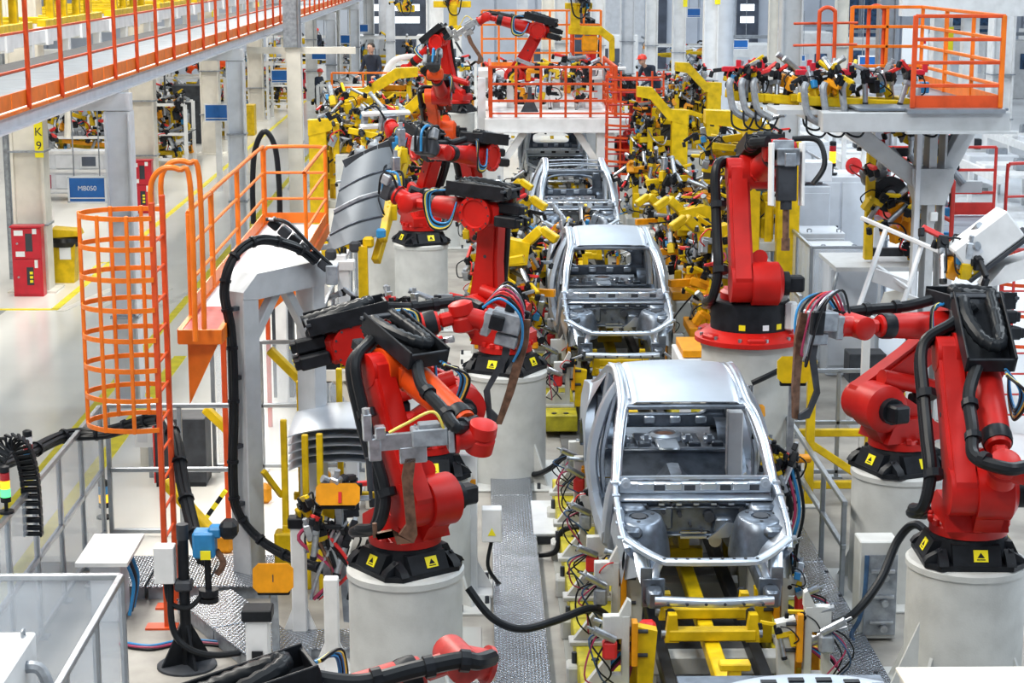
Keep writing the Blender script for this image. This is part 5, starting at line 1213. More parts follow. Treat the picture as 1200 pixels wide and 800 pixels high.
# cream frames behind the rack
def support_frame(label, x, y, h, w_, d_, m='cream', seed=0):
    rd = random.Random(seed); t = thing('support_frame', label, 'frame', (x, y, 0), 0, 'pale support frames left of the line')
    for sx in (-1, 1): b = MB(); b.box((sx * w_ / 2, 0, h / 2), (.16, .18, h), ch=.012); b.part('post', m, t)
    b = MB(); b.box((0, 0, h + .05), (w_ + .3, .22, .14), ch=.012); b.part('top_beam', m, t)
    b = MB(); b.box((0, d_ / 2, h - .1), (.16, d_, .14), ch=.012); b.part('arm', m, t)
    b = MB(); b.bar((w_ * .4, 0, h - .5), (-.1, 0, h), .10, .10); b.part('brace', m, t)
    for k in range(5):
        b = MB(); b.box((rd.uniform(-w_ / 2, w_ / 2), rd.uniform(-.1, .3), h + rd.uniform(.12, .22)), (rd.uniform(.1, .25), .16, rd.uniform(.1, .25)), ch=.01); b.part('block', rd.choice([m, 'white', 'grey_metal', 'black']), t)
    for k in range(4): inst('clamp', CLAMPS[(seed + k * 3) % 8], t, (rd.uniform(-w_ / 2, w_ / 2), rd.uniform(-.1, .2), h + .1), (0, 0, rd.uniform(0, 6)), .9)
    return t
support_frame('pale support frame left of the ribbed panel, boxes on top', -2.35, 26.5, 2.0, .9, .9, 'white', 1)
support_frame('cream support frame right of the portal frame, low down', -1.55, 21.4, 1.55, .6, .8, 'cream', 2)
support_frame('pale support frame below the ribbed grey panel', -1.75, 24.6, 1.45, 1.0, .7, 'beam_grey', 3)
support_frame('pale support frame between the ribbed panel and the mid pedestals', -1.1, 26.2, 1.2, .8, .8, 'white', 4)
support_frame('pale support frame with tools behind the leaning left robot', -1.15, 22.4, 1.35, .8, .6, 'beam_grey', 5)
t = thing('tool_bed', 'pale machine bed below the ribbed panel, heaped with small tools', 'machine', (-1.2, 25.5, 0)); b = MB(); b.box((0, 0, .35), (1.6, 1.4, .7), ch=.03); b.part('bed', 'beam_grey', t); clutter(t, 26, (-.8, .8, -.6, .6, .7, 1.15), 31, .9, barmat='white')
# big ribbed panel in its gripper
c = [at(403, 193, 24.5), at(466, 165, 24.6), at(445, 276, 23.8), at(382, 297, 23.7)]
o = c[3].copy(); t = thing('ribbed_panel', 'big ribbed grey sheet panel held up in a yellow gripper', 'panel', o)
C4 = [x - o for x in c]
nrm = (C4[1] - C4[0]).cross(C4[3] - C4[0]).normalized()
if nrm.y > 0: nrm = -nrm
def bil(u, v): return C4[0].lerp(C4[1], u).lerp(C4[3].lerp(C4[2], u), v)
b = MB(); b.grid(lambda u, v: bil(u, v) + nrm * (.05 * math.sin(math.pi * u)), 10, 24, .012, nrm); b.part('sheet', 'sheet', t, 60)
for v in (.30, .52, .56, .80): b = MB(); b.tube([bil(0, v) + nrm * .01, bil(.5, v - .01) + nrm * .065, bil(1, v) + nrm * .01], .012, 5); b.part('rib', 'bodydark', t)
b = MB(); b.tube([bil(0, .54) + nrm * .02, bil(.5, .53) + nrm * .07, bil(1, .54) + nrm * .02], .028, 5); b.part('rib', 'grey_metal', t)
b = MB(); b.bar(bil(0, 0) + nrm * .02, bil(1, 0) + nrm * .02, .06, .10); b.part('edge_clamp', 'dark', t)
for u in (.3, .55): b = MB(); b.box(bil(u, -.04), (.16, .14, .14), ch=.03); b.cyl(bil(u, -.04), bil(u, -.12), .04); b.part('clamp', 'grey_metal', t)
for u in (.1, .55, .8): b = MB(); b.box(bil(u, 1.03), (.14, .14, .14), ch=.03); b.part('clamp', 'dark' if u < .7 else 'yellow', t)
b = MB(); b.bar(bil(1.04, -.02) - nrm * .05, bil(1.05, 1.04) - nrm * .05, .10, .12, ch=.01); b.part('gripper_beam', 'yellow', t)
b = MB(); b.bar(bil(1.08, .05) - nrm * .3, bil(.9, 1.15) - nrm * .25, .10, .12, ch=.01); b.part('gripper_beam', 'yellow', t)
for v in (.0, .98): b = MB(); b.box(bil(1.02, v), (.12, .12, .12), ch=.02); b.part('sensor', 'blue', t)
for v in (.2, .5, .8): inst('clamp', CLAMPS[int(v * 10) % 8], t, bil(1.1, v) - nrm * .15, (0, 0, 2), 1.0)
b = MB(); b.bar(bil(1.05, .3) - nrm * .1, V((.72, .8, .65)), .12, .12); b.part('mount', 'dark', t)
b = MB(); b.bar(bil(.7, 1.05), bil(.7, 1.05) + V((0, .1, -1.2)), .12, .12); b.part('support_post', 'yellow', t)
cable('hose', [at(297, 262, 27), at(296, 215, 27), at(299, 175, 27), at(310, 154, 27), at(322, 172, 27), at(327, 215, 27), at(328, 262, 27)], .04, 'thick black hose arching up behind the orange railed platform', cat='hose')
t = thing('hose_drum', 'dark hose drum post behind the orange platform railing', 'drum', (at(327, 240, 27).x, 27.2, 0)); b = MB(); b.box((0, 0, 1.0), (.3, .3, 2.0)); b.part('post', 'dark', t); b = MB(); b.cyl((0, -.2, 2.2), (0, .2, 2.2), .28, n=16); b.part('drum', 'black', t)
# ================================================================== the line itself: pit, jig stands, shuttle, walkways
b = MB(); b.box((XL, 33, .02), (1.75, 46, .03)); b.struct('floor', 'pit')
def jig_side(s, y0, n, word, lab, seed):
    """row of yellow base plates with white slotted stands along one flank of a station"""
    rd = random.Random(seed); x = XL + s * .87
    t = thing('jig_bed', 'yellow bolted base plates %s' % lab, 'base', (x, y0, 0), 0, 'yellow jig bases')
    for k in range(n):
        b = MB(); b.box((0, .6 + 1.2 * k, .20), (.46, 1.18, .22), ch=.01); b.part('base_plate', 'yellow_base', t)
        for q in (-.08, .08): b = MB(); b.cyl((q, .12 + 1.2 * k, .31), (q, .12 + 1.2 * k, .325), .035, n=4); b.part('bolt', 'dark', t)
        b = MB(); b.box((s * .25, .35 + 1.2 * k, .10), (.14, .22, .20), ch=.02); fb = b.part('floor_bracket', 'ped', t)
        b = MB(); b.cyl((s * .25, .35 + 1.2 * k, .2), (s * .25, .35 + 1.2 * k, .30), .025, n=8); b.part('bolt', 'dark', fb)
    for k in range(n):
        y = y0 + .55 + 1.2 * k
        g = thing('jig_stand', 'white slotted jig stand %s, %s' % (word, ['nearest of its row', 'second of its row', 'third of its row', 'fourth of its row', 'fifth of its row', 'sixth of its row', 'farthest of its row'][k]), 'stand', (x - s * .04, y, .31), 0, 'white jig stands')
        h = .62 + .07 * ((k + seed) % 3)
        # slotted web: two uprights, top and bottom bridges
        for xa, xb in ((-.11, -.045), (.045, .11)): b = MB(); b.box(((xa + xb) / 2, 0, h / 2), (xb - xa, .09, h), ch=.006); b.part('web', 'ped', g)
        b = MB(); b.box((0, 0, h * .86), (.10, .088, h * .28)); b.part('web', 'ped', g)
        b = MB(); b.box((0, 0, .09), (.10, .088, .18)); b.part('web', 'ped', g)
        b = MB(); b.prism([(s * .10, .03), (s * .30, .03), (s * .10, .30)], -.04, .04); b.part('gusset', 'ped', g)
        b = MB(); b.box((s * .08, 0, .02), (.50, .18, .04), ch=.006); b.part('foot', 'ped', g)
        b = MB(); b.prism([(-s * .02, h), (-s * .12, h), (-s * .12, h + .12), (-s * .09, h + .14)], -.04, .04); b.part('head', 'ped', g)
        b = MB(); b.box((-s * .15, -.02, h * .66), (.05, .12, h * .55), ch=.006); am = b.part('shim_plate', 'amber', g)
        for z in (.5, .8): b = MB(); b.cyl((-s * .17, -.02, h * z), (-s * .26, -.02, h * z), .018, n=8); b.part('bolt', 'dark', am)
        b = MB(); b.prism([(-s * .18, .0), (-s * .30, .0), (-s * .34, h * .8), (-s * .18, h * .85)], -.02, .10); b.part('inner_post', 'yellow' if (k + seed) % 2 else 'ped', g)
        for q in range(2): inst('clamp', CLAMPS[rd.randrange(8)], g, (s * rd.uniform(-.22, .1), rd.uniform(-.1, .1), h * rd.uniform(.5, .8)), (rd.uniform(-.3, .3), rd.uniform(-.3, .3), 0 if s < 0 else math.pi), .55)
        b = MB(); b.cyl((s * .02, -.12, h * .75), (s * .20, -.16, h * .9), .035, n=10); b.cyl((s * .20, -.16, h * .9), (s * .25, -.17, h * .94), .012, n=8); b.part('cylinder', 'steel', g)
        b = MB(); b.box((s * .06, -.1, h * .62), (.12, .10, .16), ch=.02); b.part('valve', 'red' if (k + seed) % 2 else 'grey_metal', g)
        for q, m in enumerate(('hose', 'magenta', 'tarp_blue', 'hose')):
            b = MB(); b.tube([(s * .05, -.08, h * .8), (s * rd.uniform(.15, .30), -.15, h * rd.uniform(.5, .8)), (s * rd.uniform(.05, .28), -.14, h * rd.uniform(.25, .5)), (s * rd.uniform(-.05, .2), -.1, .12)], .008, 6); b.part('hose', m, g)
jig_side(-1, 14.3, 6, 'left of the nearest car body', 'left of the nearest car body', 1)
jig_side(1, 14.3, 6, 'right of the nearest car body', 'right of the nearest car body', 2)
jig_side(-1, 24.6, 5, 'left of the second car body', 'left of the second car body', 3)
jig_side(1, 24.6, 5, 'right of the second car body', 'right of the second car body', 4)
jig_side(-1, 35.0, 4, 'left of the roofless car body', 'left of the roofless car body', 5)
jig_side(1, 35.0, 4, 'right of the roofless car body', 'right of the roofless car body', 6)
jig_side(-1, 45.6, 3, 'left of the shaded car body', 'left of the shaded car body', 7)
jig_side(1, 45.6, 3, 'right of the shaded car body', 'right of the shaded car body', 8)
t = thing('shuttle_rail', 'pair of dark conveyor rails running under the car bodies', 'rail', (XL, 13, 0))
for x in (-.40, .40): b = MB(); b.box((x, 20, .46), (.10, 40, .14), ch=.01); b.part('rail', 'black', t)
for k in range(20):
    b = MB(); b.box((0, .6 + 2 * k, .30), (1.3, .22, .16), ch=.01); b.part('cross_beam', 'ped', t)
    for x in (-.5, .5): b = MB(); b.box((x, .6 + 2 * k, .15), (.16, .20, .30), ch=.01); b.part('leg', 'ped', t)
t = thing('shuttle', 'yellow shuttle beam with carrying frames under the nearest car body', 'shuttle', (XL, 13.2, 0))
b = MB(); b.box((0, 4, .60), (.13, 8.4, .12), ch=.01); b.part('beam', 'yellow', t)
for y in (.55, 1.95, 2.5, 4.2, 6.0):
    big = y in (1.95, 2.5)
    b = MB(); b.box((0, y, .72), (.74 if big else .36, .12, .10), ch=.012); b.part('cross_frame', 'yellow', t)
    if big:
        for x in (-.34, .34):
            b = MB(); b.prism([(x - .06, .66), (x + .06, .66), (x + .04, .90), (x - .03, .90)], y - .05, y + .05); b.part('horn', 'yellow', t)
            b = MB(); b.cyl((x * 1.12, y, .72), (x * 1.25, y, .72), .035, n=10); b.part('pin', 'steel', t)
            b = MB(); b.box((x, y + .1, .84), (.08, .10, .12), ch=.02); b.part('cradle', 'black', t)
    else:
        b = MB(); b.box((0, y, .85), (.10, .10, .24), ch=.01); b.box((0, y, .98), (.24, .12, .06), ch=.01); b.part('horn', 'yellow', t)
sh2 = dup(t, (XL, 23.6, 0), 0, 'yellow shuttle beam with carrying frames under the second car body')
sh3 = dup(t, (XL, 33.8, 0), 0, 'yellow shuttle beam with carrying frames under the roofless car body')
sh4 = dup(t, (XL, 43.6, 0), 0, 'yellow shuttle beam with carrying frames under the shaded car body')
# locating pillars that carry each body
def pillars(y, n, word):
    for k, (sx, yy) in enumerate(((-1, .0), (1, .0), (-1, 1.3), (1, 1.3), (-1, 2.1), (1, 2.1))):
        t = thing('locating_post', 'pale locating post under the %s, %s %s' % (word, ('front', 'front', 'middle', 'middle', 'rear', 'rear')[k], 'left' if sx < 0 else 'right'), 'post', (XL + sx * .62, y + yy + .1, .03), 0, 'locating posts under the bodies')
        b = MB(); b.box((0, 0, .42), (.13, .12, .82), ch=.012); b.part('post', 'ped', t); b = MB(); b.box((0, 0, .86), (.10, .10, .07), ch=.01); b.part('rest', 'dark', t)
pillars(16.9, 0, 'nearest car body'); pillars(27.0, 1, 'second car body'); pillars(37.3, 2, 'roofless car body'); pillars(47.6, 3, 'shaded car body'); pillars(7.68, 4, 'cut off car body')
# small clamps ahead of the nearest body
for (u, v, m, l) in ((742, 742, 0, 'left'), (942, 752, 3, 'right')):
    p = at(u, v, 15.1); t = thing('pneumatic_clamp', 'silver pneumatic clamp with red valve and looping hoses, %s of the yellow shuttle frame' % l, 'clamp', (p.x, p.y, 0), 0, 'pneumatic clamps by the shuttle')
    b = MB(); b.box((0, 0, p.z / 2 - .1), (.14, .16, p.z - .2), ch=.01); b.part('post', 'yellow', t)
    b = MB(); b.box((.0, .0, p.z - .16), (.26, .14, .20), ch=.012); b.part('bracket', 'amber', t)
    s_ = 1 if l == 'right' else -1
    b = MB(); b.cyl((-.05 * s_, -.05, p.z), (.22 * s_, -.1, p.z + .12), .055, n=12); b.cyl((.22 * s_, -.1, p.z + .12), (.34 * s_, -.12, p.z + .17), .018, n=8); b.part('cylinder', 'steel', t)
    b = MB(); b.box((-.12 * s_, 0, p.z - .02), (.14, .14, .26), ch=.03); b.part('valve', 'red', t)
    for q, mm in enumerate(('magenta', 'blue', 'hose', 'magenta')): b = MB(); b.tube([(0, -.08, p.z), (.14 * s_ + .03 * q, -.16, p.z - .1), (.26 * s_, -.16, p.z - .28 - .03 * q), (.08 * s_, -.12, p.z - .38), (-.02, -.1, p.z - .25)], .014, 6); b.part('hose', mm, t)
# chequer walkways
def walk(label, x0, x1, y0, y1, z, step, name='chequer_walkway'):
    t = thing(name, label, 'walkway', ((x0 + x1) / 2, y0, 0), 0, 'chequer plate walkways'); n = round((y1 - y0) / step)
    mp = MB(); mp.box((0, 0, 0), (x1 - x0, step - .012, .02), ch=.004); mp = mp.mesh('plate', 'tread')
    for k in range(n): inst('plate', mp, t, (0, step * (k + .5), z))
    for s_ in (-1, 1): b = MB(); b.box((s_ * ((x1 - x0) / 2 - .03), (y1 - y0) / 2, z / 2 - .005), (.04, y1 - y0, z - .01)); b.part('side_frame', 'grey_metal', t)
walk('chequer plate walkway left of the line, between pedestals and jigs', .13, .62, 12.5, 30.5, .10, 1.5)
walk('chequer plate walkway right of the nearest car body', 3.06, 3.60, 12.5, 20.3, .08, 1.3)
t = thing('chequer_plate', 'bright chequer plate left of the walkway at the bottom edge', 'plate', (-.14, 15.3, 0)); b = MB(); b.box((0, 0, .10), (.56, .7, .02), ch=.004); b.part('plate', 'tread', t); b = MB(); b.box((0, 0, .045), (.54, .68, .09)); b.part('support', 'grey_metal', t)
t = thing('floor_duct', 'flat grey cable duct across the floor by the left walkway', 'duct', (.80, 20.6, 0)); b = MB(); b.box((0, 0, .06), (.42, 1.3, .12), ch=.01); b.part('cover', 'beam_grey', t); b = MB(); b.box((0, -.66, .05), (.40, .02, .08)); b.part('end', 'dark', t)
b = MB(); b.box((-.16, 16.3, .006), (.34, 2.0, .012)); b.struct('trim_21', 'epoxy_grey'); b = MB(); b.box((.85, 15.5, .006), (.14, 8, .012)); b.struct('trim_22', 'epoxy_grey')
cable('cable', [(-.10, 15.4, 1.05), (.10, 15.3, .82), (.35, 15.35, .70), (.65, 15.5, .72), (.95, 15.8, .72), (1.1, 16.0, .6)], .035, 'thick black cable spanning from the front left pedestal to the jig', n=10)
cable('cable', [(2.75, 16.3, .55), (3.05, 16.2, .42), (3.35, 16.3, .45), (3.65, 16.5, .72), (3.85, 16.7, 1.05), (4.0, 16.6, 1.22), (4.15, 16.3, 1.05)], .04, 'thick black cable looping from the jig up to the right pedestals', n=10)
cable('cable', [(.62, 19.4, .05), (.80, 19.3, .12), (.86, 19.25, .35), (1.0, 19.2, .42), (1.15, 19.2, .4)], .03, 'short black cable bent over the floor duct by the jig')
cable('cable', [(.35, 22.9, .2), (.62, 22.4, .12), (.85, 22.0, .3), (1.05, 22.0, .5)], .035, 'short thick black cable from the mid pedestal to the jig')
# white post with a junction box beside the walkway
g = white_stand('white flared post with a grey junction box left of the chequer walkway', -.12, 18.4, 1.45, .19, head=False, foot=.5)
b = MB(); b.box((.24, -.05, .72), (.20, .16, .34), ch=.008); jb = b.part('junction_box', 'white', g); b = MB(); b.prism([(.20, .62), (.28, .62), (.24, .70)], -.136, -.131); b.part('warning_label', 'label_yellow', jb)
b = MB(); b.tube([(.24, -.05, .55), (.2, -.1, .3), (.30, -.1, .12), (.42, -.2, .05)], .02, 6); b.part('cable', 'hose', g)
b = MB(); b.box((.02, -.12, 1.1), (.12, .03, .2)); b.part('plate', 'amber', g)
# yellow gun fixtures at the second car
def side_fixture(label, x, y, s, h, seed, n=20):
    t = thing('weld_fixture', label, 'fixture', (x, y, 0), 0, GFX)
    b = MB(); b.box((0, 0, .45), (.8, 1.1, .9), ch=.02); b.part('pedestal', 'ped', t)
    b = MB(); b.box((0, 0, .97), (.9, .9, .14), ch=.015); b.part('table', 'amber', t)
    b = MB(); b.box((-s * .1, 0, (h + 1.0) / 2), (.30, .26, h - 1.0), ch=.015); b.part('column', 'yellow', t)
    b = MB(); b.prism([(-s * .35, h - .35), (s * .30, h - .30), (s * .34, h), (-s * .1, h + .1), (-s * .35, h)], -.16, .16); b.part('head', 'yellow', t)
    b = MB(); b.bar((s * .2, 0, h - .1), (s * .5, -.1, h + .2), .14, .14, ch=.015); b.bar((s * .5, -.1, h + .2), (s * .72, -.2, h + .06), .12, .12, ch=.015); b.part('jib', 'yellow', t)
    b = MB(); b.prism([(-s * .2, 1.04), (-s * .55, 1.04), (-s * .2, h - .4)], -.04, .04); b.part('gusset', 'yellow', t)
    b = MB(); b.bar((s * .15, .3, 1.6), (s * .7, .1, 1.6), .10, .10); b.part('arm', 'amber', t)
    clutter(t, n, (min(-s * .5, s * .45), max(-s * .5, s * .45), -.4, .5, 1.05, h - .1), seed, .8)
side_fixture('yellow welding fixture reaching over the second car body from its left', .38, 26.6, 1, 2.35, 11, 24)
side_fixture('second yellow fixture left of the line, just behind the one reaching over', .30, 28.9, 1, 2.5, 12, 20)
side_fixture('yellow welding fixture right of the second car body, beside the heavy robot', 3.50, 27.4, -1, 2.4, 13, 26)
side_fixture('yellow fixture right of the line behind the one by the heavy robot', 3.55, 30.4, -1, 2.3, 14, 24)
side_fixture('grey and yellow fixture right of the roofless car body', 3.55, 34.0, -1, 1.9, 15, 24)
side_fixture('yellow fixture left of the roofless car body', .30, 36.4, 1, 1.9, 16, 22)
t = thing('fixture_table', 'amber topped pale table between the second body and the heavy robot', 'table', (3.05, 24.6, 0))
b = MB(); b.box((0, 0, 1.24), (.8, .9, .10), ch=.01); b.part('top', 'amber', t); b = MB(); b.box((0, 0, 1.08), (.9, 1.0, .20), ch=.01); b.part('apron', 'beam_grey', t)
for x in (-.35, .35):
    for y in (-.4, .4): b = MB(); b.box((x, y, .5), (.14, .14, 1.0), ch=.01); b.part('leg', 'beam_grey', t)
# ================================================================== right side
# tall grey platform on a Y shaped column
t = thing('tool_platform', 'grey steel platform on a forked column, upper right, orange railing on top', 'platform', (5.88, 24.6, 0))
b = MB(); b.box((0, 0, 2.05), (.10, .34, 4.1)); b.box((-.16, 0, 2.05), (.03, .36, 4.1)); b.box((.16, 0, 2.05), (.03, .36, 4.1)); b.part('column', 'frame_grey', t)
b = MB(); b.prism([(-.27, 3.62), (.27, 3.62), (.27, 3.45), (.17, 3.15), (-.17, 3.15), (-.27, 3.45)], -.20, .20); b.part('node_plate', 'frame_grey', t)
b = MB(); b.bar((-.12, 0, 3.42), (-1.2, 0, 4.24), .26, .22, ch=.01); b.part('brace', 'frame_grey', t)
b = MB(); b.bar((.12, 0, 3.42), (.52, 0, 4.24), .26, .20, ch=.01); b.part('brace', 'frame_grey', t)
b = MB(); b.box((0, 0, .02), (.6, .6, .04)); b.part('base_plate', 'frame_grey', t)
b = MB(); b.box((-.20, -.2, 2.9), (.06, .06, 2.4)); b.box((-.19, -.1, 1.6), (.10, .12, 1.0)); b.part('cable_duct', 'beam_grey', t)
b = MB(); b.box((.03, -.20, 3.0), (.10, .05, .12), ch=.01); b.part('switch', 'white', t)
for y, zt in ((-1.3, 4.44), (3.2, 4.44)):
    b = MB(); b.box((-.52, y, zt - .12), (2.30, .16, .24), ch=.008); b.part('main_beam', 'frame_grey', t)
b = MB(); b.box((.02, -1.42, 4.20), (1.35, .12, .03)); b.part('flange', 'frame_grey', t)
for x in (-1.55, -.5, .5): b = MB(); b.box((x, 1, 4.32), (.12, 4.5, .20)); b.part('joist', 'frame_grey', t)
for k in range(4): b = MB(); b.box((-.30, -.75 + 1.15 * k, 4.47), (1.85, 1.13, .03), ch=.005); b.part('deck_plate', 'grating', t)
b = MB(); b.box((-.05, -1.40, 4.46), (1.2, .12, .05)); b.part('sill', 'alu', t)
rail_panel(t, (-.56, -1.30, 4.48), (.52, -1.30, 4.48), 1.12, 2, 'orange_red', 3, .15)
rail_panel(t, (.52, -1.30, 4.48), (.52, 3.0, 4.48), 1.12, 4, 'orange', 3, .15)
rail_panel(t, (.52, 3.0, 4.48), (-.5, 3.0, 4.48), 1.12, 3, 'orange', 3, .0)
for (x, y) in ((-1.15, 2.0), (-.25, 3.05)):
    b = MB(); b.tube([(x, y, 4.48), (x, y, 5.45), (x + .02, y, 5.58), (x + .11, y, 5.62), (x + .20, y, 5.58), (x + .22, y, 5.45), (x + .22, y, 4.48)], .028, 8, 4); b.part('gate_post', 'orange_red', t)
for z in (4.75, 5.1, 5.4): b = MB(); b.cyl((-1.5, 2.0, z), (-.56, 2.3, z), .018, n=8); b.part('gate_rail', 'orange_red', t)
# yellow gripper tool parked on the platform edge
def tool(label, o, L, seed):
    t = thing('gripper_tool', label, 'gripper', o, 0, 'yellow gripper tools')
    for y in (-.28, .28): b = MB(); b.bar((0, y, .08), (L, y * .6, .0), .12, .12, ch=.012); b.part('beam', 'yellow', t)
    for x in (.25, L * .5, L * .85): b = MB(); b.box((x, 0, .05), (.10, .62, .10), ch=.01); b.part('cross_bar', 'yellow', t)
    rd = random.Random(seed)
    for k in range(14): inst('clamp', CLAMPS[rd.randrange(8)], t, (rd.uniform(0, L), rd.uniform(-.32, .3), rd.uniform(.05, .18)), (rd.uniform(-.4, .4), rd.uniform(-.4, .4), rd.uniform(0, 6)), .85)
    for k in range(4):
        x = L * (0, .16, .32, .95)[k]
        b = MB(); b.tube([(x, -.35, .30), (x - .03, -.38, .22), (x, -.4, .0), (x + .05, -.4, -.12), (x + .22, -.38, -.22)], .045, 8); b.part('cylinder', 'grey_metal', t)
        b = MB(); b.bar((x - .1, -.1, .42), (x + .12, -.1, .42), .07, .07, ch=.01); b.box((x + .12, -.1, .48), (.06, .06, .12)); b.part('pad', 'cab_red', t)
        b = MB(); b.tube([(x, -.42, -.1), (x + .02, -.46, -.3), (x + .2, -.45, -.36), (x + .3, -.42, -.2)], .014, 6); b.part('hose', 'hose', t)
        b = MB(); b.box((x + .15, .05, .22), (.12, .12, .14), ch=.01); b.part('valve', 'blue' if k % 2 else 'black', t)
    return t
tool('yellow gripper tool parked over the left end of the forked platform', (4.12, 24.3, 4.45), 1.5, 3)
b = MB(); b.box((0, 0, 0), (1.5, .8, .06)); o = b.single('tool_shelf', 'frame_grey', 'grey shelf carrying the parked yellow gripper beside the forked platform', 'shelf'); o.location = (4.5, 24.3, 4.36)
tool('yellow gripper tool hanging left of the parked one, before the grey column', (3.35, 25.6, 4.42), 1.0, 5)
b = MB(); b.box((0, 0, 2.15), (.24, .24, 4.3), ch=.01); o = b.single('tool_post', 'yellow', 'tall yellow post under the left gripper tool', 'post'); o.location = (3.75, 26.0, 0)
# upright tool hanging below
t = thing('gripper_tool', 'upright black and yellow tool with a round dark disc, under the forked platform', 'gripper', (6.15, 27.2, 1.95), 0, 'yellow gripper tools')
for x in (-.5, .42): b = MB(); b.box((x, 0, .85), (.12, .14, 1.6), ch=.01); b.part('upright', 'yellow', t)
for z in (.15, .9, 1.6): b = MB(); b.box((0, .05, z), (1.0, .12, .12), ch=.01); b.part('cross_bar', 'dark', t)
b = MB(); b.cyl((-.22, -.06, 1.0), (-.22, .02, 1.0), .26, n=24); b.cyl((-.22, -.10, 1.0), (-.22, -.05, 1.0), .12, n=20); b.part('disc', 'black', t)
b = MB(); b.cyl((-.22, -.12, 1.0), (-.22, -.10, 1.0), .07, n=16); b.part('hub', 'steel', t)
b = MB(); b.bar((.05, -.12, .1), (.08, -.12, 1.35), .10, .02); b.part('guard', 'amber', t)
for k in range(10): b = MB(); b.box((.24, -.08, .25 + .11 * k), (.16, .10, .05), ch=.01); b.part('fin', 'grey_metal', t)
clutter(t, 26, (-.65, .7, -.25, .25, .0, 1.9), 41, 1.0, bars=False)
for k in range(5): b = MB(); b.cyl((-.55 + .28 * k, -.2, 1.75 - .08 * k), (-.35 + .28 * k, -.3, 1.50 - .08 * k), .055, n=10); b.part('cylinder', 'grey_metal', t)
for k in range(4): b = MB(); b.box((.58, -.05, .4 + .35 * k), (.14, .14, .12), ch=.01); b.part('valve', 'blue', t)
b = MB(); b.box((0, 0, 0), (1.8, 1.4, .06)); o = b.single('tool_shelf', 'frame_grey', 'grey shelf under the upright black tool', 'shelf'); o.location = (6.0, 27.4, 1.90)
b = MB(); b.bar((0, 0, 0), (1.0, .0, .0), .14, .16); o = b.single('bracket_arm', 'frame_grey', 'grey arm joining the upright black tool to the forked column', 'arm'); o.location = (6.7, 27.0, 3.0)
# lower deck with red rails at the right edge
t = thing('service_deck', 'grey grating deck with red railing behind the forked column', 'platform', (6.9, 25.5, 0))
for k in range(4): b = MB(); b.box((.4, .6 + 1.2 * k, 2.2), (2.0, 1.18, .04)); b.part('grating_plate', 'grating', t)
for x in (-.5, 1.3):
    for y in (.1, 4.6): b = MB(); b.box((x, y, 1.1), (.14, .14, 2.2)); b.part('leg', 'white', t)
b = MB(); b.bar((-.5, .1, 1.4), (.3, .1, 2.15), .10, .10); b.part('brace', 'frame_grey', t)
rail_panel(t, (-.55, 4.8, 2.22), (1.4, 4.8, 2.22), 1.1, 3, 'cage_red', 2, .2)
rail_panel(t, (-.45, .1, 2.22), (-.45, 4.8, 2.22), 1.1, 4, 'cage_red', 1, .2)
loop_rail(t, .25, 0, 1.4, .2, 2.22, 1.35, 'cage_red')
t = thing('caged_ladder', 'red caged ladder below the grating deck at the right picture edge', 'ladder', (6.9, 24.6, 0))
for x in (0, .45): b = MB(); b.box((x, 0, 1.4), (.05, .05, 2.8)); b.part('stringer', 'cage_red', t)
for k in range(9): b = MB(); b.cyl((0, 0, .3 + .28 * k), (.45, 0, .3 + .28 * k), .014, n=6); b.part('rung', 'cage_red', t)
for k in range(4):
    b = MB(); P_ = smooth_path([(-.12, 0, .0), (-.2, -.25, 0), (0, -.55, 0), (.25, -.62, 0), (.5, -.55, 0), (.65, -.25, 0), (.57, 0, 0)], 4)
    for p, q in zip(P_, P_[1:]): b.bar(p + V((0, 0, 1.35 + .4 * k)), q + V((0, 0, 1.35 + .4 * k)), .012, .045)
    b.part('hoop', 'orange_red', t)
for (x, y) in ((-.2, -.25), (.0, -.55), (.5, -.55)): b = MB(); b.box((x, y, 1.95), (.03, .03, 1.3)); b.part('strap', 'cage_red', t)
# tilted grey sensor box at the right edge
t = thing('gun_controller', 'tilted pale grey box on a bracket at the right picture edge', 'controller', (5.55, 20.6, 0))
b = MB(); b.box((.15, .25, 1.6), (.16, .16, 3.2)); b.part('post', 'frame_grey', t)
b = MB(Mx.Translation((.0, -.05, 3.25)) @ Mx.Rotation(R(-38), 4, 'Y')); b.box((0, 0, 0), (.72, .40, .36), ch=.02); bx = b.part('body', 'white', t)
b = MB(Mx.Translation((.0, -.05, 3.25)) @ Mx.Rotation(R(-38), 4, 'Y')); b.box((.02, .0, -.21), (.86, .42, .05), ch=.01); b.part('base', 'dark', t)
b = MB(Mx.Translation((.0, -.05, 3.25)) @ Mx.Rotation(R(-38), 4, 'Y')); b.box((-.16, -.205, .02), (.12, .006, .10)); b.part('marking', 'beam_grey', bx)
b = MB(); b.prism([(.0, 2.75), (.8, 2.95), (.8, 3.2), (.2, 3.0)], -.2, .2); b.part('bracket', 'white', t)
clutter(t, 6, (-.45, -.2, -.2, .1, 2.8, 3.0), 51, .8, bars=False)
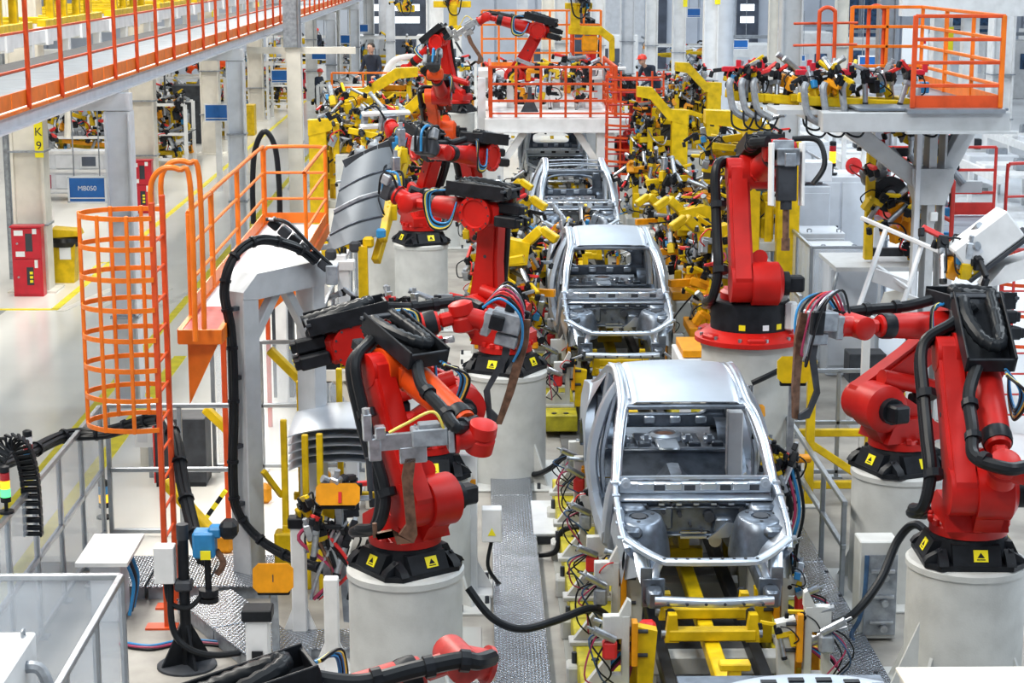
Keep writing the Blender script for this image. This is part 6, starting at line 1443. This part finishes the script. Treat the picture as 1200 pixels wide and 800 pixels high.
# cabinets behind the right fence
GC = 'white control cabinets behind the right fence'
def ctrl(label, x, y, w_, d_, h, vent=False, kind=0):
    t = thing('control_cabinet', label, 'cabinet', (x, y, 0), 0, GC)
    b = MB(); b.box((0, d_ / 2, h / 2), (w_, d_, h), ch=.015); b.part('body', 'cabinet_white', t)
    b = MB(); b.box((0, d_ / 2, .05), (w_ * .98, d_ * .98, .1)); b.part('plinth', 'grey_metal', t)
    n = 2 if w_ > .9 else 1
    for k in range(n): b = MB(); b.box((-w_ / 2 + w_ / n * (k + .5), -.012, h * .52), (w_ / n - .04, .02, h * .86), ch=.006); d = b.part('door', 'cabinet_white', t); b = MB(); b.box((-w_ / 2 + w_ / n * (k + .88), -.03, h * .55), (.03, .03, .16)); b.part('handle', 'dark', d)
    if vent:
        for k in range(5): b = MB(); b.box((0, d_ * .5 - .25 + .1 * k, h + .03 + .01 * k), (w_ * .8, .05, .05)); b.part('vent_slat', 'beam_grey', t)
    return t
ctrl('white control cabinet with a slatted roof vent, behind the heavy robot', 5.75, 33.2, .9, 1.2, 2.35, True)
b = MB(); b.box((0, 0, 0), (.95, .5, .35), ch=.01); o = b.single('cooling_unit', 'beam_grey', 'dark mouthed cooling unit on the slatted white cabinet', 'cooling unit'); o.location = (5.75, 33.5, 2.42)
ctrl('wide white control cabinet right of the slatted one, signal tower on top', 6.85, 35.6, 1.1, 1.2, 2.25)
tower_light('signal tower with amber band on the wide white cabinet', (6.7, 35.8, 2.265), ('lamp_red', 'lamp_amber', 'lamp_amber'), s=1.7)
t = thing('alarm_horn', 'round red alarm horn on the wide white cabinet', 'horn', (7.1, 35.8, 2.265)); b = MB(); b.lathe([(.05, .12), (.14, 0), (.16, -.04), (.10, -.05)], 16, (0, 0, .17), 'y'); b.part('horn', 'red', t); b = MB(); b.box((0, .05, .05), (.06, .06, .10)); b.part('foot', 'dark', t)
ctrl('white cabinet standing farthest back behind the right fence', 7.7, 44, .9, .8, 2.1)
for k, (x, y, h, l) in enumerate(((5.8, 31.6, 1.75, 'farthest of the three pale stepped boxes along the right fence'), (5.75, 30.0, 1.72, 'middle one of the three pale stepped boxes along the right fence'), (5.7, 28.4, 1.75, 'nearest and largest of the three pale stepped boxes along the right fence'))):
    t = ctrl(l, x, y, .75, .9, h)
    for q in (-.25, .25): b = MB(); b.tube([(q, .1, h), (q, .1, h + .05), (q + .06, .1, h + .05), (q + .06, .1, h)], .012, 6); b.part('lifting_eye', 'grey_metal', t)
    if k == 2: b = MB(); b.tube([(-.36, -.04, 1.0), (-.36, -.12, 1.2), (-.3, -.12, 1.5), (-.26, -.03, 1.6)], .03, 7); b.part('cable', 'grey_metal', t)
t = thing('control_cabinet', 'small black box below the pale stepped boxes', 'cabinet', (5.25, 25.2, 0), 0, GC); b = MB(); b.box((0, 0, .85), (.5, .4, .4), ch=.01); b.part('body', 'dark', t); b = MB(); b.box((0, 0, .32), (.4, .3, .64)); b.part('stand', 'beam_grey', t)
fence('clear fence right of the heavy robot, turning before the pale boxes', [(5.2, 34.5), (5.15, 29.0), (6.1, 29.0)], 1.9, mid=None, every=1.4)
fence('clear fence running beside the heavy robot toward the cabinets', [(4.3, 31.5), (4.25, 24.6)], 1.9, mid=None, every=1.2)
fence('grey fence far behind the white cabinets', [(7.6, 46), (7.6, 38.6)], 1.9, mid=1.0, every=1.5, pane=False)
t = thing('handrail', 'sloping aluminium handrail beside the rear right pedestal', 'handrail', (3.62, 18.05, 0))
for z in (1.0, .55): b = MB(); b.box((0, 1.8, z), (.05, 3.6, .05), ch=.006); b.part('rail', 'alu', t)
for y in (.05, 1.2, 3.5): b = MB(); b.box((0, y, .5), (.05, .05, 1.0), ch=.006); b.part('post', 'alu', t)
fence('aluminium frame fence behind the red robot stretching left', [(3.6, 22.6), (5.2, 22.6)], 1.35, mid=.7, every=.8, pane=False)
# white stair with railing
o = at(1040, 366, 22.3); t = thing('white_guard', 'white slanted guard frame with pale infill plate, above the stretching robot arm', 'guard', (o.x, o.y, 0))
def gp(u, v, D): q = at(u, v, D); return (q.x - o.x, q.y - o.y, q.z)
for p, q in (((1038, 269, 22.6), (1005, 364, 22.3)), ((1080, 288, 22.4), (1055, 366, 22.1)), ((1009, 255, 22.8), (1102, 295, 22.2)), ((1028, 312, 22.5), (1064, 338, 22.2)), ((977, 353, 22.5), (1030, 376, 22.2)), ((1064, 346, 22.2), (1102, 362, 22.1))): b = MB(); b.bar(gp(*p), gp(*q), .05, .05, ch=.008); b.part('bar', 'white', t)
b = MB(); b.bar(gp(1024, 322, 22.45), gp(1062, 336, 22.25), .03, .17, ch=.005); b.part('plate', 'white', t)
c = gp(1046, 358, 22.4); b = MB(); b.prism([(c[0] - .22, c[2] - .25), (c[0] + .20, c[2] - .25), (c[0] + .26, c[2] + .05), (c[0] + .12, c[2] + .2), (c[0] - .10, c[2] + .16)], c[1], c[1] + .04); b.part('plate', 'cream', t)
for x in (-.30, .25): b = MB(); b.box((c[0] + x, c[1] + .02, (c[2] - .05) / 2), (.09, .09, c[2] - .05)); b.part('leg', 'white', t)
# yellow rack, stands and plates right of the first body
t = thing('yellow_rack', 'yellow post and beam rack behind the outstretched red arm', 'rack', (4.1, 21.4, 0))
for (x, y, z) in ((-.25, 0, 1.75), (.55, .5, 1.25), (.9, .5, 1.25)): b = MB(); b.box((x, y, z / 2), (.10, .10, z), ch=.01); b.part('post', 'yellow', t)
for p, q in (((-.35, 0, .25), (1.0, .0, .25)), ((-.3, .5, .75), (1.1, .5, .75)), ((-.25, 0, .75), (.4, .1, .3))): b = MB(); b.bar(p, q, .08, .09, ch=.01); b.part('beam', 'yellow', t)
paddle('yellow plate with a red bar right of the nearest car body', at(930, 433, 18.6), .33, .27, 0, -.2, m='yellow', stripe=True, pole=(.0, .15, -1.4))
paddle('small amber target cap on a white stand right of the nearest car roof', at(887, 482, 18.4), .16, .14, 0, -.5, pole=(0, .1, -.6))
white_stand('white stand right of the nearest car roof, beside the heavy pedestal', 2.62, 18.9, 1.75, .16, head=False)
white_stand('white stand under the amber bracket right of the nearest car', 3.22, 18.9, 1.35, .13, head=False)
t = thing('target_plate', 'amber bracket on a white stand right of the nearest car windscreen', 'bracket', at(936, 537, 18.7)); b = MB(); b.box((0, 0, 0), (.24, .16, .06), ch=.015); b.box((-.10, 0, -.08), (.06, .14, .14), ch=.015); b.part('bracket', 'amber', t); b = MB(); b.box((0, .06, -.65), (.07, .07, 1.2)); b.part('pole', 'white', t)
t = thing('valve_station', 'grey valve blocks and dark tubing right of the nearest car pillar', 'valve unit', (2.95, 18.0, 0)); b = MB(); b.box((0, 0, .6), (.12, .12, 1.2)); b.part('post', 'ped', t); clutter(t, 8, (-.15, .2, -.1, .2, .7, 1.5), 61, .75, bars=False)
for k, m in enumerate(('hose', 'magenta', 'blue', 'hose')): b = MB(); b.tube([(.05 * k, -.1, 1.4), (.1 + .04 * k, -.16, 1.0), (.02 + .05 * k, -.12, .6), (.15, -.1, .15)], .016, 6); b.part('hose', m, t)
# tread plate on the heavy pedestal, floor boxes at the right front
t = thing('tread_cover', 'chequer plate cover strapped on the heavy robot pedestal', 'cover', (3.06, 21.33, 1.15)); b = MB(); b.box((0, 0, 0), (.20, .03, .62), ch=.004); b.part('plate', 'tread', t); b = MB(); b.tube([(.08, -.02, .34), (.25, -.02, .42), (.45, .05, .50)], .035, 7); b.part('cable', 'hose', t)
t = thing('valve_box', 'open pale box with pipes and a blue hose beside the right front pedestal', 'box', (3.72, 16.9, 0))
b = MB(); b.box((0, .12, .50), (.36, .30, .95), ch=.01); b.part('body', 'ped', t)
b = MB(); b.box((.02, -.035, .46), (.30, .02, .78)); b.part('recess', 'grey_metal', t)
for k in range(3): b = MB(); b.cyl((-.08, -.07, .2 + .25 * k), (.14, -.07, .2 + .25 * k), .02, n=8); b.cyl((.05, -.07, .15 + .25 * k), (.05, -.12, .15 + .25 * k), .035, n=10); b.part('pipe', 'steel', t)
b = MB(); b.tube([(-.12, -.05, .85), (-.14, -.1, .5), (-.18, -.1, .25), (-.26, -.15, .1), (-.2, -.4, .04)], .022, 7); b.part('hose', 'tarp_blue', t)
t = thing('floor_box', 'flat topped pale box in the lower right corner before the pedestal', 'box', (3.65, 13.1, 0)); b = MB(); b.box((0, 0, .52), (1.0, .7, 1.04), ch=.012); b.part('body', 'ped', t); b = MB(); b.box((0, 0, 1.05), (1.05, .75, .03), ch=.006); b.part('lid', 'cream', t)
t = thing('gusset_fin', 'pale triangular fin beside the right front pedestal at the bottom edge', 'fin', (3.52, 14.9, 0)); b = MB(); b.prism([(-.25, 0), (.12, 0), (.12, .9)], -.015, .015); b.part('plate', 'ped', t)
# hanging columns and duct at the top right
column('white hall column beside the silver duct, right of the line', 6.9, 57, 8, .42, 'white', plate=(5.3, ''))
t = thing('duct', 'silver spiral duct running down past the right columns', 'duct', (at(848, 90, 60).x, 60, 0)); b = MB()
b.tube([(0, 0, .5 + .12 * k) for k in range(64)], .30, 14, 1, lambda i, m: 1.0 if i % 2 else .93); b.part('pipe', 'cabinet_white', t)
column('broad grey column behind the yellow gripper tools, right of centre', at(924, 120, 36).x, 36, 8, .40, 'frame_grey')
column('pale column with a cable ladder behind the forked platform', at(1036, 100, 34).x, 34, 8, .30, 'alu')
column('white column at the far right behind the orange platform railing', at(1100, 100, 52).x, 52, 8, .5, 'white', plate=(4.1, ''))
column('white column between the heavy robot and the duct, far back', at(795, 70, 74).x, 74, 8, .5, 'white', plate=(4.8, ''))
column('slim cream column far behind the heavy robot', at(905, 60, 66).x, 66, 8, .3, 'cream')
column('white column near the far doorway, left of the orange helmet', at(763, 60, 80).x, 80, 8, .5, 'white', plate=(5.0, ''))
column('grey column behind the red cage ladder, far back', at(735, 40, 84).x, 84, 8, .6, 'beam_grey')
column('white column by the far right window', at(985, 60, 78).x, 78, 8, .5, 'cream')
column('white column at the right picture edge, far back', at(1172, 80, 60).x, 60, 8, .7, 'white')
p = at(868, 52, 72); sign('blue sign in the far right aisle beside the silver duct', p, .55, .34, None, hang=1.5)
p = at(1019, 73, 44); sign('blue sign left of the orange gate post, right side', p, .50, .28, None, hang=1.5)
p = at(936, 68, 66); sign('small blue sign behind the yellow gripper tools', p, .44, .2, None, hang=1.5, line=False)
p = at(813, 15, 86); sign('blue sign high up near the far doorway on the right', p, .6, .4, None, hang=1.5)
# bright equipment in the right aisle
for k in range(7):
    x = 10.5 + 2.9 * (k % 4); y = 44 + 13 * (k // 4) + 2 * (k % 4)
    t = thing('white_conveyor', 'white roller conveyor in the bright right aisle, %s from the right columns' % ['first', 'second', 'third', 'fourth', 'fifth', 'sixth', 'seventh'][k], 'conveyor', (x, y, 0), 0, 'white conveyors in the bright aisle')
    for sx in (-.7, .7): b = MB(); b.box((sx, 5, 1.0), (.12, 10.5, .2)); b.part('side_rail', 'white', t)
    for q in range(5):
        for sx in (-.7, .7): b = MB(); b.box((sx, 2.4 * q + .3, .45), (.10, .10, .9)); b.part('leg', 'white', t)
    for q in range(7): b = MB(); b.box((0, 1.5 * q + .5, 1.05), (1.3, .9, .10 + .15 * ((q * k) % 3)), ch=.02); b.part('crossbed', 'white' if (q + k) % 3 else 'beam_grey', t)
    for q in range(4): b = MB(); b.box((.2, 2.6 * q + 1, 1.25), (.5, .3, .3), ch=.02); b.part('carrier', 'dark' if (q + k) % 3 == 0 else 'alu', t)
for k in range(3):
    fence('white post fence in the bright right aisle, %s' % ['nearest the line', 'middle one', 'far one'][k], [(8.6 + .6 * k, 40 + 18 * k), (8.6 + .6 * k, 56 + 18 * k)], 2.2, mid=1.2, every=2.2, pane=False, matn='white', r=.05, group='white post fences in the bright aisle')
t = thing('boom', 'long tan boom lying across behind the orange platform railing', 'boom', (14.5, 40, 0)); b = MB(); b.lathe([(.1, -2.6), (.22, -2.2), (.35, -.5), (.35, 2.0), (.25, 2.6)], 14, (0, 0, 3.2), 'x'); b.part('boom', 'cream', t)
for x in (-1.5, 1.5): b = MB(); b.box((x, 0, 1.5), (.2, .2, 3.0)); b.part('leg', 'white', t)
t = thing('display_board', 'white board with dark base behind the orange gate posts', 'board', (at(1072, 55, 46).x, 46, 0)); b = MB(); b.box((0, 0, 4.2), (.62, .05, .85), ch=.01); b.part('sheet', 'sign_white', t); b = MB(); b.box((0, 0, 3.7), (.70, .08, .14)); b.part('sill', 'dark', t); b = MB(); b.box((.22, -.03, 4.3), (.08, .01, .08)); b.part('print', 'cab_red', t); b = MB(); b.box((0, .08, 1.9), (.1, .1, 3.7)); b.part('post', 'white', t)
person('worker in pale grey coveralls and cap, walking on the bright right aisle', (at(1114, 204, 54).x, 54, 0), R(-70), .15, 'coverall', None, 'hair')
t = thing('pallet', 'white wooden pallet on the bright floor beside the worker in coveralls', 'pallet', (at(1135, 204, 52).x, 52, 0))
for k in range(5): b = MB(); b.box((0, -.4 + .2 * k, .13), (1.2, .14, .03)); b.part('slat', 'white', t)
for x in (-.5, 0, .5): b = MB(); b.box((x, 0, .06), (.10, .9, .10)); b.part('runner', 'white', t)
t = thing('elevated_walkway', 'white high beam with orange railing crossing the upper right', 'walkway', (19, 50, 0))
b = MB(); b.box((0, 0, 5.05), (16, .4, .5)); b.part('edge_beam', 'white', t); b = MB(); b.box((0, .8, 5.32), (16, 1.6, .06)); b.part('deck', 'beam_grey', t)
rail_panel(t, (-7.9, 0, 5.32), (7.9, 0, 5.32), 1.1, 10, 'orange', 2, .18)
for x in (-6, 6): b = MB(); b.box((x, .6, 2.4), (.4, .4, 4.8)); b.part('leg', 'white', t)
for k in range(8):
    t = thing('white_booth', 'white machine booth far down the bright right aisle, %s from the left' % ['first', 'second', 'third', 'fourth', 'fifth', 'sixth', 'seventh', 'eighth'][k], 'machine', (11.5 + 3.1 * k, 84 + 3 * (k % 3), 0), 0, 'white booths in the bright aisle')
    b = MB(); b.box((0, 0, 1.3 + .2 * (k % 2)), (2.6, 2.0, 2.6 + .4 * (k % 2)), ch=.04); b.part('housing', 'white', t)
    for q in range(3): b = MB(); b.box((-.8 + .8 * q, -1.02, 1.7), (.55, .04, .7)); b.part('panel', 'cabinet_white' if (q + k) % 3 else 'tarp_blue', t)
    b = MB(); b.box((0, -.3, 2.9 + .4 * (k % 2)), (2.9, .2, .15)); b.part('top_rail', 'alu', t)
# ================================================================== gantry over the fourth body, far robots, overhead hoists
GX, GY = 1.80, 45.0
t = thing('gantry', 'white steel gantry deck with orange railing above the farthest car body', 'gantry', (GX, GY, 0))
for x in (-1.42, 1.20): b = MB(); b.box((x, 0, 1.15), (.42, .40, 2.3), ch=.015); b.part('leg', 'white', t); b = MB(); b.box((x, 4.6, 1.15), (.42, .40, 2.3), ch=.015); b.part('leg', 'white', t)
b = MB(); b.box((-.05, -.1, 2.42), (3.2, .24, .32), ch=.01); b.part('front_beam', 'white', t)
b = MB(); b.box((-.05, -.16, 2.27), (3.1, .3, .03)); b.part('flange', 'white', t)
b = MB(); b.bar((-1.2, 0, 1.55), (-.72, 0, 2.25), .14, .16); b.part('brace', 'white', t); b = MB(); b.bar((1.0, 0, 1.55), (.52, 0, 2.25), .14, .16); b.part('brace', 'white', t)
for k in range(4): b = MB(); b.box((-.05, .6 + 1.3 * k, 2.59), (3.15, 1.28, .04), ch=.006); b.part('deck_plate', 'white', t)
rail_panel(t, (-1.5, -.15, 2.6), (1.42, -.15, 2.6), 1.18, 6, 'orange_red', 2, .0, .028)
for z in (.1,): b = MB(); b.box((-.04, -.15, 2.6 + z), (2.9, .03, .04)); b.part('rail', 'orange_red', t)
rail_panel(t, (-1.52, -.1, 2.6), (-1.52, 3.2, 2.6), 1.18, 4, 'orange_red', 2, .12, .028); rail_panel(t, (1.44, -.1, 2.6), (1.44, 4.4, 2.6), 1.18, 6, 'orange_red', 3, .12, .028)
b = MB(); b.box((-.1, 6.0, 3.3), (3.4, 1.6, .18), ch=.01); b.part('upper_deck', 'white', t)
for x in (-1.6, 1.4): b = MB(); b.box((x, 6.0, 1.6), (.2, .2, 3.2)); b.part('upper_leg', 'white', t)
b = MB(); b.box((-1.72, 2.0, 1.7), (.20, .3, 3.4)); b.part('side_post', 'beam_grey', t)
rail_panel(t, (-1.7, 6.7, 3.4), (1.5, 6.7, 3.4), 1.5, 8, 'orange', 3, .12, .025); rail_panel(t, (.7, 5.4, 3.4), (.7, 6.6, 3.4), 1.4, 4, 'orange_red', 3, .12, .025)
for k in range(6): b = MB(); b.box((1.0, 4.6 + .12 * k, 2.7 + .18 * k), (.6, .10, .03)); b.part('step', 'orange_red', t)
t = thing('deck_tooling', 'tangle of grey clamps and white posts on the gantry deck behind its railing', 'fixture', (GX - .1, GY + 2.6, 2.61))
for x in (-.9, -.2, .25, .8): b = MB(); b.box((x, .2, .35), (.18, .2, .7), ch=.01); b.part('post', 'white', t)
clutter(t, 26, (-1.2, 1.1, -.5, .7, .1, .95), 71, 1.0, barmat='white')
for x in (-.45,): b = MB(); b.prism([(x - .22, 0), (x + .22, 0), (x + .05, .35), (x + .05, .6), (x - .05, .6), (x - .05, .35)], -1.2, -1.12); b.part('stand', 'dark', t)
p = V((GX - .80, GY + 4.3, 2.61))
robot('red robot on top of the white gantry, arm stretched to the left', V((1.30, 49.2, 2.61)), R(172), -28, 14, s=1.05, gun='cgun', wp=-45, detail=True, gs=.9)
robot('red robot beyond the gantry, partly behind the white columns', V((-.55, 53, 2.1)), R(150), 10, -35, s=1.0, gun='', detail=False)
pedestal('white pedestal under the far red robot left of the gantry', -.55, 53, 2.1, .45, feet=False)
robot('small far red robot behind the gantry railing, right of its robot', V((3.5, 60, 2.4)), R(100), -10, 5, s=.9, gun='', detail=False, cables=False)
pedestal('white pedestal behind the gantry under a small far robot', 3.5, 60, 2.4, .4, feet=False)
# caged ladder and robot right of the gantry
t = thing('caged_ladder', 'red cage ladder standing right of the white gantry', 'ladder', (3.55, 43.2, 1.4))
for x in (-.62, .62): b = MB(); b.box((x, .3, .1), (.06, .06, 3.0)); b.part('stringer', 'cage_red', t)
for k in range(9):
    b = MB(); P_ = smooth_path([(-.62, .3, 0), (-.66, -.1, 0), (-.35, -.42, 0), (0, -.5, 0), (.35, -.42, 0), (.66, -.1, 0), (.62, .3, 0)], 4)
    for p_, q_ in zip(P_, P_[1:]): b.bar(p_ + V((0, 0, .1 + .27 * k)), q_ + V((0, 0, .1 + .27 * k)), .014, .05)
    b.part('hoop', 'orange_red', t)
for x in (-.63, -.35, 0, .35, .63): b = MB(); b.box((x, -.46 + .55 * x * x * 1.6, 1.2), (.04, .04, 2.4)); b.part('strap', 'orange_red', t)
for k in range(8): b = MB(); b.cyl((-.62, .3, .2 + .28 * k), (.62, .3, .2 + .28 * k), .02, n=6); b.part('rung', 'cage_red', t)
b = MB(); b.box((0, 0, .7), (1.5, 1.3, 1.36), ch=.02); o = b.single('ladder_plinth', 'ped', 'pale block under the red cage ladder', 'plinth'); o.location = (3.55, 43.2, 0)
for x in (3.0,): b = MB(); b.box((0, 0, .9), (.05, .05, 1.8)); o = b.single('rail_post', 'cage_red', 'thin red post in front of the red cage ladder', 'post'); o.location = (x, 40.5, 0)
robot('red robot behind the cage ladder right of the gantry', V((3.65, 45.4, 1.2)), R(100), -6, 12, s=1.0, gun='grip', wp=0, detail=False)
pedestal('white pedestal behind the red cage ladder', 3.65, 45.4, 1.2, .46, feet=False)
# yellow C fixtures
cframe('nearest big yellow clamping frame left of the line, crowded with clamps', at(373, 180, 39).x, 39, 1, 3.05, 1.35, 46, 81, z0=1.5)
cframe('yellow clamping frame left of the line, behind the nearest one', at(376, 140, 46).x + .85, 46, 1, 3.2, 1.5, 40, 82, z0=1.7)
cframe('yellow clamping frame beside the orange armed far robot', at(470, 130, 43).x - .1, 43, 1, 3.0, 1.1, 34, 83, z0=1.5)
cframe('small yellow clamping frame behind the far left robots', at(478, 90, 53).x, 53, 1, 2.6, 1.0, 26, 84, z0=1.3)
cframe('yellow clamping frame right of the red cage ladder', at(796, 150, 42).x, 42, -1, 3.0, .95, 34, 85, z0=1.4)
cframe('yellow clamping frame behind the one right of the cage ladder', at(836, 120, 49).x, 49, -1, 3.15, 1.0, 36, 86, z0=1.5)
cframe('yellow clamping frame right of the heavy robot, under the gripper tools', at(925, 170, 31).x, 31, -1, 3.35, 1.4, 40, 87, z0=1.8)
for k, (u, v, D, l) in enumerate(((420, 150, 37.5, 'heap of dark and yellow clamps on the left frame, seen edge on'), (447, 210, 34, 'clamp tooling between the left frame and the ribbed panel'), (790, 240, 36, 'clamp tooling below the right yellow frames'), (872, 190, 33, 'clamp tooling left of the tall yellow post on the right'), (655, 300, 31, 'tooling block left of the second car roof'), (760, 225, 38, 'tooling block right of the roofless car body'))):
    p = at(u, v, D); t = thing('tooling_block', l, 'fixture', (p.x, p.y, 0), 0, 'blocks of clamp tooling'); zz = max(.6, p.z - .5)
    b = MB(); b.box((0, .2, zz / 2), (.9, .8, zz), ch=.02); b.part('base', 'ped', t); clutter(t, 26, (-.55, .55, -.3, .5, zz, zz + .95), 90 + k, .85)
# overhead yellow hoists
def hoist(label, u0, v0, D, parts, box=None):
    o = at(u0, v0, D); t = thing('hoist', label, 'hoist', o, 0, 'yellow overhead hoists')
    for p, q, r in parts: b = MB(); b.bar(V(at(p[0], p[1], D)) - o, V(at(q[0], q[1], D)) - o, r, r, ch=.012); b.part('arm', 'yellow', t)
    b = MB(); b.box((0, 0, (7.0 - o.z) / 2), (.12, .12, 7.0 - o.z)); b.part('hanger', 'yellow', t)
    if box: c = V(at(box[0], box[1], D)) - o; b = MB(); b.box(c, (.42, .2, .40), ch=.04); b.part('hook_box', 'amber', t)
    b = MB(); b.tube([(-.2, -.15, .3), (-.1, -.2, -.2), (.15, -.2, -.25), (.25, -.15, .2)], .02, 6); b.part('cable', 'hose', t)
    clutter(t, 4, (-.2, .2, -.15, .1, -.2, .1), u0, .8, bars=False)
hoist('yellow overhead hoist with a wide crossbar left of the gantry robot', 531, 6, 56, [((508, 5), (552, 5), .18), ((531, 5), (531, 36), .24), ((522, 36), (541, 36), .3), ((536, 36), (504, 50), .2), ((504, 47), (503, 68), .14)])
hoist('yellow overhead hoist with an amber box right of the gantry robot', 677, 8, 50, [((662, 7), (694, 7), .16), ((674, 7), (674, 34), .24), ((666, 35), (706, 36), .22), ((704, 36), (717, 46), .20), ((717, 44), (717, 72), .14)], box=(691, 51))
hoist('small yellow hoist near the dark far doorway', 475, 8, 72, [((466, 10), (486, 10), .25), ((475, 10), (475, 2), .2)])
# car side panel in a far holder
t = thing('side_panel', 'pale curved body side panel held beyond the left robots', 'panel', (at(478, 85, 54).x, 54, 0))
b = MB(); b.sweep([(-.7, 0, 2.2), (-.62, 0, 3.1), (-.3, 0, 3.5), (.3, 0, 3.55), (.75, 0, 3.4)], [(.06, .22), (.06, .16), (.06, .14)], 5, V((0, 1, 0))); b.part('frame', 'white', t)
b = MB(); b.sweep([(-.72, 0, 2.2), (0, 0, 2.1), (.7, 0, 2.3)], [(.06, .2)], 4, V((0, 1, 0))); b.part('sill', 'white', t); b = MB(); b.box((0, .1, 1.0), (.2, .2, 2.1)); b.part('stand', 'beam_grey', t)
# orange barrier left of the line, workers on it
t = thing('barrier', 'orange railed white step platform behind the left yellow frames', 'platform', (-2.55, 50, 0))
b = MB(); b.box((0, 0, 1.15), (2.6, 2.0, 2.3), ch=.02); b.part('block', 'white', t); rail_panel(t, (-1.2, -.95, 2.3), (1.2, -.95, 2.3), 1.1, 4, 'orange', 2, 0, .025)
person('dark haired worker in navy, standing above the left yellow frames', (at(437, 84, 50.2).x, 50.2, 2.32), R(-30), .1, 'navy', None, 'hair')
t = thing('work_platform', 'white platform behind the right yellow frames under the stooping worker', 'platform', (at(766, 95, 51).x, 51, 0)); b = MB(); b.box((0, 0, 1.05), (2.0, 1.6, 2.1), ch=.02); b.part('block', 'white', t)
person('worker in navy with an orange red helmet, stooping right of the cage ladder', (at(768, 98, 51).x, 51, 2.12), R(-50), .75, 'navy', None, 'helmet_red', arms=((.2, -.75, .85), (-.2, -.75, .85)))
# machines and robots in the distance
bench('white bench with dark tools far behind the left robots', V((-3.6, 64, 0)), 3.4, 1.6, 1.2, 30, 111)
bench('far station of yellow tools left of the gantry', V((-1.6, 70, 0)), 3.0, 1.6, 1.4, 36, 112)
bench('far station of tools behind the gantry railing', V((2.2, 66, 0)), 3.0, 1.6, 1.5, 36, 113)
bench('pale station right of the gantry in the distance', V((6.2, 64, 0)), 2.6, 1.6, 1.3, 28, 114)
bench('pale station before the dark far doorway', V((-4.4, 88, 0)), 3.6, 1.6, 1.5, 34, 115)
bench('distant station near the right doorway', V((9.0, 84, 0)), 3.4, 1.6, 1.4, 30, 116)
for k, (u, D, w_, m, l) in enumerate(((365, 86, .5, 'white', 'white column far left behind the red capped worker'), (392, 80, .5, 'white', 'white column beside the far blue signs'), (416, 84, .45, 'cream', 'cream column right of the far blue signs'), (433, 92, .5, 'white', 'white column left of the dark far doorway'), (449, 90, .35, 'beam_grey', 'slim grey column before the dark far doorway'), (458, 84, .4, 'beam_grey', 'grey column right in front of the dark doorway'), (510, 78, .7, 'white', 'wide white column right of the dark far doorway'), (642, 76, .5, 'cream', 'cream column behind the gantry robot'), (657, 82, .6, 'white', 'white column right of the gantry robot'), (700, 80, .6, 'white', 'white column behind the amber hoist box'), (612, 90, .5, 'beam_grey', 'far grey column behind the gantry robot'))):
    column(l, at(u, 70, D).x, D, 4.3 if u < 400 else 8, w_, m)
for k in range(4):
    t = thing('white_unit', 'white machine housing in the distance, %s from the left' % ['first', 'second', 'third', 'fourth'][k], 'machine', (-5.2 + 3.3 * k + (2 if k > 1 else 0), 94, 0), 0, 'white machine housings in the distance')
    b = MB(); b.box((0, 0, 1.3), (2.2, 1.4, 2.6), ch=.04); b.part('housing', 'white' if k % 2 else 'beam_grey', t)
    for q in range(3): b = MB(); b.box((-.6 + .6 * q, -.72, 1.5), (.45, .04, .9)); b.part('window', 'wall_dark', t)
